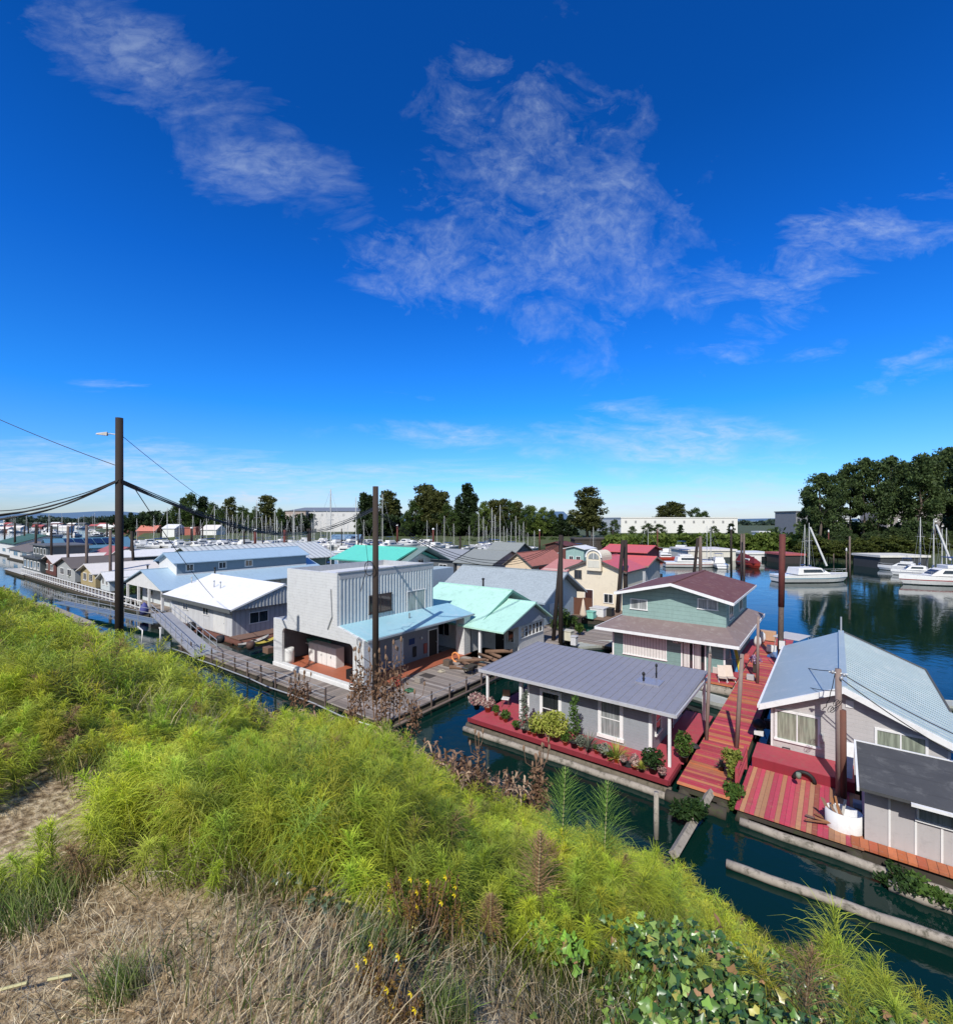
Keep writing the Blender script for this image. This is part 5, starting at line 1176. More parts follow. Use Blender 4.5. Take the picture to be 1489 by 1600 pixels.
# ================================================================ log booms
def log(p, q, r, label, mat=LOG, name='floating_log', square=True, z=(.12,.12)):
    m = MB(); a = Vector((*p, z[0])); b = Vector((*q, z[1])); n = 14
    pts = [a+(b-a)*(i/n)+Vector((0.02*math.sin(i*2.3), .03*math.sin(i*1.7+1), .015*math.sin(i*3.1))) for i in range(n+1)]
    if square: pts = [a, b]
    m.tube([tuple(x) for x in pts], r, 4 if square else 9, cap=True)
    return single(name, m, mat, tuple((a+b)/2), label, 'log')
log((-2.9,17.55), (6,18.2), .14, 'long pale square boom log crossing the dark water at the lower right', square=False)
log((-2.9,20.35), (6.5,20.2), .15, 'long pale float log under the edge of the striped red platform', square=False, z=(.1,.1))
log((1.3,19.55), (7,19.35), .17, 'pale floating log overgrown with green at the right', square=False)
log(PZ(1110,1238,.5), PZ(1052,1335,.35), .17, 'pale square log sloping from the walkway end to the bank', z=(.5,.35))
log((-5.6,20.4), (-3.4,20.5), .25, 'mossy log under the end of the red walkway', DKWOOD, square=False)
log((-16.2,20.35), (-5.2,20.4), .15, 'weathered float log along the front of the purple roofed cottage deck', square=False, z=(.1,.1))

# ---------------------------------------------------------------- clutter on the docks
def item(px, py, z, name, kind, c, s, label):
    u, v = PZ(px, py, z); m = MB()
    if kind == 'box': m.box(u-s[0]/2,u+s[0]/2,v-s[1]/2,v+s[1]/2,z,z+s[2]); b = .03
    elif kind == 'round': m.lathe((u,v,z), [(s[0]*.8,0),(s[0],s[2]*.5),(s[0]*.9,s[2]),(s[0]*.6,s[2]*1.02)], 12); b = 0
    elif kind == 'coil':
        m.tube([(u+s[0]*(1-.012*k)*math.cos(k*.5), v+s[0]*(1-.012*k)*math.sin(k*.5), z+.03+.0025*k) for k in range(50)], .025, 5); b = 0
    elif kind == 'ring':
        m.tube([(u+s[0]*math.cos(k*math.pi/8), v, z+s[0]+s[0]*math.sin(k*math.pi/8)) for k in range(17)], s[1], 6, cap=False); b = 0
    single(name, m, surf('clutter_'+str(len(MATS)), c, .7), (u,v,z), label, name.replace('_',' '), bevel=b)
item(1068,1152,.6,'wooden_block','box',(.4,.28,.14),(.5,.3,.12),'short tan wooden block lying on the red side deck of the cottage')
item(1085,1168,.6,'rope_coil','coil',(.04,.04,.045),(.22,0,0),'black rope coil at the edge of the red side deck')
item(1122,1052,.6,'cushion_box','box',(.55,.5,.45),(.7,.4,.45),'pale deck box below the window of the green house')
item(1108,1040,.6,'garden_bin','round',(.35,.2,.14),(.22,0,.5),'brown planter pot in front of the sliding door')
item(1082,1038,.6,'garden_bin','round',(.04,.05,.05),(.25,0,.4),'dark planter tub by the long curtained window')
item(1165,1030,.6,'crate','box',(.5,.12,.1),(.5,.5,.4),'red crate on the side deck of the green house')
item(1172,1062,.56,'crate','box',(.42,.42,.42),(.45,.35,.35),'grey crate beside the bend of the red walkway')
item(1205,1018,.6,'ice_box','box',(.75,.75,.73),(.7,.45,.5),'white ice box near the tall rust red pile')
item(1198,1000,.6,'fish_cleaning_table','box',(.5,.32,.2),(1.4,.5,.85),'wooden bench at the far end of the red side deck')
item(1230,1030,.4,'fender_ball','round',(.78,.72,.62),(.3,0,.6),'larger cream fender ball beside the tall rust red pile')
item(1236,1020,.4,'fender_ball','round',(.78,.72,.62),(.26,0,.5),'smaller cream fender ball behind the larger one')
item(1200,1138,.5,'crate','box',(.03,.03,.03),(.4,.35,.45),'black crate tucked beside the grey house corner')
item(1345,1262,.5,'folded_tarpaulin','box',(.28,.3,.34),(.5,.35,.2),'folded grey blue tarpaulin behind the white tub')
item(1247,1216,.92,'watering_can','round',(.2,.25,.2),(.1,0,.22),'small green grey can on the raised red step')
item(690,1050,.5,'rope_coil','coil',(.5,.45,.35),(.3,0,0),'pale rope coil on the broad grey dock')
item(668,1056,.5,'dark_mat','box',(.07,.06,.055),(1.0,.7,.03),'dark rubber mat lying on the broad grey dock')
item(655,1066,.5,'crate','box',(.3,.27,.24),(.5,.4,.35),'weathered grey crate on the dock behind the tallest teasel')
item(700,1040,.5,'crate','box',(.12,.09,.07),(.6,.5,.45),'dark brown crate beside the porch of the grey two storey house')
item(712,1034,.5,'life_ring','ring',(.8,.3,.1),(.35,.07,0),'orange and white life ring leaning by the right corner pier')
item(640,1080,.5,'garden_hose','coil',(.06,.2,.1),(.35,0,0),'green hose coil on the dock near the red can')
item(420,1020,.5,'crate','box',(.2,.12,.08),(.8,.6,.5),'brown crate on the grey walkway left of the tall white barrel')
item(392,1014,.5,'garden_bin','round',(.09,.05,.04),(.35,0,.6),'rusty drum on the grey walkway beside the kayaks')
item(345,1004,.5,'fender_ball','round',(.03,.03,.035),(.35,0,.6),'black round buoy at the white boathouse float')
item(300,985,.5,'garden_bin','round',(.03,.03,.035),(.4,0,.8),'black drum on the gangway landing by the white boathouse')
# ================================================================ boats
HULLW = surf('gelcoat_white', (.78,.78,.77), .25, .05, .08)
_t = NT(HULLW.node_tree); _b = HULLW.node_tree.nodes['Principled BSDF']; _l = _b.inputs['Base Color'].links[0].from_socket
_tc = _t.N('ShaderNodeTexCoord'); _sx = _t.N('ShaderNodeSeparateXYZ'); _t.l.new(_tc.outputs['Object'], _sx.inputs[0])
_oi = _t.N('ShaderNodeObjectInfo')
_band = _t.math('MULTIPLY', _t.math('GREATER_THAN', _sx.outputs[2], .72), _t.math('LESS_THAN', _sx.outputs[2], .86))
_low = _t.math('LESS_THAN', _sx.outputs[2], .14)
_bc = _t.ramp(_oi.outputs['Random'], [(0,(.02,.04,.14)),(.35,(.35,.03,.03)),(.5,(.03,.03,.035)),(.7,(.05,.2,.3)),(.85,(.6,.6,.6))], const=True)
_c = _t.mixc(_band, _l, _bc); _c = _t.mixc(_low, _c, (.03,.04,.05)); _t.l.new(_c, _b.inputs['Base Color'])
HULLB = surf('gelcoat_navy', (.02,.03,.07), .25, .05, .05)
SAILC = surf('sail_cover_blue', (.02,.06,.20), .8, .15, .1)
ALU = surf('mast_aluminium', (.62,.62,.60), .35, .05, .05)
BOATG = glass('boat_glass', (.02,.025,.03))
BCAN = surf('beige_canvas', (.45,.40,.32), .8)
def hull_mb(L, Bm, H, bow=1.0, ns=12):
    m = MB(); vs = []; fs = []
    for i in range(ns+1):
        t = i/ns; x = -L/2+L*t
        w = Bm/2*(1-.12*(1-t)**2)*(1-max(0,(t-.45)/.55)**2.2) if t < 1 else .02
        w = max(w, .03); sh = H*(.86+.22*t**2)
        xb = x-(.5*L*.12)*max(0,(t-.7)/.3)
        vs += [(x,w,sh),(x-.0,w*.96,sh*.55),(xb,w*.75,.05),(xb,0,-.35),(xb,-w*.75,.05),(x,-w*.96,sh*.55),(x,-w,sh),(x,-w*.8,sh-.04),(x,w*.8,sh-.04)]
    for i in range(ns):
        for k in range(9): fs.append((i*9+k, i*9+(k+1)%9, (i+1)*9+(k+1)%9, (i+1)*9+k))
    fs.append(tuple(range(8,-1,-1))); m.add(vs, fs); return m
O0 = (0,0,0)
def make_sail(label, cat='sailboat', L=10, hm=HULLW, cover=SAILC, group=None):
    o = thing('sailboat', O0, label, cat, group)
    hull_mb(L, L*.3, 1.15).build('hull', hm, o)
    m = MB(); m.hull8([(-L*.16,-.85,1.05),(L*.2,-.55,1.1),(L*.2,.55,1.1),(-L*.16,.85,1.05),(-L*.14,-.65,1.6),(L*.14,-.4,1.5),(L*.14,.4,1.5),(-L*.14,.65,1.6)]); m.build('cabin', W_, o, bevel=.05)
    m = MB(); m.box(-L*.1,L*.08,-.80,-.62,1.22,1.42); m.box(-L*.1,L*.08,.62,.80,1.22,1.42); m.build('window', BOATG, o)
    mm = MB(); mm.tube([(L*.06,0,1.2),(L*.06,0,14)], .1, 6, r1=.08); mm.tube([(L*.06,-.9,9),(L*.06,.9,9)], .03, 4); mast = mm.build('mast', ALU, o)
    m = MB(); m.tube([(L*.06,0,2.1),(-L*.36,0,2.2)], .16, 7); m.build('boom', cover, o)
    m = MB()
    for p in ((L*.49,0,1.35),(-L*.48,0,1.1),(L*.05,1.3,1.1),(L*.05,-1.3,1.1)): m.tube([p,(L*.06,0,13.9)], .018, 4)
    m.build('rigging', GALV, mast)
    return o
def make_power(label, L=11, fly=True, group=None, canvas=None):
    o = thing('motor_boat', O0, label, 'motor boat', group)
    h = hull_mb(L, L*.32, 1.5); h.build('hull', HULLW, o)
    m = MB(); b = L*.12
    m.hull8([(-L*.28,-b,1.4),(L*.2,-b*.8,1.45),(L*.2,b*.8,1.45),(-L*.28,b,1.4),(-L*.26,-b*.9,2.55),(L*.06,-b*.75,2.55),(L*.06,b*.75,2.55),(-L*.26,b*.9,2.55)]); m.build('cabin', W_, o, bevel=.06)
    m = MB()
    for s in (-1,1): m.hull8([(-L*.2,s*b*.985,1.85),(L*.08,s*b*.86,1.85),(L*.08,s*b*.90,1.85),(-L*.2,s*b*1.02,1.85),(-L*.2,s*b*.93,2.3),(L*.05,s*b*.80,2.3),(L*.05,s*b*.84,2.3),(-L*.2,s*b*.97,2.3)])
    m.hull8([(L*.165,-b*.6,1.75),(L*.175,-b*.6,1.75),(L*.175,b*.6,1.75),(L*.165,b*.6,1.75),(L*.095,-b*.6,2.35),(L*.105,-b*.6,2.35),(L*.105,b*.6,2.35),(L*.095,b*.6,2.35)])
    m.build('window', BOATG, o)
    if fly:
        m = MB(); m.box(-L*.22,L*.02,-b*.8,b*.8,2.56,3.1); m.build('flybridge', W_, o, bevel=.08)
        m = MB(); m.box(-L*.2,-L*.02,-b*.75,b*.75,4.2,4.28); [m.tube([(x,y,3.1),(x,y,4.2)], .03, 4) for x in (-L*.19,-L*.03) for y in (-b*.7,b*.7)]; m.build('bimini', canvas or SAILC, o)
    m = MB(); z = 2.05
    m.tube([(L*.18,-b*.9,z),(L*.38,-b*.55,z+.1),(L*.49,0,z+.2),(L*.38,b*.55,z+.1),(L*.18,b*.9,z)], .025, 4)
    for p in ((L*.38,-b*.5,1.5),(L*.48,0,1.6),(L*.38,b*.5,1.5),(L*.2,-b*.85,1.5),(L*.2,b*.85,1.5)): m.tube([p,(p[0],p[1],z+.1)], .02, 4)
    m.build('bow_rail', GALV, o)
    return o
def putb(src, px, py, rot, s, label=None, group=None, first=False, D=None, ytop=None, hm=14.0):
    D = D or Dw(py); u, v = PD(px, D)
    if ytop is not None:
        s0 = (CAMH-(ytop-CY)/F*D)/hm; sx = max(.75, min(1.25, s0)); s = (sx, sx, s0)
    return put(src, u, v, 0, rot, s, label, group, first)
gs = 'white sailboats crowded in the far marina'
sail = make_sail('small white sailboat moored among many in the far marina', group=gs)
masts = [(214,810,849),(259,793,850),(280,791,850),(321,805,851),(333,790,851),(345,813,850),(353,793,853),(356,808,849),(362,804,852),(369,803,850),(377,799,854),(381,812,850),(386,804,856),(403,782,857),(408,806,852),(415,805,855),(422,808,851),(428,797,857),(431,807,853),(439,814,852),(459,804,857),(470,800,856),(493,797,857),(503,812,854),(510,798,855),(521,820,852),(539,810,855),(570,812,856),(666,813,856),(732,821,858),(750,802,856),(754,807,854),(759,822,858),(767,793,855),(772,804,859),(779,789,853),(786,822,857),(791,825,858),(797,815,859),(817,815,858),(823,832,856),(834,829,858),(926,823,862),(1006,827,864),(448,812,852),(487,816,853),(545,818,853),(301,806,850),(313,812,849),(240,806,850),(696,806,855),(708,818,856),(684,818,855),(804,806,854),(810,820,856),(396,812,851)]
for k, (px, yt, yb) in enumerate(masts):
    putb(sail, px, yb, random.choice([.1,1.6,-.1,1.5,3.2]), 1, None if k else sail['label'], gs, first=(k==0), ytop=yt)
gp = 'white motor boats moored in the far marina'
power = make_power('white motor boat moored in the crowded far marina', group=gp); power2 = make_power('white motor boat moored in the crowded far marina', 9, False, gp)
k = 0
for px in list(range(205, 560, 9))+list(range(560, 700, 14))+[905, 1040, 1060]:
    src = (power, power2)[k % 2]; putb(src, px+random.uniform(-3,3), 855+random.uniform(-4,4) if px < 700 else 868, random.choice([.1,1.6,-1.5,3.1]), random.uniform(.8,1.15), None, gp, first=(k<2)); k += 1
gq = 'tiny white boats on the far water at the left'
for k in range(60):
    D_ = random.uniform(300, 750); px = random.uniform(-5, 240)
    putb(power2, px, 0, random.uniform(0,6), random.uniform(.8,1.3), 'tiny white boat far across the water at the left', gq, D=D_)
    if k % 3 == 0: putb(sail, px+3, 0, random.uniform(0,6), 1, 'tiny distant sailboat far across the water at the left', 'tiny distant sailboats at the left', D=D_, ytop=random.uniform(801, 809))
# individually seen boats
sv = make_sail('nearest moored sailboat with a blue sail cover, behind the grey two storey house', hm=HULLW)
putb(sv, 512, 899, .35, 1, first=True, ytop=764)
def indiv(src, px, py, rot, s, label, ytop=None): return putb(src, px, py, rot, s, label, None, ytop=ytop)
indiv(sv, 456, 884, 1.3, 1, 'sailboat with a dark sail cover left of the leaning dark piles', 796)
indiv(sv, 430, 887, 1.2, 1, 'sailboat with a blue sail cover beside the light blue roof end', 812)
indiv(sv, 462, 880, 1.1, 1, 'second sailboat partly hidden just left of the leaning dark piles', 822)
indiv(sv, 554, 864, .1, 1, 'white sailboat with a tall white mast left of the dark brown pole', 776)
indiv(sv, 595, 862, .3, 1, 'sailboat whose tall white mast stands just right of the dark brown pole', 772)
pb = make_power('white cabin cruiser moored left of the bright mint roof', 12); putb(pb, 545, 868, .4, 1, first=True)
indiv(pb, 545, 903, 1.0, .7, 'small open motor boat with a blue cover beside the mint roofed house')
# R1 motor yacht
y1 = make_power('large white motor yacht with a bow rail lying sideways at the right of the channel', 13, False); 
putb(y1, 1268, 909, ANG*-1+.05, 1.05, first=True)
def mastonly(px, yt, yb, D, label, lean=0, w=1.0):
    u, v = PD(px, D); zt = CAMH-(yt-CY)/F*D; m = MB(); lx, ly = to_uv(lean/F*D, 0); m.tube([(u,v,1.2),(u+lx,v+ly,zt)], w/F*D*.5, 6); 
    return single('mast', m, ALU, (u,v,1.2), label, 'mast')
indiv(sv, 1256, 893, 1.4, 1, 'sailboat with a pale mast behind the large white motor yacht, left one', 820)
indiv(sv, 1264, 895, 1.7, 1, 'sailboat with a white mast behind the large white motor yacht, right one', 817)
u, v = PD(1289, 86); m = MB(); a = at(1265, 824, 86); b = at(1291, 884, 86); m.tube([a, b], .16, 6); single('furled_boom', m, W_, (a[0],a[1],a[2]), 'long white spar slanting down to the deck behind the large white motor yacht', 'spar')
put(pb, *PD(1474, Dw(914)), 0, -ANG+2.95, 1.15, 'large white motor boat cut by the right edge of the photo')
for k, (px, yt, yb) in enumerate(((1437,808,893),(1458,811,897),(1471,826,893),(1478,825,895),(1494,830,895))):
    indiv(sv, px, yb, 1.4, 1, 'sailboat at the right edge with a pale mast, %s from the left of its cluster' % ('first','second','third','fourth','fifth')[k], yt)
a = at(1462, 820, 100); b = at(1484, 875, 100); m = MB(); m.tube([a, b], .2, 6); single('furled_boom', m, W_, a, 'white spar slanting down at the right edge of the photo', 'spar')
indiv(pb, 1408, 892, 2.9, .7, 'small white motor boat left of the right edge motor boat'); indiv(power2, 1425, 899, 3.4, .8, 'low white runabout beside the dark post at the right')
indiv(sv, 1101, 884, .3, 1, 'large white sailboat with twin masts before the green levee', 821); indiv(sv, 1107, 884, .4, 1, 'second white sailboat beside the twin masted one before the levee', 822)
indiv(pb, 1078, 886, .5, 1.0, 'white cabin cruiser left of the leaning piles behind the green house'); indiv(pb, 1120, 886, 2.0, .8, 'white cabin cruiser under the white sheds behind the green house')
indiv(sv, 1010, 866, .4, 1, 'sailboat right of the far red roof near the levee', 827); 
rbm = thing('motor_boat', O0, 'long low red boat moored at the foot of the green levee', 'motor boat'); hull_mb(9, 2.4, 1.1).build('hull', surf('red_hull', (.4,.05,.03), .4), rbm); m = MB(); m.box(-2,1,-.7,.7,1,1.9); m.build('cabin', W_, rbm, bevel=.1); m = MB(); m.box(-1.9,.9,-.72,.72,1.4,1.7); m.build('window', BOATG, rbm)
putb(rbm, 1042, 876, .55, 1, first=True)
mb_ = copy_tree(rbm); putb(mb_, 1171, 886, -1.0, 1.1, 'maroon covered boat in front of the white boathouse', first=True)
m = MB(); m.hull8([(-4,-1.3,1.1),(3.5,-.8,1.1),(3.5,.8,1.1),(-4,1.3,1.1),(-3.5,-.4,2.9),(2.4,-.2,2.0),(2.4,.2,2.0),(-3.5,.4,2.9)]); m.build('cover', surf('maroon_canvas', (.14,.012,.02), .9), mb_)
# bimini boat behind N
bb = thing('motor_boat', O0, 'small boat with a pale grey bimini top and blue sides behind the grey house', 'motor boat'); hull_mb(6, 2.4, .9).build('hull', surf('blue_hull', (.05,.15,.38), .3), bb)
m = MB(); m.box(-1.6,1.4,-1.1,1.1,2.3,2.38); m.build('bimini', surf('grey_canvas', (.5,.49,.5), .8), bb, bevel=.03); m = MB(); [m.tube([(x,y,.9),(x*.8,y,2.3)], .025, 4) for x in (-1.5,1.3) for y in (-1,1)]; m.build('frame', GALV, bb); m = MB(); m.box(-1,.6,-.6,.6,.8,1.3); m.build('console', W_, bb, bevel=.05)
u, v = PD(1237, 39); put(bb, u, v, 0, 1.3, .85, first=True)
bo2 = thing('rowing_boat', O0, 'pale grey upturned skiff floating between the purple roofed cottage and the red cross deck', 'rowing boat'); hull_mb(4, 1.4, .5).build('hull', surf('grey_skiff', (.4,.42,.38), .6), bo2); u, v = PZ(1112, 1094, .3); put(bo2, u, v, 0, -.3, 1, first=True); boxp(bo2, 'thwart', DKWOOD, -.2,.1,-.6,.6,.3,.36)
bo3 = copy_tree(bo2); u, v = PZ(935, 1008, .3); put(bo3, u, v, 0, .9, 1.1, 'pale turquoise skiff moored left of the green house', first=True)
bo4 = copy_tree(bo2); u, v = PZ(1486, 1100, .3); put(bo4, u, v, 0, .3, .8, 'white floating object beyond the grey house at the right edge', first=True)

# ================================================================ far buildings
def bldg(px0, px1, yt, yb, D, depth, mat, roofm, label, name='building', cat='building', flat=True, zr=None, wins=0, g=None, zbase=None, toprow=False):
    u0_, v0_ = PD(px0, D); u1_, v1_ = PD(px1, D)
    X0, X1 = (px0-CX)/F*D, (px1-CX)/F*D
    zt = CAMH-(yt-CY)/F*D; zb = (CAMH-(yb-CY)/F*D) if zbase is None else zbase
    o = bpy.data.objects.new(name, None); COL.objects.link(o); o.location = ((X0+X1)/2, D, zb); props(o, label, cat); ORG[o.name] = ((X0+X1)/2, D, zb)
    m = MB(); m.box(X0, X1, D, D+depth, zb-2, zt); w = m.build('wall', mat, o)
    m = MB()
    if flat: m.box(X0-.3, X1+.3, D-.3, D+depth+.3, zt+.003, zt+.5)
    else:
        m.prism([(D-.5,zt),(D+depth+.5,zt),(D+depth/2,zr)], 'u', X0-.5, X1+.5)
    m.build('roof', roofm, o)
    for r_ in range(wins and 1):
        n = wins
        rows = max(1, int((zt-zb)/3.4))
        for rr_ in range(rows):
            for k in range(n):
                a = X0+(X1-X0)*(k+.25)/n; b = X0+(X1-X0)*(k+.75)/n; z0 = zb+1.0+rr_*3.2
                if toprow:
                    if rr_: continue
                    z0 = zt-3.2; a, b = a+(b-a)*.3, b-(b-a)*.3
                m = MB(); m.box(a, b, D-.12, D-.003, z0, min(z0+1.6, zt-.4)); m.build('window', g or G_DARK, o)
    return o
SHW = surf('warehouse_white', (.72,.71,.68), .7, .06, .15, .1)
bldg(970, 1152, 809.5, 836, 300, 60, SHW, SHW, 'long white warehouse beyond the green levee', 'warehouse', 'warehouse', wins=12, toprow=True, g=surf('warehouse_louvre', (.3,.3,.3), .6))
bldg(445, 562, 799, 836, 330, 80, surf('pale_metal_cladding', (.62,.62,.63), .6), surf('slate_grey_metal', (.2,.22,.24), .6), 'huge pale industrial hall beyond the far marina', 'industrial_hall', 'hall', flat=False, zr=CAMH+19/F*370, wins=7, toprow=True, g=surf('hall_band', (.45,.45,.46), .6))
bldg(446, 478, 799, 832, 322, 6, surf('brick_and_cream', (.40,.33,.30), .8), SLT, 'brick fronted office block at the left end of the industrial hall', 'office_block', 'building', wins=4, g=surf('cream_panel2', (.6,.57,.53), .7))
bldg(575, 612, 804, 828, 300, 20, surf('grey_house_wall', (.35,.37,.38), .7), SLT, 'grey building between the trees right of the dark brown pole', wins=3, flat=False, zr=CAMH+20/F*300)
bldg(1243, 1268, 800, 838, 215, 15, surf('grey_apartment', (.22,.23,.25), .7), SLT, 'dark grey apartment block at the left end of the tall trees', 'apartment_block', wins=3, zbase=3)
bldg(1290, 1330, 798, 840, 205, 15, surf('pale_apartment', (.34,.36,.38), .7), SLT, 'pale apartment block showing through the tall trees', 'apartment_block', wins=3, g=W_, zbase=3)
bldg(1385, 1480, 796, 840, 215, 15, surf('mixed_apartment', (.3,.27,.26), .7), SLT, 'apartment block almost hidden behind the tall trees at the right', 'apartment_block', wins=7, g=W_, zbase=3)
bldg(1075, 1149, 861, 885, 134, 12, surf('cream_shed', (.66,.63,.55), .7), WHR, 'long cream boathouse at the foot of the levee', 'boathouse', 'boathouse', wins=3)
bldg(1161, 1206, 866, 884, 134, 8, W_, W_, 'small flat white boathouse with two square windows right of the cream boathouse', 'boathouse', 'boathouse', wins=2)
bldg(1226, 1256, 868, 886, 125, 8, surf('dark_open_shed', (.04,.035,.035), .8), surf('dusty_red_roof', (.4,.1,.1), .7), 'low open shed with a red roof behind the large white motor yacht', 'boat_shelter', 'boat shelter')
o = bldg(1375, 1450, 871, 893, 112, 8, surf('dark_open_shed2', (.05,.055,.06), .8), surf('pale_cream_roof', (.7,.68,.62), .6), 'open boat shed with a broad pale flat roof before the tall trees', 'boat_shelter', 'boat shelter')
bldg(898, 950, 843, 858, 175, 8, surf('dark_pier', (.05,.04,.035), .9), surf('dark_pier_roof', (.07,.06,.055), .9), 'dark timber pier building at the shore below the tall cottonwood', 'pier_building')
bldg(517, 560, 843, 853, 200, 8, W_, surf('steel_blue_roof', (.15,.25,.36), .6), 'white floating home with a steel blue roof in the far marina', 'floating_house', 'floating home', flat=False, zr=5.2, wins=3)
bldg(214, 242, 830, 840, 300, 10, surf('rust_wall', (.2,.08,.06), .8), surf('salmon_far_roof', (.55,.2,.15), .7), 'far boathouse with a salmon roof at the left', 'boathouse', 'boathouse', flat=False, zr=8)
bldg(254, 273, 826, 844, 260, 10, W_, W_, 'tall white boathouse in the far marina at the left', 'boathouse', 'boathouse', flat=False, zr=9)
bldg(289, 306, 825, 842, 262, 10, surf('far_brick', (.38,.12,.09), .8), surf('far_brick_roof', (.3,.12,.1), .8), 'far red brick house beside the tall white boathouse', 'house', 'house')
bldg(315, 338, 828, 844, 262, 10, W_, WHR, 'far white house with a sloping roof, left of the mast cluster', 'house', 'house', flat=False, zr=8.6)
bldg(1186,1203, 832, 838, 195, 5, W_, W_, 'small white trailer on top of the green levee', 'trailer', 'trailer')
# rows of tiny far floating homes and boats at the left
g_far = 'tiny far floating homes along the river at the left'
for k in range(34):
    px = random.uniform(-10, 235); D = random.uniform(430, 900)
    if px > 190: D = random.uniform(330, 460)
    c = random.choice(['off_white_roof','dusty_red_roof','brown_red_wall','slate_roof','white_paint','warehouse_white'])
    X = (px-CX)/F*D; w = random.uniform(8, 16); o = bpy.data.objects.new('floating_home', None); COL.objects.link(o); o.location = (X, D, 0); props(o, 'tiny distant floating home across the river at the left', 'floating home', g_far); ORG[o.name] = (X, D, 0)
    h = random.uniform(2.6, 5); m = MB(); m.box(X-w/2, X+w/2, D, D+8, -.2, h); m.build('wall', MATS[random.choice(['white_paint','brown_red_wall','warehouse_white','dark_grey_wall','very_pale_blue'])], o)
    m = MB(); m.prism([(D-.5,h+.003),(D+8.5,h+.003),(D+4,h+2.2)], 'u', X-w/2-.5, X+w/2+.5); m.build('roof', MATS[c], o)
# bridge and hills
m = MB(); D = 1400
m.box((-60-CX)/F*D, (195-CX)/F*D, D, D+14, 12.5, 14.5)
for k in range(16):
    X = (-60+k*16.5-CX)/F*D; m.box(X-3, X+3, D+2, D+12, -1, 12.5)
br = m.build('bridge', surf('pale_bridge', (.42,.46,.5), .8), org=(0,0,0)); br.location = (0,0,0); br.rotation_euler = (0,0,0)
props(br, 'long low pale bridge crossing the river on the left horizon', 'bridge')

# ================================================================ trees
def trunk_limbs(m, H, r, bare, n, spread, seed, lean=0):
    g = random.Random(seed)
    pts = [(0,0,-1.5)]
    for i in range(1, 7):
        t = i/6; pts.append((lean*H*t*t+.012*H*math.sin(i*1.3+seed), .012*H*math.cos(i*1.9+seed), H*.93*t))
    m.tube(pts, r, 8, r1=r*.15)
    for k in range(n):
        t = bare+(0.92-bare)*k/n; a = g.uniform(0, 6.28); L = spread*(1.05-t)*1.1+spread*.2
        z = H*.93*t; x = lean*H*t*t
        m.tube([(x,0,z),(x+L*.5*math.cos(a),L*.5*math.sin(a),z+L*.3),(x+L*math.cos(a),L*math.sin(a),z+L*.75)], r*.35*(1.1-t), 5, r1=.02)
def make_tree(kind, seed, mat, label, group, H=20.0, nl=3600, leaf=.42):
    g = np.random.default_rng(seed); ps = []
    ncl = {'round':46,'tall':38,'conifer':50,'grove':26,'thin':30}[kind]
    bare = {'round':.14,'tall':.2,'conifer':.1,'grove':.40,'thin':.3}[kind]
    Rm = {'round':.34,'tall':.19,'conifer':.2,'grove':.19,'thin':.14}[kind]*H
    for i in range(ncl):
        t = bare+(1-bare)*((i+g.random())/ncl)
        s = (t-bare)/(1-bare)
        if kind == 'conifer': rr = Rm*(1.02-s)**.8
        elif kind == 'round': rr = Rm*math.sin(math.pi*min(.97, .12+.86*s))**.7
        else: rr = Rm*math.sin(math.pi*min(.97, .15+.8*s))**.8*(.6+.7*g.random())
        a = g.random()*6.28; d = rr*(.35+.65*g.random())
        cr = (.09+.07*g.random())*H*(.75 if kind in ('tall','thin','grove','conifer') else 1)*(.85 if kind == 'grove' else 1)
        c = (d*math.cos(a), d*math.sin(a), H*t*(.97))
        ps.append(blob_leaves(c, (cr,cr,cr*.62), max(20, int(nl/ncl)), leaf, seed=seed*100+i))
    if kind in ('grove', 'tall'):
        for i in range(26):
            t = bare+(1-bare)*g.random(); a = g.random()*6.28; d = Rm*(.7+.5*g.random())*math.sin(math.pi*min(.97,.15+.8*(t-bare)/(1-bare)))**.6
            ps.append(blob_leaves((d*math.cos(a), d*math.sin(a), H*t), (.07*H,.07*H,.035*H), 26, leaf*.8, seed=seed*500+i))
    V, Q = merge(ps)
    o = thing('tree', O0, label, 'tree', group)
    m = MB(); trunk_limbs(m, H, .022*H if kind != 'thin' else .014*H, bare, 9, Rm*.9, seed); m.build('trunk', MATS['bark'], o)
    np_mesh('crown', V, Q, mat, org=O0, parent=o)
    return o
surf('bark', (.12,.095,.075), .95, .3, .5, 2)
LG = leafmat('leaf_mid', (.04,.075,.018), (.10,.15,.035)); LDk = leafmat('leaf_dark', (.015,.032,.010), (.045,.075,.022)); LOl = leafmat('leaf_olive', (.06,.075,.02), (.15,.155,.045)); LLt = leafmat('leaf_light', (.09,.14,.025), (.19,.25,.05)); LBk = leafmat('leaf_grove', (.035,.065,.022), (.12,.17,.055))
def tput(src, px, ytop, D, zb, wf=1.0, first=False, label=None, group=None, rot=None):
    u, v = PD(px, D); H = (CAMH-(ytop-CY)/F*D)-zb; s = H/20.0
    return put(src, u, v, zb, random.uniform(0,6.28) if rot is None else rot, (s*wf, s*wf, s), label, group, first)
gT = 'tall trees on the far bank behind the marina'
T1 = make_tree('round', 1, LG, 'broad green tree on the far bank behind the marina', 'broad green trees on the far bank', leaf=.5)
T2 = make_tree('tall', 2, LOl, 'tall olive tree on the far bank behind the marina', 'tall olive trees on the far bank', leaf=.45)
T3 = make_tree('conifer', 3, LDk, 'dark evergreen tree on the far bank behind the marina', 'dark evergreens on the far bank', leaf=.5)
T4 = make_tree('round', 4, LLt, 'light green tree on the far bank behind the marina', 'light green trees on the far bank', leaf=.5)
first = {1:True,2:True,3:True,4:True}
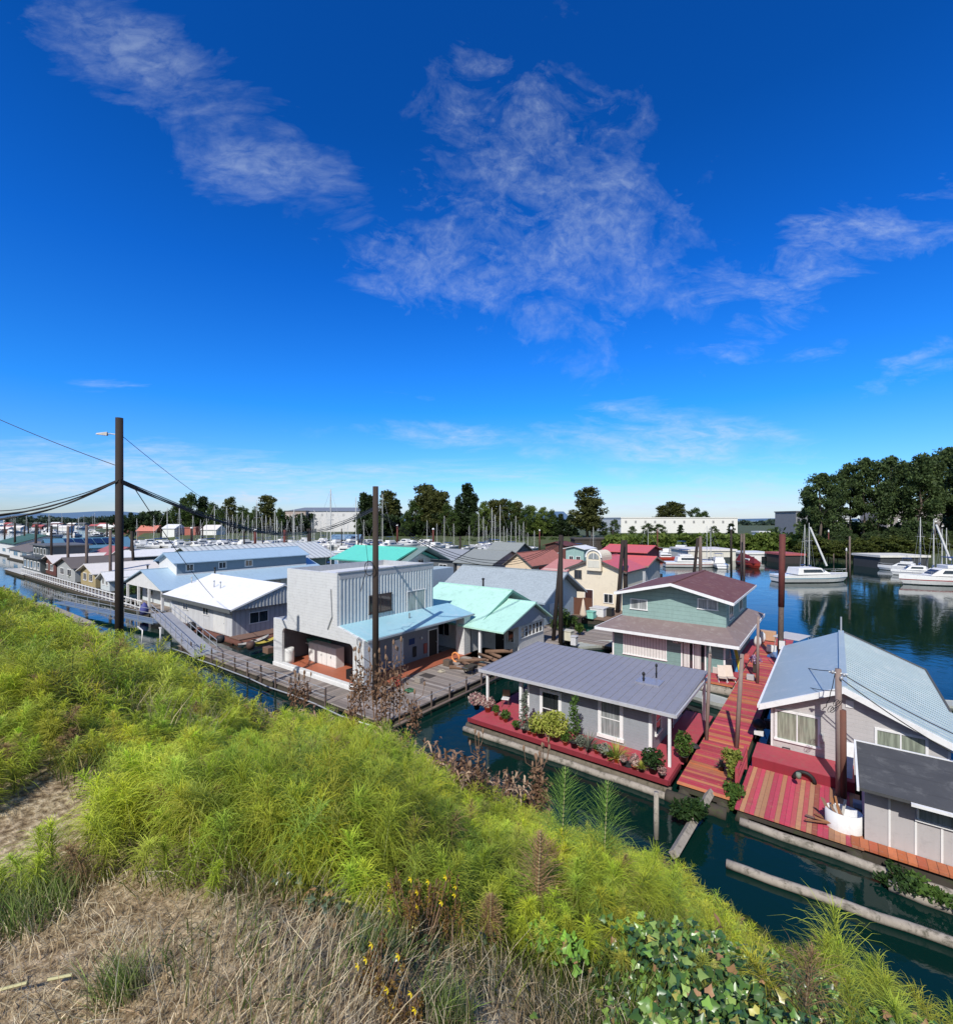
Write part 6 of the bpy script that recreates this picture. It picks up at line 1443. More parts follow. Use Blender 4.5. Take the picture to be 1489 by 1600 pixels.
def tadd(i, px, yt, D, zb=2.5, wf=1.0, label=None):
    src = {1:T1,2:T2,3:T3,4:T4}[i]
    tput(src, px, yt, D, zb, wf, first[i], label or src['label'], None if label else src['group']); first[i] = False
for row in [(1,300,772,300,.9),(3,288,778,310,1.0),(3,318,776,305,1.1),(1,276,790,300,.8),(1,332,786,300,.8),(2,360,777,300,1.0),(1,345,795,290,.8),(1,380,792,290,.8),(2,418,774,290,1.3),(1,398,796,285,.8),(1,437,795,280,.7),(1,265,798,320,.8),(3,245,799,330,1.),(1,225,800,330,1.),(3,205,801,330,1.),(1,190,803,330,1.),
            (3,568,770,260,.9),(3,578,774,262,1.),(2,606,767,262,1.2),(3,618,780,262,1.2),(1,648,783,250,.8),(2,664,757,255,1.35),(2,676,766,250,1.2),(2,690,768,250,1.2),(1,700,788,245,.8),(3,716,776,250,.8),(3,730,756,252,1.05),(3,740,772,252,1.),(1,708,800,240,.8),
            (4,757,784,245,.6),(2,770,781,250,1.2),(2,784,780,250,1.2),(1,797,783,250,.7),(2,808,784,252,1.1),(4,830,790,240,.8),(1,822,792,238,.7),(4,848,793,240,.75),(1,862,797,242,.7),(3,876,803,240,1.1),(3,888,808,240,1.),(1,635,800,240,.8),(1,590,800,240,.8),(1,560,806,240,.6),(1,742,803,236,.7)]:
    tadd(row[0], row[1], row[2], row[3], 2.5, row[4])
tadd(2, 918, 762, 225, 3, 1.5, 'tall lone cottonwood rising above the shore right of the tree group'); tadd(2, 924, 778, 222, 3, 1.2, 'lower companion of the lone cottonwood')
for row in [(1,942,815,230,1.,'dark round bush like tree left of the white warehouse'),(1,960,812,232,.9,'second round tree left of the white warehouse'),(1,1012,818,235,1.5,'small spreading tree in front of the left part of the white warehouse'),(1,1030,819,236,1.5,'small spreading tree in front of the middle of the white warehouse'),(3,1063,820,225,1.6,'dark pointed tree in front of the white warehouse'),(1,988,822,236,1.2,'low tree at the left end of the white warehouse'),(3,1142,818,215,1.6,'dark tree at the right end of the white warehouse'),(1,1115,822,230,1.2,'low tree near the right end of the white warehouse'),
            (2,1035,790,420,1.6,'left tall tree behind the white warehouse'),(2,1050,784,420,1.7,'tallest tree behind the white warehouse'),(2,1062,788,420,1.5,'right tall tree behind the white warehouse'),(1,1086,794,430,1.0,'broad tree behind the right half of the white warehouse'),(1,1100,799,430,1.0,'lower broad tree at the far right behind the white warehouse')]:
    tadd(row[0], row[1], row[2], row[3], 3, row[4], row[5])
gG = 'tall dark trees massed on the right bank'
T5 = make_tree('grove', 11, LBk, 'tall dark tree in the dense row on the right bank', gG, nl=5200, leaf=.36)
T6 = make_tree('grove', 17, LBk, 'tall dark tree in the dense row on the right bank', gG, nl=5200, leaf=.36)
T7 = make_tree('tall', 13, LBk, 'tall dark tree in the dense row on the right bank', gG, nl=5200, leaf=.36)
lst = [(1262,760),(1281,740),(1303,742),(1328,724),(1349,716),(1372,721),(1392,713),(1414,722),(1436,711),(1458,712),(1478,700),(1498,706),(1505,700),(1525,703),(1550,700),(1575,705),(1610,700)]
for k, (px, yt) in enumerate(lst):
    tput((T5,T6,T7)[k%3], px, yt, 150+random.uniform(-6,18), 2.0, random.uniform(.62,.95), k < 3, T5['label'], gG)
gU = 'lower bushy trees under the tall row on the right bank'
T8 = make_tree('round', 21, LBk, 'lower dark bushy tree under the tall row on the right bank', gU, nl=4200, leaf=.45)
for k in range(24):
    px = 1250+k*14.5+random.uniform(-4,4); tput(T8, px, random.uniform(815, 836)+(8 if k < 4 else 0), random.uniform(138, 160), 1.5, random.uniform(.85,1.3), k == 0, T8['label'], gU)
gV = 'light bushes along the waterline of the right bank'
T9 = make_tree('round', 23, leafmat('leaf_waterline', (.05,.075,.015), (.13,.15,.03)), 'light green bush at the waterline of the right bank', gV, nl=2600, leaf=.8)
for k in range(26):
    px = 1250+k*12+random.uniform(-4,4); tput(T9, px, random.uniform(835, 852), random.uniform(128, 138), .3, random.uniform(1.,1.7), k == 0, T9['label'], gV)

def band(name, px0, px1, D, ytop, zb, dens, mat, leaf, depth, label, seed, r=3.0):
    g = np.random.default_rng(seed); ps = []
    X0, X1 = (px0-CX)/F*D, (px1-CX)/F*D; n = int((X1-X0)/r*dens)
    for i in range(n):
        x = X0+(X1-X0)*g.random(); d = D+depth*g.random(); yt = ytop[0]+(ytop[1]-ytop[0])*g.random()
        zt = CAMH-(yt-CY)/F*d; h = max(.5, zt-zb)
        z = zb+h*g.random()**.6
        V, Q = blob_leaves((x,d,z-r*.3), (r,r,min(r,h)*.6), 70, leaf, seed=seed*1000+i); ps.append((V,Q))
    V, Q = merge(ps)
    o = np_mesh(name, V, Q, mat, org=(0,0,0)); o.location = (0,0,0); o.rotation_euler = (0,0,0)
    return props(o, label, 'vegetation', kind='stuff')
band('far_woodland', 170, 470, 305, (797,815), 2, 11.0, LDk, 1.1, 30, 'dark far off wood behind the left marina', 41, 4)
band('far_woodland', 555, 905, 245, (797,838), 2, 10.0, LDk, 1.0, 20, 'dense dark undergrowth below the trees in the middle', 42, 3.4)
band('far_woodland', 540, 960, 222, (838,850), .5, 4.0, LG, .8, 12, 'green scrub along the middle shore', 43, 2.4)
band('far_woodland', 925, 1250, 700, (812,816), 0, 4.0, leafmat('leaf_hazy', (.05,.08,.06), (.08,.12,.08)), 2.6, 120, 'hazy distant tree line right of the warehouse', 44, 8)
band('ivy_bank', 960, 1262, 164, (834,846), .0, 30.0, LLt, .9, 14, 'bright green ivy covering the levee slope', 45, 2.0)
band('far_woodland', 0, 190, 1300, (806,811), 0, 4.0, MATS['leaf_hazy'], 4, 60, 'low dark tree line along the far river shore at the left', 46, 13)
band('far_woodland', 1250, 1640, 165, (808,835), 1, 6.0, LBk, .8, 14, 'dark undergrowth behind the right bank trees', 47, 3.5)

# ================================================================ land, water, hills
def strip_mesh(name, rows, mat, kind='structure'):
    m = MB(); n = len(rows[0]); m.smooth = True
    vs = [p for r in rows for p in r]; fs = [(i*n+k, i*n+k+1, (i+1)*n+k+1, (i+1)*n+k) for i in range(len(rows)-1) for k in range(n-1)]
    m.add(vs, fs); o = m.build(name, mat, org=(0,0,0)); o.location = (0,0,0); o.rotation_euler = (0,0,0)
    return props(o, kind=kind)
shore = [(150,836),(200,838),(240,846),(340,849),(560,851),(640,852),(900,853),(985,860),(1100,864),(1240,866),(1330,872),(1400,876),(1489,885),(1640,905),(1900,940)]
def W0(px, py, k=1.0, z=0.0):
    D = Dw(py)*k; return ((px-CX)/F*D, D, z)
rows = [[W0(px,py,1.0,-.6) for px,py in shore],[W0(px,py,1.03,1.2) for px,py in shore],[W0(px,py,1.09,3.0 if px<960 or px>1260 else 5.0) for px,py in shore],[W0(px,py,1.3,3.2) for px,py in shore],[W0(px,py,3,3.0) for px,py in shore],[W0(px,py,12,4.0) for px,py in shore]]
strip_mesh('far_bank', rows, surf('bank_soil', (.07,.09,.035), .95, .4, .3, .1))
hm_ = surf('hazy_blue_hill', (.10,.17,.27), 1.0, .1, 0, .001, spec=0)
hill = []
for zk in (0, 1):
    hill.append([((-400+k*22-CX)/F*7000, 7000+zk*900, -20 if zk == 0 else 118+28*math.sin(k*.33+.6)+10*math.sin(k*.9)) for k in range(60)])
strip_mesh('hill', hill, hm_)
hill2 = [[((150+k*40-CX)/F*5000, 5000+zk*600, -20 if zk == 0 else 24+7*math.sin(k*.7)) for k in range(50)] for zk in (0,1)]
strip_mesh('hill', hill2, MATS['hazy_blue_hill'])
# river bed sheet to the horizon
m = MB(); S = 30000; m.add([(-S,-S,-2.5),(S,-S,-2.5),(S,S,-2.5),(-S,S,-2.5)], [(0,1,2,3)]); o = m.build('ground', surf('river_bed', (.03,.035,.025), 1), org=(0,0,0)); o.location = (0,0,0); o.rotation_euler = (0,0,0); props(o, kind='structure')
wm, t, b, out = newmat('river_water')
tc = t.N('ShaderNodeTexCoord'); P_ = tc.outputs['Object']
n1 = t.noise(t.mapv(P_, (1,1,1)), .03, 3)
b.inputs['Base Color'].default_value = (.002,.018,.014,1)
b.inputs['Roughness'].default_value = .04; b.inputs['IOR'].default_value = 1.33; b.inputs['Specular IOR Level'].default_value = .5
w1 = t.noise(t.mapv(P_, (1,1.0,1), rot=(0,0,.4)), 1.6, 4, .55, .6); w2 = t.noise(P_, .35, 3, .5, .4)
calm = t.maprange(n1, .42, .62, .35, 1.)
hh = t.math('ADD', t.math('MULTIPLY', w1, .35), w2)
bp = t.N('ShaderNodeBump'); t.l.new(t.math('MULTIPLY', calm, .30), bp.inputs['Strength']); bp.inputs['Distance'].default_value = .15
t.l.new(hh, bp.inputs['Height']); t.l.new(bp.outputs[0], b.inputs['Normal'])
m = MB(); m.add([(-9000,-40,0),(9000,-40,0),(9000,12000,0),(-9000,12000,0)], [(0,1,2,3)]); o = m.build('water', wm, org=(0,0,0)); o.location = (0,0,0); o.rotation_euler = (0,0,0); props(o, kind='structure')
# ================================================================ near bank terrain
def nz(u, v, s): return mnoise.noise(Vector((u*s, v*s, 3.1)))
def zbase(v):
    if v < 1: return 9.88-.05*v
    if v < 3: return 9.83-.475*(v-1)
    return 8.88-.69*(v-3)
def zt_(u, v): 
    dr_ = .55*min(1,max(0,(u+2.0)/1.5))*min(1,max(0,(v-3.7)/1.5))
    dr_ += .75*min(1,max(0,(-u-4.5)/8))*min(1,max(0,(v-2.5)/3))
    return zbase(v)-dr_+.09*nz(u,v,.8)+.16*nz(u,v,.22)*min(1, max(.2, v/3))
us = np.concatenate([np.linspace(-220,-30,60), np.linspace(-29,-8,60), np.linspace(-7.8,5,150), np.linspace(5.3,40,30)])
vs_ = np.concatenate([np.linspace(-12,0,12), np.linspace(.08,5,70), np.linspace(5.2,19,40)])
GU, GV = np.meshgrid(us, vs_); Z = np.vectorize(zt_)(GU, GV)
V = np.stack([GU.ravel(), GV.ravel(), Z.ravel()], 1); nu = len(us); nv = len(vs_)
ii = np.arange((nv-1)*nu).reshape(nv-1, nu)[:, :-1].ravel(); Q = np.stack([ii, ii+1, ii+1+nu, ii+nu], 1)
sm, t, b, out = newmat('bank_earth')
tc = t.N('ShaderNodeTexCoord'); P_ = tc.outputs['Object']
sx = t.N('ShaderNodeSeparateXYZ'); t.l.new(P_, sx.inputs[0])
a1 = t.noise(P_, 2.2, 6, .65); a2 = t.noise(P_, 24, 5, .7); a3 = t.noise(P_, 70, 3, .7)
dry = t.ramp(a2, [(.32,(.10,.066,.034)),(.48,(.34,.26,.145)),(.66,(.72,.60,.38))])
dry = t.mixc(t.maprange(a1,.35,.65), dry, t.mixc(1., dry, (.75,.7,.72), 'MULTIPLY'))
grn = t.ramp(a2, [(.3,(.02,.03,.008)),(.7,(.09,.12,.02))])
t.l.new(t.mixc(t.maprange(t.math('ADD', sx.outputs[1], t.math('MULTIPLY', t.math('SUBTRACT', a1, .5), 1.6)), 1.4, 2.1), dry, grn), b.inputs['Base Color'])
b.inputs['Roughness'].default_value = 1; b.inputs['Specular IOR Level'].default_value = .1
bp = t.N('ShaderNodeBump'); bp.inputs['Strength'].default_value = .8; bp.inputs['Distance'].default_value = .02; t.l.new(t.math('ADD', a2, t.math('MULTIPLY', a3, .4)), bp.inputs['Height']); t.l.new(bp.outputs[0], b.inputs['Normal'])
te = np_mesh('terrain', V, Q, sm, org=(0,0,0), smooth=True); props(te, kind='structure')

def zarr(u, v): return np.array([zt_(a, c) for a, c in zip(u, v)])
def terr_hit(px, py):
    dx, dy, dz = (px-CX)/F, 1.0, -(py-CY)/F
    s = .3
    while s < 60:
        x, y, z = dx*s, dy*s, CAMH+dz*s; u, v = to_uv(x, y)
        if z <= zt_(u, v): return u, v
        s += .02
    return u, v
def visible(u, v, pad=.25):
    x = u*Ux+v*Vx; y = u*Uy+v*Vy
    return (y > .3) & (np.abs(x) < y*(1+pad)+.8)
def ribbon_mesh(name, paths, W, col, mat, **kw):
    """paths (n,k,3); W (n,k) half widths; col (n,3)|(n,k,3)"""
    n, k, _ = paths.shape
    d = np.gradient(paths, axis=1); vw = np.array([0,0,1.])+rng.normal(size=(n,1,3))*.35
    s = np.cross(d, np.broadcast_to(vw, d.shape)); s /= (np.linalg.norm(s, axis=2, keepdims=True)+1e-9); s *= W[:, :, None]
    V = np.stack([paths-s, paths+s], 2).reshape(-1, 3)
    b = (np.arange(n)*k*2)[:, None, None]+(np.arange(k-1)*2)[None, :, None]
    Q = (b+np.array([0,1,3,2])).reshape(-1, 4)
    if col.ndim == 2: col = np.broadcast_to(col[:, None, :], (n,k,3))
    c = np.repeat(col.reshape(-1,3), 2, axis=0)
    return np_mesh(name, V, Q, mat, col=c, **kw)
VEG = leafmat('bank_vegetation', None, None, trans=.38, attr=True)
def thin(u, v, seed=0, thr=-.25, s=.9):
    return np.array([nz(a+seed*7.3, c, s) > thr for a, c in zip(u, v)])
def vbound(u):  # where green growth starts (v), dry grass nearer the camera
    return np.interp(u, [-8,-3.6,-2.9,-2.3,-1.6,-.9,-.5,0,.6,3], [-.5,-.25,.50,1.10,1.58,1.86,1.86,1.72,1.5,1.2])
def inivy(u, v):
    w_ = .12*np.sin(u*7)+.1*np.sin(v*9+1)
    return (v < w_+np.interp(u,[-1.1,-.95,-.33,.15,.6,2],[2.3,2.6,3.4,3.7,3.9,4.2])) & (u > w_+np.interp(v,[1.2,1.9,2.6,3.2],[-.4,-.64,-.98,-.9]))
def horsetails(n, ur, vr, hr, nw, nb, wd, seed, brown=.04, dens=-.3, dmin=0, dmax=1e9, lean=.4, blf=.36):
    g = np.random.default_rng(seed)
    u = g.uniform(*ur, n); v = g.uniform(*vr, n)
    x = u*Ux+v*Vx; y = u*Uy+v*Vy; D = np.hypot(x, y)
    k = visible(u, v) & (v > vbound(u)+.12*g.normal(size=n)) & thin(u, v, seed % 3, dens) & (D > dmin) & (D < dmax) & ~(inivy(u, v) & (g.random(n) < .93))
    u, v, D = u[k], v[k], D[k]; n = len(u); z = zarr(u, v)
    clump = np.array([nz(a, c, .55) for a, c in zip(u, v)]); clump2 = np.array([nz(a+50, c, 1.4) for a, c in zip(u, v)])
    H = g.uniform(*hr, n)*(1+.95*clump)*np.clip((v-vbound(u)+.55)/.9, .5, 1)
    H = np.minimum(H, np.where(u > .2, .40, .74)*(.85+.3*g.random(n)))
    ln = g.normal(size=(n,2))*lean*.5; ln[:,1] -= .12*g.random(n)
    T = np.linspace(.12, 1, nw)
    def stem(t): # t (n,W)
        return np.stack([u[:,None]+ln[:,0:1]*H[:,None]*t**1.6, v[:,None]+ln[:,1:2]*H[:,None]*t**1.6, z[:,None]+H[:,None]*t*(1-.12*t)], 2)
    S = stem(np.broadcast_to(T, (n,nw)))
    az = (np.arange(nb)/nb*2*np.pi)[None,None,:]+g.random((n,nw,1))*6.28+g.normal(size=(n,nw,nb))*.12
    L = H[:,None,None]*blf*(1.0-.7*np.abs(T-.5)[None,:,None]**1.2-.45*(T[None,:,None]**7))*(.55+.8*g.random((n,nw,nb)))
    el = .25+.45*T[None,:,None]+.5*T[None,:,None]**6+.22*g.normal(size=(n,nw,nb))
    dr = np.stack([np.cos(az)*np.cos(el), np.sin(az)*np.cos(el), np.sin(el)], 3)
    p0 = np.broadcast_to(S[:,:,None,:], dr.shape); p1 = p0+dr*(L*.5)[...,None]
    dr2 = dr.copy(); dr2[...,2] -= .45; dr2 += g.normal(size=dr.shape)*.15; p2 = p1+dr2*(L*.4)[...,None]; dr3 = dr2.copy(); dr3[...,2] -= .5; p3 = p2+dr3*(L*.3)[...,None]
    paths = np.stack([p0,p1,p2,p3], 3).reshape(-1,4,3)
    w = wd*(.8+.06*np.broadcast_to(D[:,None,None], L.shape)).reshape(-1,1)*np.array([[1.,.9,.65,.2]])
    isb = g.random(n) < brown*(1+3*(clump2 > .25))
    base = np.stack([.46+.18*clump2+.15*g.random(n), .56+.11*clump2+.12*g.random(n), .045+.03*g.random(n)], 1)
    base *= (.95+.5*np.array([nz(a+9, c+4, .7) for a, c in zip(u, v)]))[:,None]*(.8+.4*g.random((n,1)))
    base[:,2] += .03*(g.random(n) < .25)
    base[isb] = np.array([.38,.24,.12])
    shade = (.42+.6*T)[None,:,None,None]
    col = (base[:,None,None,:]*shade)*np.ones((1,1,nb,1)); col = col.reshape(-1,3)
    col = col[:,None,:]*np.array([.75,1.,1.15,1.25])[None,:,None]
    o1 = (paths, w, col)
    tt = np.linspace(0,1,5); SP = stem(np.broadcast_to(tt,(n,5))); SW = (wd*2.0)*(.8+.06*D)[:,None]*np.array([[1,1,.9,.7,.3]])
    SCc = np.broadcast_to(np.where(isb[:,None], np.array([[.5,.4,.25]]), np.array([[.42,.46,.16]]))[:,None,:], (n,5,3))
    return o1, (SP, SW, SCc)
def horsefield(name, label, *a, **k):
    (p,w,c), (sp,sw,sc) = horsetails(*a, **k)
    n1 = len(p); 
    d = ribbon_mesh(name, p, w, c, VEG); props(d, label, 'horsetail', kind='stuff')
    s = ribbon_mesh(name+'_stems', sp, sw, sc, VEG); s.name = 'horsetail_stems'; props(s, 'pale stems of '+label, 'horsetail', kind='stuff')
    print(name, n1)
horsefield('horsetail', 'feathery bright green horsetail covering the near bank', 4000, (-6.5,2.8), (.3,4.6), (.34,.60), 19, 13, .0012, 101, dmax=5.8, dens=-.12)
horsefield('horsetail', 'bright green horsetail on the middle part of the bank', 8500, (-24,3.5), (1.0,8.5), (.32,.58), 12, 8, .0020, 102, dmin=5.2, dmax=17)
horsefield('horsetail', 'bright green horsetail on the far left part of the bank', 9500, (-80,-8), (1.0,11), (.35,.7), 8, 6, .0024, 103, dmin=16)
# single horsetails that stand out
def one_horse(px, py, D_, label, brownish=False, seed=0):
    u0, v0 = PD(px, D_); H = max(.3, zat(py, u0, v0)-zt_(u0,v0)); g = np.random.default_rng(seed); nw, nb = 24, 14
    o = thing('horsetail_plant', (u0,v0,zt_(u0,v0)), label, 'horsetail'); z0 = zt_(u0,v0)
    T = np.linspace(.2,1,nw); S = np.stack([u0+.05*H*T**2, v0-.03*H*T**2, z0+H*T], 1)
    az = (np.arange(nb)/nb*6.28)[None,:]+g.random((nw,1))*6.28; L = H*.30*(1.1-.9*np.abs(T-.4)[:,None]**1.2-.6*T[:,None]**4)*(.8+.4*g.random((nw,nb))); el = .35+.6*T[:,None]+0*az
    dr = np.stack([np.cos(az)*np.cos(el), np.sin(az)*np.cos(el), np.sin(el)], 2); p0 = np.broadcast_to(S[:,None,:], dr.shape); p1 = p0+dr*(L*.5)[...,None]; d2 = dr.copy(); d2[...,2] -= .3; p2 = p1+d2*(L*.55)[...,None]
    paths = np.stack([p0,p1,p2],2).reshape(-1,3,3); D = math.hypot(*to_xy(u0,v0)); w = np.full((len(paths),1), .0018*(.8+.08*D))*np.array([[1,.85,.25]])
    base = np.array([.40,.25,.13]) if brownish else np.array([.20,.33,.06]); col = np.broadcast_to(base*(.9+.2*g.random((len(paths),1))), (len(paths),3))
    ribbon_mesh('branches', paths, w, col.copy(), VEG, org=(u0,v0,z0), parent=o)
    m = MB(); m.tube([(u0,v0,z0-.05),(u0+.012*H,v0,z0+H*.5),(u0+.05*H,v0-.03*H,z0+H)], .006*(.8+.1*D), 5, r1=.002); m.build('stem', MATS['pale_stem'], o)
surf('pale_stem', (.45,.42,.22), .7)
one_horse(877, 1192, 3.9, 'dark green horsetail standing clear against the water right of centre', seed=1)
one_horse(942, 1214, 3.6, 'tall dark green horsetail standing clear against the water below the grey cottage', seed=2)
one_horse(840, 1292, 2.75, 'dead brown horsetail among the green ones right of centre', True, 3)
one_horse(765, 1425, 2.35, 'dead orange brown horsetail at the edge of the dry grass', True, 4)
# ---------------------------------------------------------------- low green grass under the horsetail
def blades(n, ur, vr, hr, wd, pal, seed, cond, tilt=.5, D_max=1e9, segs=3, name='grass', label='', cat='grass', curl=.4, D_min=0):
    g = np.random.default_rng(seed); u = g.uniform(*ur,n); v = g.uniform(*vr,n); x = u*Ux+v*Vx; y = u*Uy+v*Vy; D = np.hypot(x,y)
    k = visible(u,v) & cond(u,v,g) & (D < D_max) & (D > D_min); u, v, D = u[k], v[k], D[k]; n = len(u); z = zarr(u,v)-.01
    h = g.uniform(*hr,n); az = g.random(n)*6.28; az = np.where(g.random(n)<.5, az, np.array([nz(a,c,.9)*5 for a,c in zip(u,v)])+g.normal(size=n)*.5)
    ti = np.abs(g.normal(size=n))*tilt; d0 = np.stack([np.cos(az)*np.sin(ti), np.sin(az)*np.sin(ti), np.cos(ti)],1); t2 = np.minimum(ti+curl*g.random(n)+.1, 1.9); d1 = np.stack([np.cos(az)*np.sin(t2), np.sin(az)*np.sin(t2), np.cos(t2)],1)
    p0 = np.stack([u,v,z],1); p1 = p0+d0*h[:,None]*.55; p2 = p1+d1*h[:,None]*.5
    p2[:,2] = np.maximum(p2[:,2], z+.012)
    pal = np.array(pal); c = pal[g.integers(0,len(pal),n)]*(.7+.6*g.random((n,1)))
    W = wd*(.6+.8*g.random((n,1)))*(.7+.1*D[:,None])*np.array([[1,.8,.15]])
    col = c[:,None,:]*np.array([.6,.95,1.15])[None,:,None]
    o = ribbon_mesh(name, np.stack([p0,p1,p2],1), W, col, VEG); props(o, label, cat, kind='stuff'); print(name, n)
patch = lambda u,v,s,t,sd=0: np.array([nz(a+sd*11.7,c,s)>t for a,c in zip(u,v)])
DRY = [(.70,.58,.38),(.58,.47,.29),(.82,.72,.50),(.42,.31,.17),(.52,.37,.22),(.76,.65,.44)]
blades(110000, (-5,2.2), (-.6,2.6), (.025,.11), .0018, DRY, 201, lambda u,v,g: v < vbound(u)+.45*g.random(len(u)), 1.25, name='dry_grass', label='short matted dry grass and straw on the near ground', cat='dry grass')
blades(30000, (-5,2.2), (-.6,2.4), (.08,.24), .0014, DRY, 202, lambda u,v,g: (v < vbound(u)+.3*g.random(len(u))) & patch(u,v,1.1,.02,1), .75, name='dry_grass', label='taller pale dry grass stalks in drifts on the near ground', cat='dry grass')
blades(9000, (-4.5,1.5), (.2,2.2), (.06,.2), .002, [(.10,.17,.03),(.17,.24,.05),(.22,.26,.08)], 203, lambda u,v,g: (v < vbound(u)+.1) & patch(u,v,1.9,.22,2), .5, name='grass', label='small tufts of green grass in the dry ground')
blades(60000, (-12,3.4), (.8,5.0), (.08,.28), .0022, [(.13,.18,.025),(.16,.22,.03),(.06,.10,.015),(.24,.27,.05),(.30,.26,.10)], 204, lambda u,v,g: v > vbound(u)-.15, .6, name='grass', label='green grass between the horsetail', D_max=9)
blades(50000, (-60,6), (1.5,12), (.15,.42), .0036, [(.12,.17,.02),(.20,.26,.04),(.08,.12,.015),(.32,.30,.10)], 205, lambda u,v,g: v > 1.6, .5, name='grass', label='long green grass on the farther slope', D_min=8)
blades(6000, (-16,-4), (1.5,3.5), (.2,.5), .003, [(.5,.42,.24),(.42,.34,.2)], 206, lambda u,v,g: patch(u,v,.45,.1,4), .4, name='dry_grass', label='pale dry grass patch among the green at the left', cat='dry grass')
for _k, (_px, _py, _r, _n) in enumerate(((590,1500,.13,900),(190,1560,.09,500),(700,1590,.12,800),(610,1370,.10,500),(40,1430,.22,1500),(470,1330,.12,500))):
    _u, _v = terr_hit(_px, _py)
    blades(_n, (_u-_r,_u+_r), (_v-_r,_v+_r), (.08,.2), .0017, [(.16,.24,.05),(.24,.32,.08),(.30,.32,.14)], 220+_k, lambda u,v,g: ((u-_u)**2+(v-_v)**2 < _r*_r*(.4+.6*g.random(len(u)))), .45, name='grass_tuft', label=('green grass tuft at the foot of the yellow flowers','small green tuft near the lower left corner','green grass tuft at the bottom edge of the photo','grey green tuft above the yellow flowers','dark green clump at the left edge','small green tuft below the horsetail')[_k])
# ---------------------------------------------------------------- brown dock / teasel weeds
def weeds(n, ur, vr, hr, seed, name, label, wd=.004, cond=None, leaf=.03, ms=14):
    g = np.random.default_rng(seed); u = g.uniform(*ur,n); v = g.uniform(*vr,n); k = visible(u,v)
    if cond is not None: k &= cond(u,v)
    u, v = u[k], v[k]; n = len(u); D = np.hypot(*to_xy(u,v)); z = zarr(u,v); h = g.uniform(*hr,n)
    ln = g.normal(size=(n,2))*.16; tt = np.linspace(0,1,5)[None,:]
    P = np.stack([u[:,None]+ln[:,0:1]*h[:,None]*tt**1.5, v[:,None]+ln[:,1:2]*h[:,None]*tt**1.5, z[:,None]+h[:,None]*tt],2)
    br = np.array([[.24,.14,.08],[.36,.23,.15],[.17,.10,.06],[.46,.33,.22]]); c = br[g.integers(0,4,n)]
    s = ribbon_mesh(name, P, wd*(.6+.1*D)[:,None]*np.array([[1,.9,.8,.6,.4]]), c, VEG); props(s, 'stalks of '+label, 'weeds', kind='stuff')
    # seed / leaf clusters
    q = ms; tt = .35+.65*g.random((n,q)); C = np.stack([u[:,None]+ln[:,0:1]*h[:,None]*tt**1.5, v[:,None]+ln[:,1:2]*h[:,None]*tt**1.5, z[:,None]+h[:,None]*tt],2)
    dr = g.normal(size=(n,q,3)); dr /= np.linalg.norm(dr,axis=2,keepdims=True); L = leaf*(.5+g.random((n,q,1)))*(.6+.1*D)[:,None,None]
    p1 = C+dr*L*1.2; dr2 = dr+np.array([0,0,-.8]); p2 = p1+dr2*L
    cc = np.repeat(c[:,None,:],q,1).reshape(-1,3)*(.7+.7*g.random((n*q,1)))
    Pp = np.stack([C,p1,p2],2).reshape(-1,3,3); W = np.repeat((leaf*.3*(.6+.1*D))[:,None],q,1).reshape(-1,1)*np.array([[.5,1.,.2]])
    s = ribbon_mesh(name, Pp, W, cc, VEG); props(s, label, 'weeds', kind='stuff')
weeds(1100, (-75,-9), (5.0,9.0), (.5,.95), 301, 'brown_weeds', 'rust brown seeding weeds along the lower edge of the bank at the left', cond=lambda u,v: patch(u,v,.2,-.25,1), leaf=.042)
weeds(650, (-9.5,-4.6), (5.6,8.6), (.5,1.0), 302, 'brown_weeds', 'curled brown dead weeds below the dark brown pole', cond=lambda u,v: patch(u,v,.3,-.4,2), leaf=.042, ms=26)
weeds(35, (-2.2,1.2), (4.0,6.0), (.3,.6), 303, 'brown_weeds', 'dry brown umbel weeds at the water edge on the right', cond=lambda u,v: patch(u,v,.9,-.1,3), leaf=.04)
# teasels with heads
def teasel(px, py, D, H, label, lean=0.0, n=4, seed=0):
    g = random.Random(seed); u, v = PD(px, D); zt = CAMH-(py-CY)/F*D; z0 = zt-H
    o = thing('teasel', (u,v,z0), label, 'teasel'); m = MB(); m.tube([(u-lean,v,z0),(u-lean*.4,v,z0+H*.5),(u,v,zt)], .012, 5, r1=.006)
    hds = []; hd = MB(); hds.append(hd); hd.lathe((u,v,zt-.02), [(.006,-.02),(.02,.0),(.024,.035),(.017,.07),(.003,.095)], 8)
    for k in range(n):
        t = g.uniform(.35,.85); a = g.uniform(0,6.28); L = g.uniform(.18,.4); zz = z0+H*t; x0 = u-lean*(1-t)
        e = (x0+L*.6*math.cos(a), v+L*.6*math.sin(a), zz+L); m.tube([(x0,v,zz),(x0+L*.5*math.cos(a),v+L*.5*math.sin(a),zz+L*.4),e], .007, 4, r1=.004)
        hd = MB(); hds.append(hd); hd.lathe((e[0],e[1],e[2]-.02), [(.006,-.02),(.016,.0),(.019,.03),(.013,.055),(.003,.075)], 8)
    m.build('stem', MATS['dead_stem'], o); [h_.build('seed_head', MATS['teasel_head'], o) for h_ in hds]
    V, Q = blob_leaves((u,v,z0+H*.45), (.16,.16,H*.42), 190, .035, seed=seed); np_mesh('dead_leaves', V, Q, MATS['dead_leaf'], org=(u,v,z0), parent=o)
surf('dead_stem', (.20,.12,.075), .9); surf('teasel_head', (.27,.17,.11), .95, .3, .3, 20); leafmat('dead_leaf', (.13,.07,.04), (.33,.2,.12), noise_dark=False)
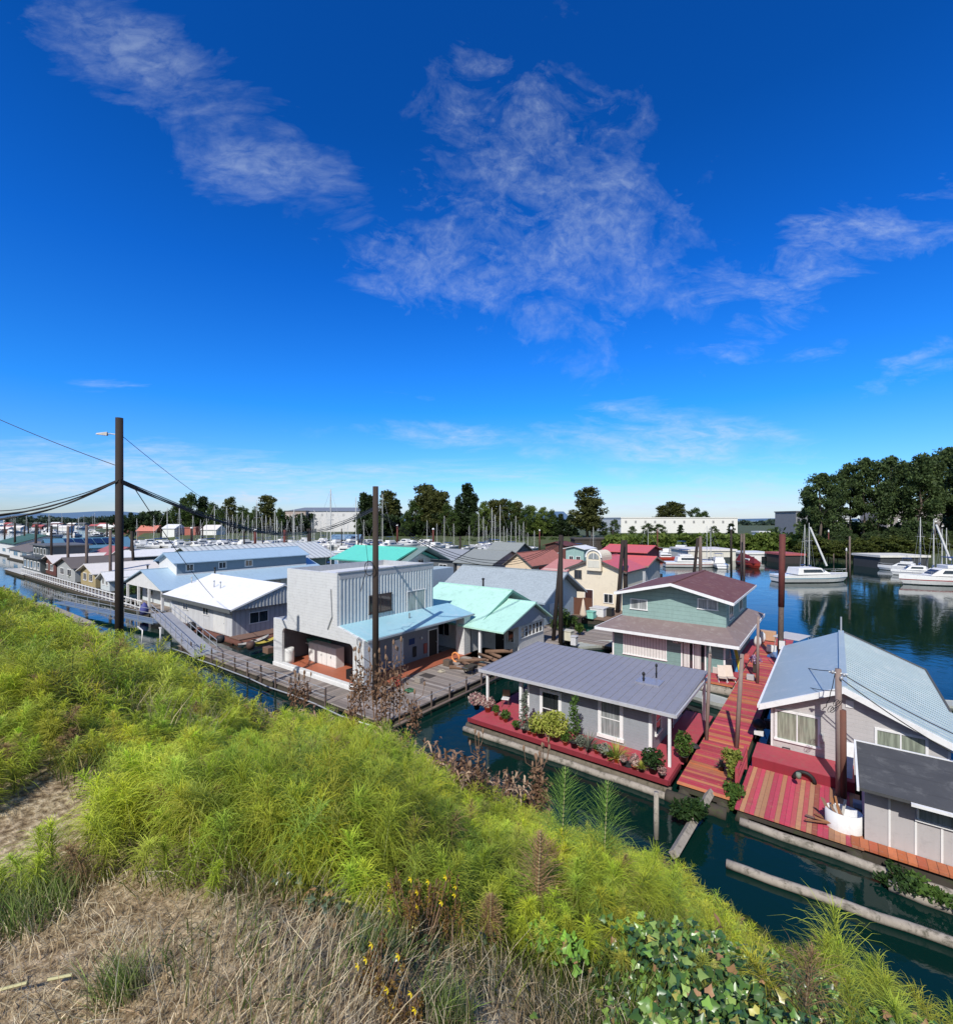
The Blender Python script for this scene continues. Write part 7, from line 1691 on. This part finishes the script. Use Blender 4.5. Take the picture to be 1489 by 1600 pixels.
for k, a in enumerate([(627,1000,9.0,1.6,'tallest dead teasel right of the dark brown pole',.05),(615,1005,9.2,1.5,'dead teasel just left of the tallest one',0),(603,1028,9,1.3,'dead teasel between the brown pole and the tallest teasel',0),(561,1018,9.3,1.3,'thin teasel left of the brown pole with one high head',-.2),(577,1016,9.2,1.3,'teasel directly left of the brown pole',-.15),(593,1018,9.1,1.3,'teasel directly right of the brown pole',.1),(556,1030,9.5,1.1,'teasel lower left of the brown pole',-.2),(549,1090,9,.8,'short teasel against the grey walkway',.0),(596,1098,8.5,.8,'short teasel among the curled brown weeds',.0),(462,1055,10.5,.8,'short dead weed stalk in front of the orange porch floor',0),(476,1058,10.5,.7,'second short dead weed stalk in front of the porch',0),(648,1082,9,.9,'slender teasel at the right of the curled brown weeds',.1),(735,1195,7.4,.9,'leafy brown weed against the dark water left of the red deck corner',0),(748,1150,7.6,1.2,'taller leafy brown weed at the red deck corner',0),(838,1185,7,.8,'brown weed with pale heads in front of the float log',0),(846,1192,7,.75,'second brown weed with pale heads in front of the float log',0)]):
    teasel(*a[:5], lean=a[5], seed=k+1, n=3+k%4)
# ---------------------------------------------------------------- ivy, lower right
def ivy(n, ur, vr, size, seed, label, cond=None, dz=(.02,.24), cols=None):
    g = np.random.default_rng(seed); u = g.uniform(*ur,n); v = g.uniform(*vr,n); k = visible(u,v)
    if cond is not None: k &= cond(u,v)
    u, v = u[k], v[k]; n = len(u); z = zarr(u,v)+g.uniform(*dz,n)
    shape = np.array([(0,-.1),(.42,-.28),(.62,.15),(.34,.38),(0,.98),(-.34,.38),(-.62,.15),(-.42,-.28)])
    nrm = g.normal(size=(n,3))*.42+np.array([-.12,-.45,1.]); nrm /= np.linalg.norm(nrm,axis=1)[:,None]
    a = np.cross(nrm, g.normal(size=(n,3))); a /= np.linalg.norm(a,axis=1)[:,None]; b_ = np.cross(nrm,a)
    s = (size*(.55+.9*g.random((n,1))))
    C = np.stack([u,v,z],1)
    cup = np.array([0,.10,.16,.05,-.12,.05,.16,.10])
    V = C[:,None,:]+(a[:,None,:]*shape[None,:,0:1]+b_[:,None,:]*shape[None,:,1:2]-nrm[:,None,:]*cup[None,:,None])*s[:,None,:]
    V = V.reshape(-1,3); base = np.arange(n)[:,None]*8
    Q = np.concatenate([base+np.array([0,1,2,3]), base+np.array([0,3,4,4]), base+np.array([0,5,6,7]), base+np.array([0,4,4,5])],0)
    # triangles as own list to avoid degenerate quads
    T = np.concatenate([base+np.array(x) for x in ([0,1,2],[0,2,3],[0,3,4],[0,4,5],[0,5,6],[0,6,7])],0)
    pal = np.array(cols or [(.07,.15,.03),(.11,.22,.04),(.18,.32,.06),(.05,.12,.04),(.26,.38,.10),(.06,.11,.03)]); c = pal[g.integers(0,len(pal),n)]
    yel = g.random(n) < .05; c[yel] = np.array([.45,.42,.1]); br = g.random(n) < .05; c[br] = np.array([.35,.2,.1])
    col = np.repeat(c*(.8+.4*g.random((n,1))),8,0)
    o = np_mesh('ivy', V, T, MATS['ivy_leaf'], col=col, k=3); props(o, label, 'ivy', kind='stuff'); print('ivy', n)
im = leafmat('ivy_leaf', None, None, trans=.22, attr=True, rough=.32); im.node_tree.nodes['Principled BSDF'].inputs['Specular IOR Level'].default_value = .5
ivy(16000, (-1.3,2.0), (1.4,4.2), .029, 401, 'dark glossy ivy leaves spreading over the lower right corner', inivy)
ivy(700, (-1.6,-.6), (1.5,2.4), .022, 402, 'scattered small green leaves in the dry grass left of the ivy', lambda u,v: patch(u,v,2.5,.15,5), (.01,.08), [(.12,.22,.04),(.2,.32,.05),(.08,.14,.05)])
ivy(1500, (-3.2,-1.3), (1.2,1.9), .02, 403, 'tiny grey green ground leaves along the foot of the horsetail', lambda u,v: patch(u,v,2.,-.1,6), (.01,.12), [(.07,.1,.05),(.10,.14,.07),(.05,.07,.04)])
ivy(70, (-1.25,-.95), (2.0,2.25), .032, 404, 'bright light green leaves at the left edge of the ivy', None, (.08,.16), [(.22,.42,.05),(.18,.34,.05)])
# ---------------------------------------------------------------- yellow flowering plants
def wort(px, py, label, H=.38, n=5, seed=0, sp=.13):
    u0, v0 = terr_hit(px, py); z0 = zt_(u0,v0); g = random.Random(seed)
    o = thing('flowering_plant', (u0,v0,z0), label, 'flowering plant')
    m = MB(); fls = []; ps = []
    for k in range(n*4):
        a = g.uniform(0,6.28); r = g.uniform(0,sp); h = H*g.uniform(.6,1.05); e = (u0+r*math.cos(a)*1.5, v0+r*math.sin(a)*1.5, z0+h)
        m.tube([(u0+r*.3*math.cos(a),v0+r*.3*math.sin(a),z0-.02),(u0+r*math.cos(a),v0+r*math.sin(a),z0+h*.5),e], .003, 4, r1=.0015)
        ps.append(blob_leaves((e[0],e[1],e[2]-.06), (.022,.022,.06), 34, .007, seed=seed*40+k))
        if k < n:
            fl = MB(); fls.append(fl)
            for q in range(5):
                b_ = q*1.2566; c_, s_ = math.cos(b_), math.sin(b_); R_ = .015; x, y, z = e[0], e[1]-.01, e[2]+.012
                fl.add([(x,y,z),(x+R_*.6*math.cos(b_-.4),y-.004,z+R_*.6*math.sin(b_-.4)),(x+R_*c_,y-.008,z+R_*s_),(x+R_*.6*math.cos(b_+.4),y-.004,z+R_*.6*math.sin(b_+.4))], [(0,1,2,3)])
    m.build('stem', MATS['dead_stem'], o); V, Q = merge(ps); np_mesh('leaves', V, Q, MATS['wort_leaf'], org=(u0,v0,z0), parent=o)
    [x_.build('flower', MATS['yellow_petal'], o) for x_ in fls]
leafmat('wort_leaf', (.14,.06,.02), (.30,.20,.05), noise_dark=False); leafmat('yellow_petal', (.85,.62,.01), (.95,.75,.03), noise_dark=False)
wort(655, 1490, 'taller rust brown plant with several yellow flowers at the edge of the green', .33, 9, 1, .10)
wort(590, 1560, 'small bushy plant with a few yellow flowers lower left of the taller one', .17, 5, 2, .07)
wort(635, 1600, 'lowest plant with one or two yellow flowers at the bottom edge', .09, 3, 3, .04)
wort(700, 1485, 'rust brown plant with one yellow flower right of the tallest one', .30, 3, 5, .07)
# stones
def stone(px, py, s, label, seed):
    u0, v0 = terr_hit(px, py); z0 = zt_(u0,v0); m = MB(); bm = bmesh.new(); bmesh.ops.create_icosphere(bm, subdivisions=3, radius=1)
    g = Vector((seed*3.1, seed, 0))
    vs = [(u0+v.co.x*s[0]*(1+.35*mnoise.noise(v.co*1.4+g)), v0+v.co.y*s[1]*(1+.35*mnoise.noise(v.co*1.7+g)), z0+s[2]*.3+v.co.z*s[2]*(1+.3*mnoise.noise(v.co*2+g))) for v in bm.verts]
    m.smooth = True; m.add(vs, [tuple(v.index for v in f.verts) for f in bm.faces]); bm.free()
    single('stone', m, MATS['pale_stone'], (u0,v0,z0), label, 'stone')
surf('pale_stone', (.42,.36,.27), .95, .2, .3, 8, spots=((.2,.15,.1), .7, 12))
stone(238, 1368, (.06,.035,.022), 'largest pale stone lying in the dry grass at the left', 1)
stone(476, 1418, (.013,.011,.009), 'small white stone in the dry grass left of the yellow flowers', 2)
stone(487, 1398, (.017,.01,.009), 'small pale stone just above the other small one', 3)
for k, (px, py, a, L) in enumerate(((20,1562,.2,.09),(95,1552,0.1,.08),(560,1300,.3,.5))):
    u0, v0 = terr_hit(px, py); z0 = zt_(u0,v0)+.04; m = MB(); c_, s_ = math.cos(a-ANG), math.sin(a-ANG); m.tube([(u0-L*c_/2,v0-L*s_/2,z0),(u0+L*c_/2,v0+L*s_/2,z0+.01)], .006, 5)
    single('dry_stick', m, MATS['pale_stem'], (u0,v0,z0), ('pale dry stick at the lower left corner','short pale stick right of the corner stick','pale stick lying on the low leaves under the horsetail')[k], 'stick')

# ================================================================ sky, sun, camera
w = bpy.data.worlds.new('World'); SC.world = w; w.use_nodes = True; t = NT(w.node_tree); t.n.clear()
out = t.N('ShaderNodeOutputWorld'); bg = t.N('ShaderNodeBackground'); t.l.new(bg.outputs[0], out.inputs[0])
sky = t.N('ShaderNodeTexSky'); sky.sky_type = 'NISHITA'; sky.sun_disc = False
SAZ = R(70); SEL = R(44)      # light travels toward azimuth 70 deg (from +X), sun stands opposite
sun_dir = Vector((-math.cos(SAZ)*math.cos(SEL), -math.sin(SAZ)*math.cos(SEL), math.sin(SEL)))
sky.sun_elevation = SEL; sky.sun_rotation = math.atan2(sun_dir.x, sun_dir.y); sky.altitude = 50; sky.air_density = 1.0; sky.dust_density = .3; sky.ozone_density = 3.0
tc = t.N('ShaderNodeTexCoord'); sx = t.N('ShaderNodeSeparateXYZ'); t.l.new(tc.outputs['Generated'], sx.inputs[0])
X, Y, Z = sx.outputs
# deepen the blue of the clear part of the sky with elevation
el = t.maprange(Z, 0., .62)
tint = t.ramp(el, [(0,(.84,.96,1.28)),(.04,(.76,.96,1.36)),(.12,(.50,.98,1.66)),(.35,(.14,.86,1.82)),(.7,(.05,.66,1.72)),(1,(.03,.54,1.42))])
tint = t.mixc(t.maprange(Y, -.55, -.02, 1., 0.), tint, (1.35,1.22,1.08))   # unseen sky on the sun's side, behind the viewer, paled to cut blue fill
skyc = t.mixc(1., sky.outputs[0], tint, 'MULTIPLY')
Yp = t.math('MAXIMUM', Y, .04); A_ = t.math('DIVIDE', X, Yp); B_ = t.math('DIVIDE', Z, Yp); fr = t.maprange(Y, .05, .2)
cv = t.N('ShaderNodeCombineXYZ'); t.l.new(A_, cv.inputs[0]); t.l.new(B_, cv.inputs[1]); cvo = cv.outputs[0]
def ell(px, py, rx, ry, ang, soft=.35):
    cx_, cy_ = (px-CX)/F, (CY-py)/F; a = R(ang); c, s = math.cos(a), math.sin(a)
    dx = t.math('SUBTRACT', A_, cx_); dy = t.math('SUBTRACT', B_, cy_)
    p = t.math('DIVIDE', t.math('ADD', t.math('MULTIPLY', dx, c), t.math('MULTIPLY', dy, s)), rx*1.6/F)
    q = t.math('DIVIDE', t.math('SUBTRACT', t.math('MULTIPLY', dy, c), t.math('MULTIPLY', dx, s)), ry*1.7/F)
    r2 = t.math('ADD', t.math('MULTIPLY', p, p), t.math('MULTIPLY', q, q))
    return t.maprange(r2, 0., 1., 1., 0.)
def layer(blobs, scale, sc, rot, lo, hi, amt, det=9, dist=.6, loc=(0,0,0)):
    mk = None
    for bl in blobs:
        e = t.math('MULTIPLY', ell(*bl[:5]), bl[5]); mk = e if mk is None else t.math('MAXIMUM', mk, e)
    n = t.noise(t.mapv(cvo, sc, loc, (0,0,R(rot))), scale, det, .62, dist)
    n = t.math('ADD', t.math('MULTIPLY', t.math('SUBTRACT', n, .5), 1.7), .5)
    br = t.maprange(t.noise(t.mapv(cvo, (sc[0], sc[1]*.8, 1), (2,7,1), (0,0,R(rot))), scale*5.5, 8, .65, .5), .36, .64, .25, 1.)
    v = t.math('ADD', n, t.math('MULTIPLY', t.math('SUBTRACT', mk, 1.), .62))
    return t.math('MULTIPLY', t.math('MULTIPLY', t.math('MULTIPLY', t.maprange(v, lo, hi), br), t.maprange(mk, 0, .6)), amt)
c1 = layer([(190,80,260,85,-38,1.0),(390,230,230,90,-38,1.),(500,320,110,45,-30,.9)], 3.2, (1.,2.3,1), 38, .28, 1.05, .50)
c2 = layer([(880,320,250,170,-60,1.),(700,420,190,70,-15,1.),(800,220,120,60,-30,.8),(940,420,190,70,-20,.9),(905,565,90,28,0,.7)], 5.5, (1.2,1.5,1), 25, .25, 1.15, .58, loc=(3.3,1.2,0))
c2b = layer([(860,330,240,170,-50,1.),(690,430,180,70,-15,1.)], 17, (1.,1.5,1), 30, .40, .8, .20, loc=(.4,5,0))
c3 = layer([(1330,380,260,55,18,1.),(1200,500,140,45,25,.9),(1420,570,120,30,15,.9),(1290,555,60,20,0,.6),(1450,330,120,40,25,.8)], 5, (1.,2.6,1), -20, .27, .95, .62, loc=(7,2,0))
c4 = layer([(1070,705,200,55,-8,1.),(860,708,60,14,0,.8),(690,680,170,22,-3,.7),(600,620,70,16,0,.5)], 4, (.9,3.4,1), 4, .18, .75, .75, loc=(1,9,0))
c5 = layer([(180,745,420,48,-3,1.),(60,700,130,12,0,.8),(520,770,480,40,0,.85),(185,603,70,10,0,.5),(1100,790,520,32,0,.9)], 4.5, (.7,6.,1), 0, .14, .72, .78, loc=(5,5,0))
cp = layer([(390,780,55,10,0,1.),(375,735,45,7,0,.8),(1130,808,130,10,0,.8),(160,725,60,9,0,.7)], 14, (1.,3.,1), 0, .30, .6, .9, loc=(5,2,0))
tot = c1
for c in (c2, c2b, c3, c4, c5, cp): tot = t.math('SUBTRACT', t.math('ADD', tot, c), t.math('MULTIPLY', tot, c))
tot = t.math('MULTIPLY', tot, fr)
cc = t.ramp(el, [(0,(6.2,7.2,8.4)),(.25,(5.6,6.8,8.5)),(1,(5.6,6.7,8.0))])
skyc = t.mixc(tot, skyc, cc)
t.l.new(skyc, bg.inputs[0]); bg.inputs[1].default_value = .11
sl = bpy.data.lights.new('sun', 'SUN'); sl.energy = 4.7; sl.angle = R(.53); sl.color = (1.,.955,.89)
so = bpy.data.objects.new('sun', sl); COL.objects.link(so); so.rotation_euler = (-sun_dir).to_track_quat('-Z', 'Y').to_euler()
cam = bpy.data.cameras.new('camera'); co = bpy.data.objects.new('camera', cam); COL.objects.link(co)
co.location = (0,0,CAMH); co.rotation_euler = (R(90),0,0)
cam.sensor_fit = 'AUTO'; cam.sensor_width = 36; cam.lens = 36*F/1600; cam.shift_y = 12/1600; cam.clip_end = 60000; cam.clip_start = .05
SC.camera = co
SC.view_settings.view_transform = 'Standard'; SC.view_settings.look = 'None'; SC.view_settings.exposure = 0
SC.cycles.max_bounces = 6; SC.cycles.transparent_max_bounces = 4; SC.cycles.diffuse_bounces = 2
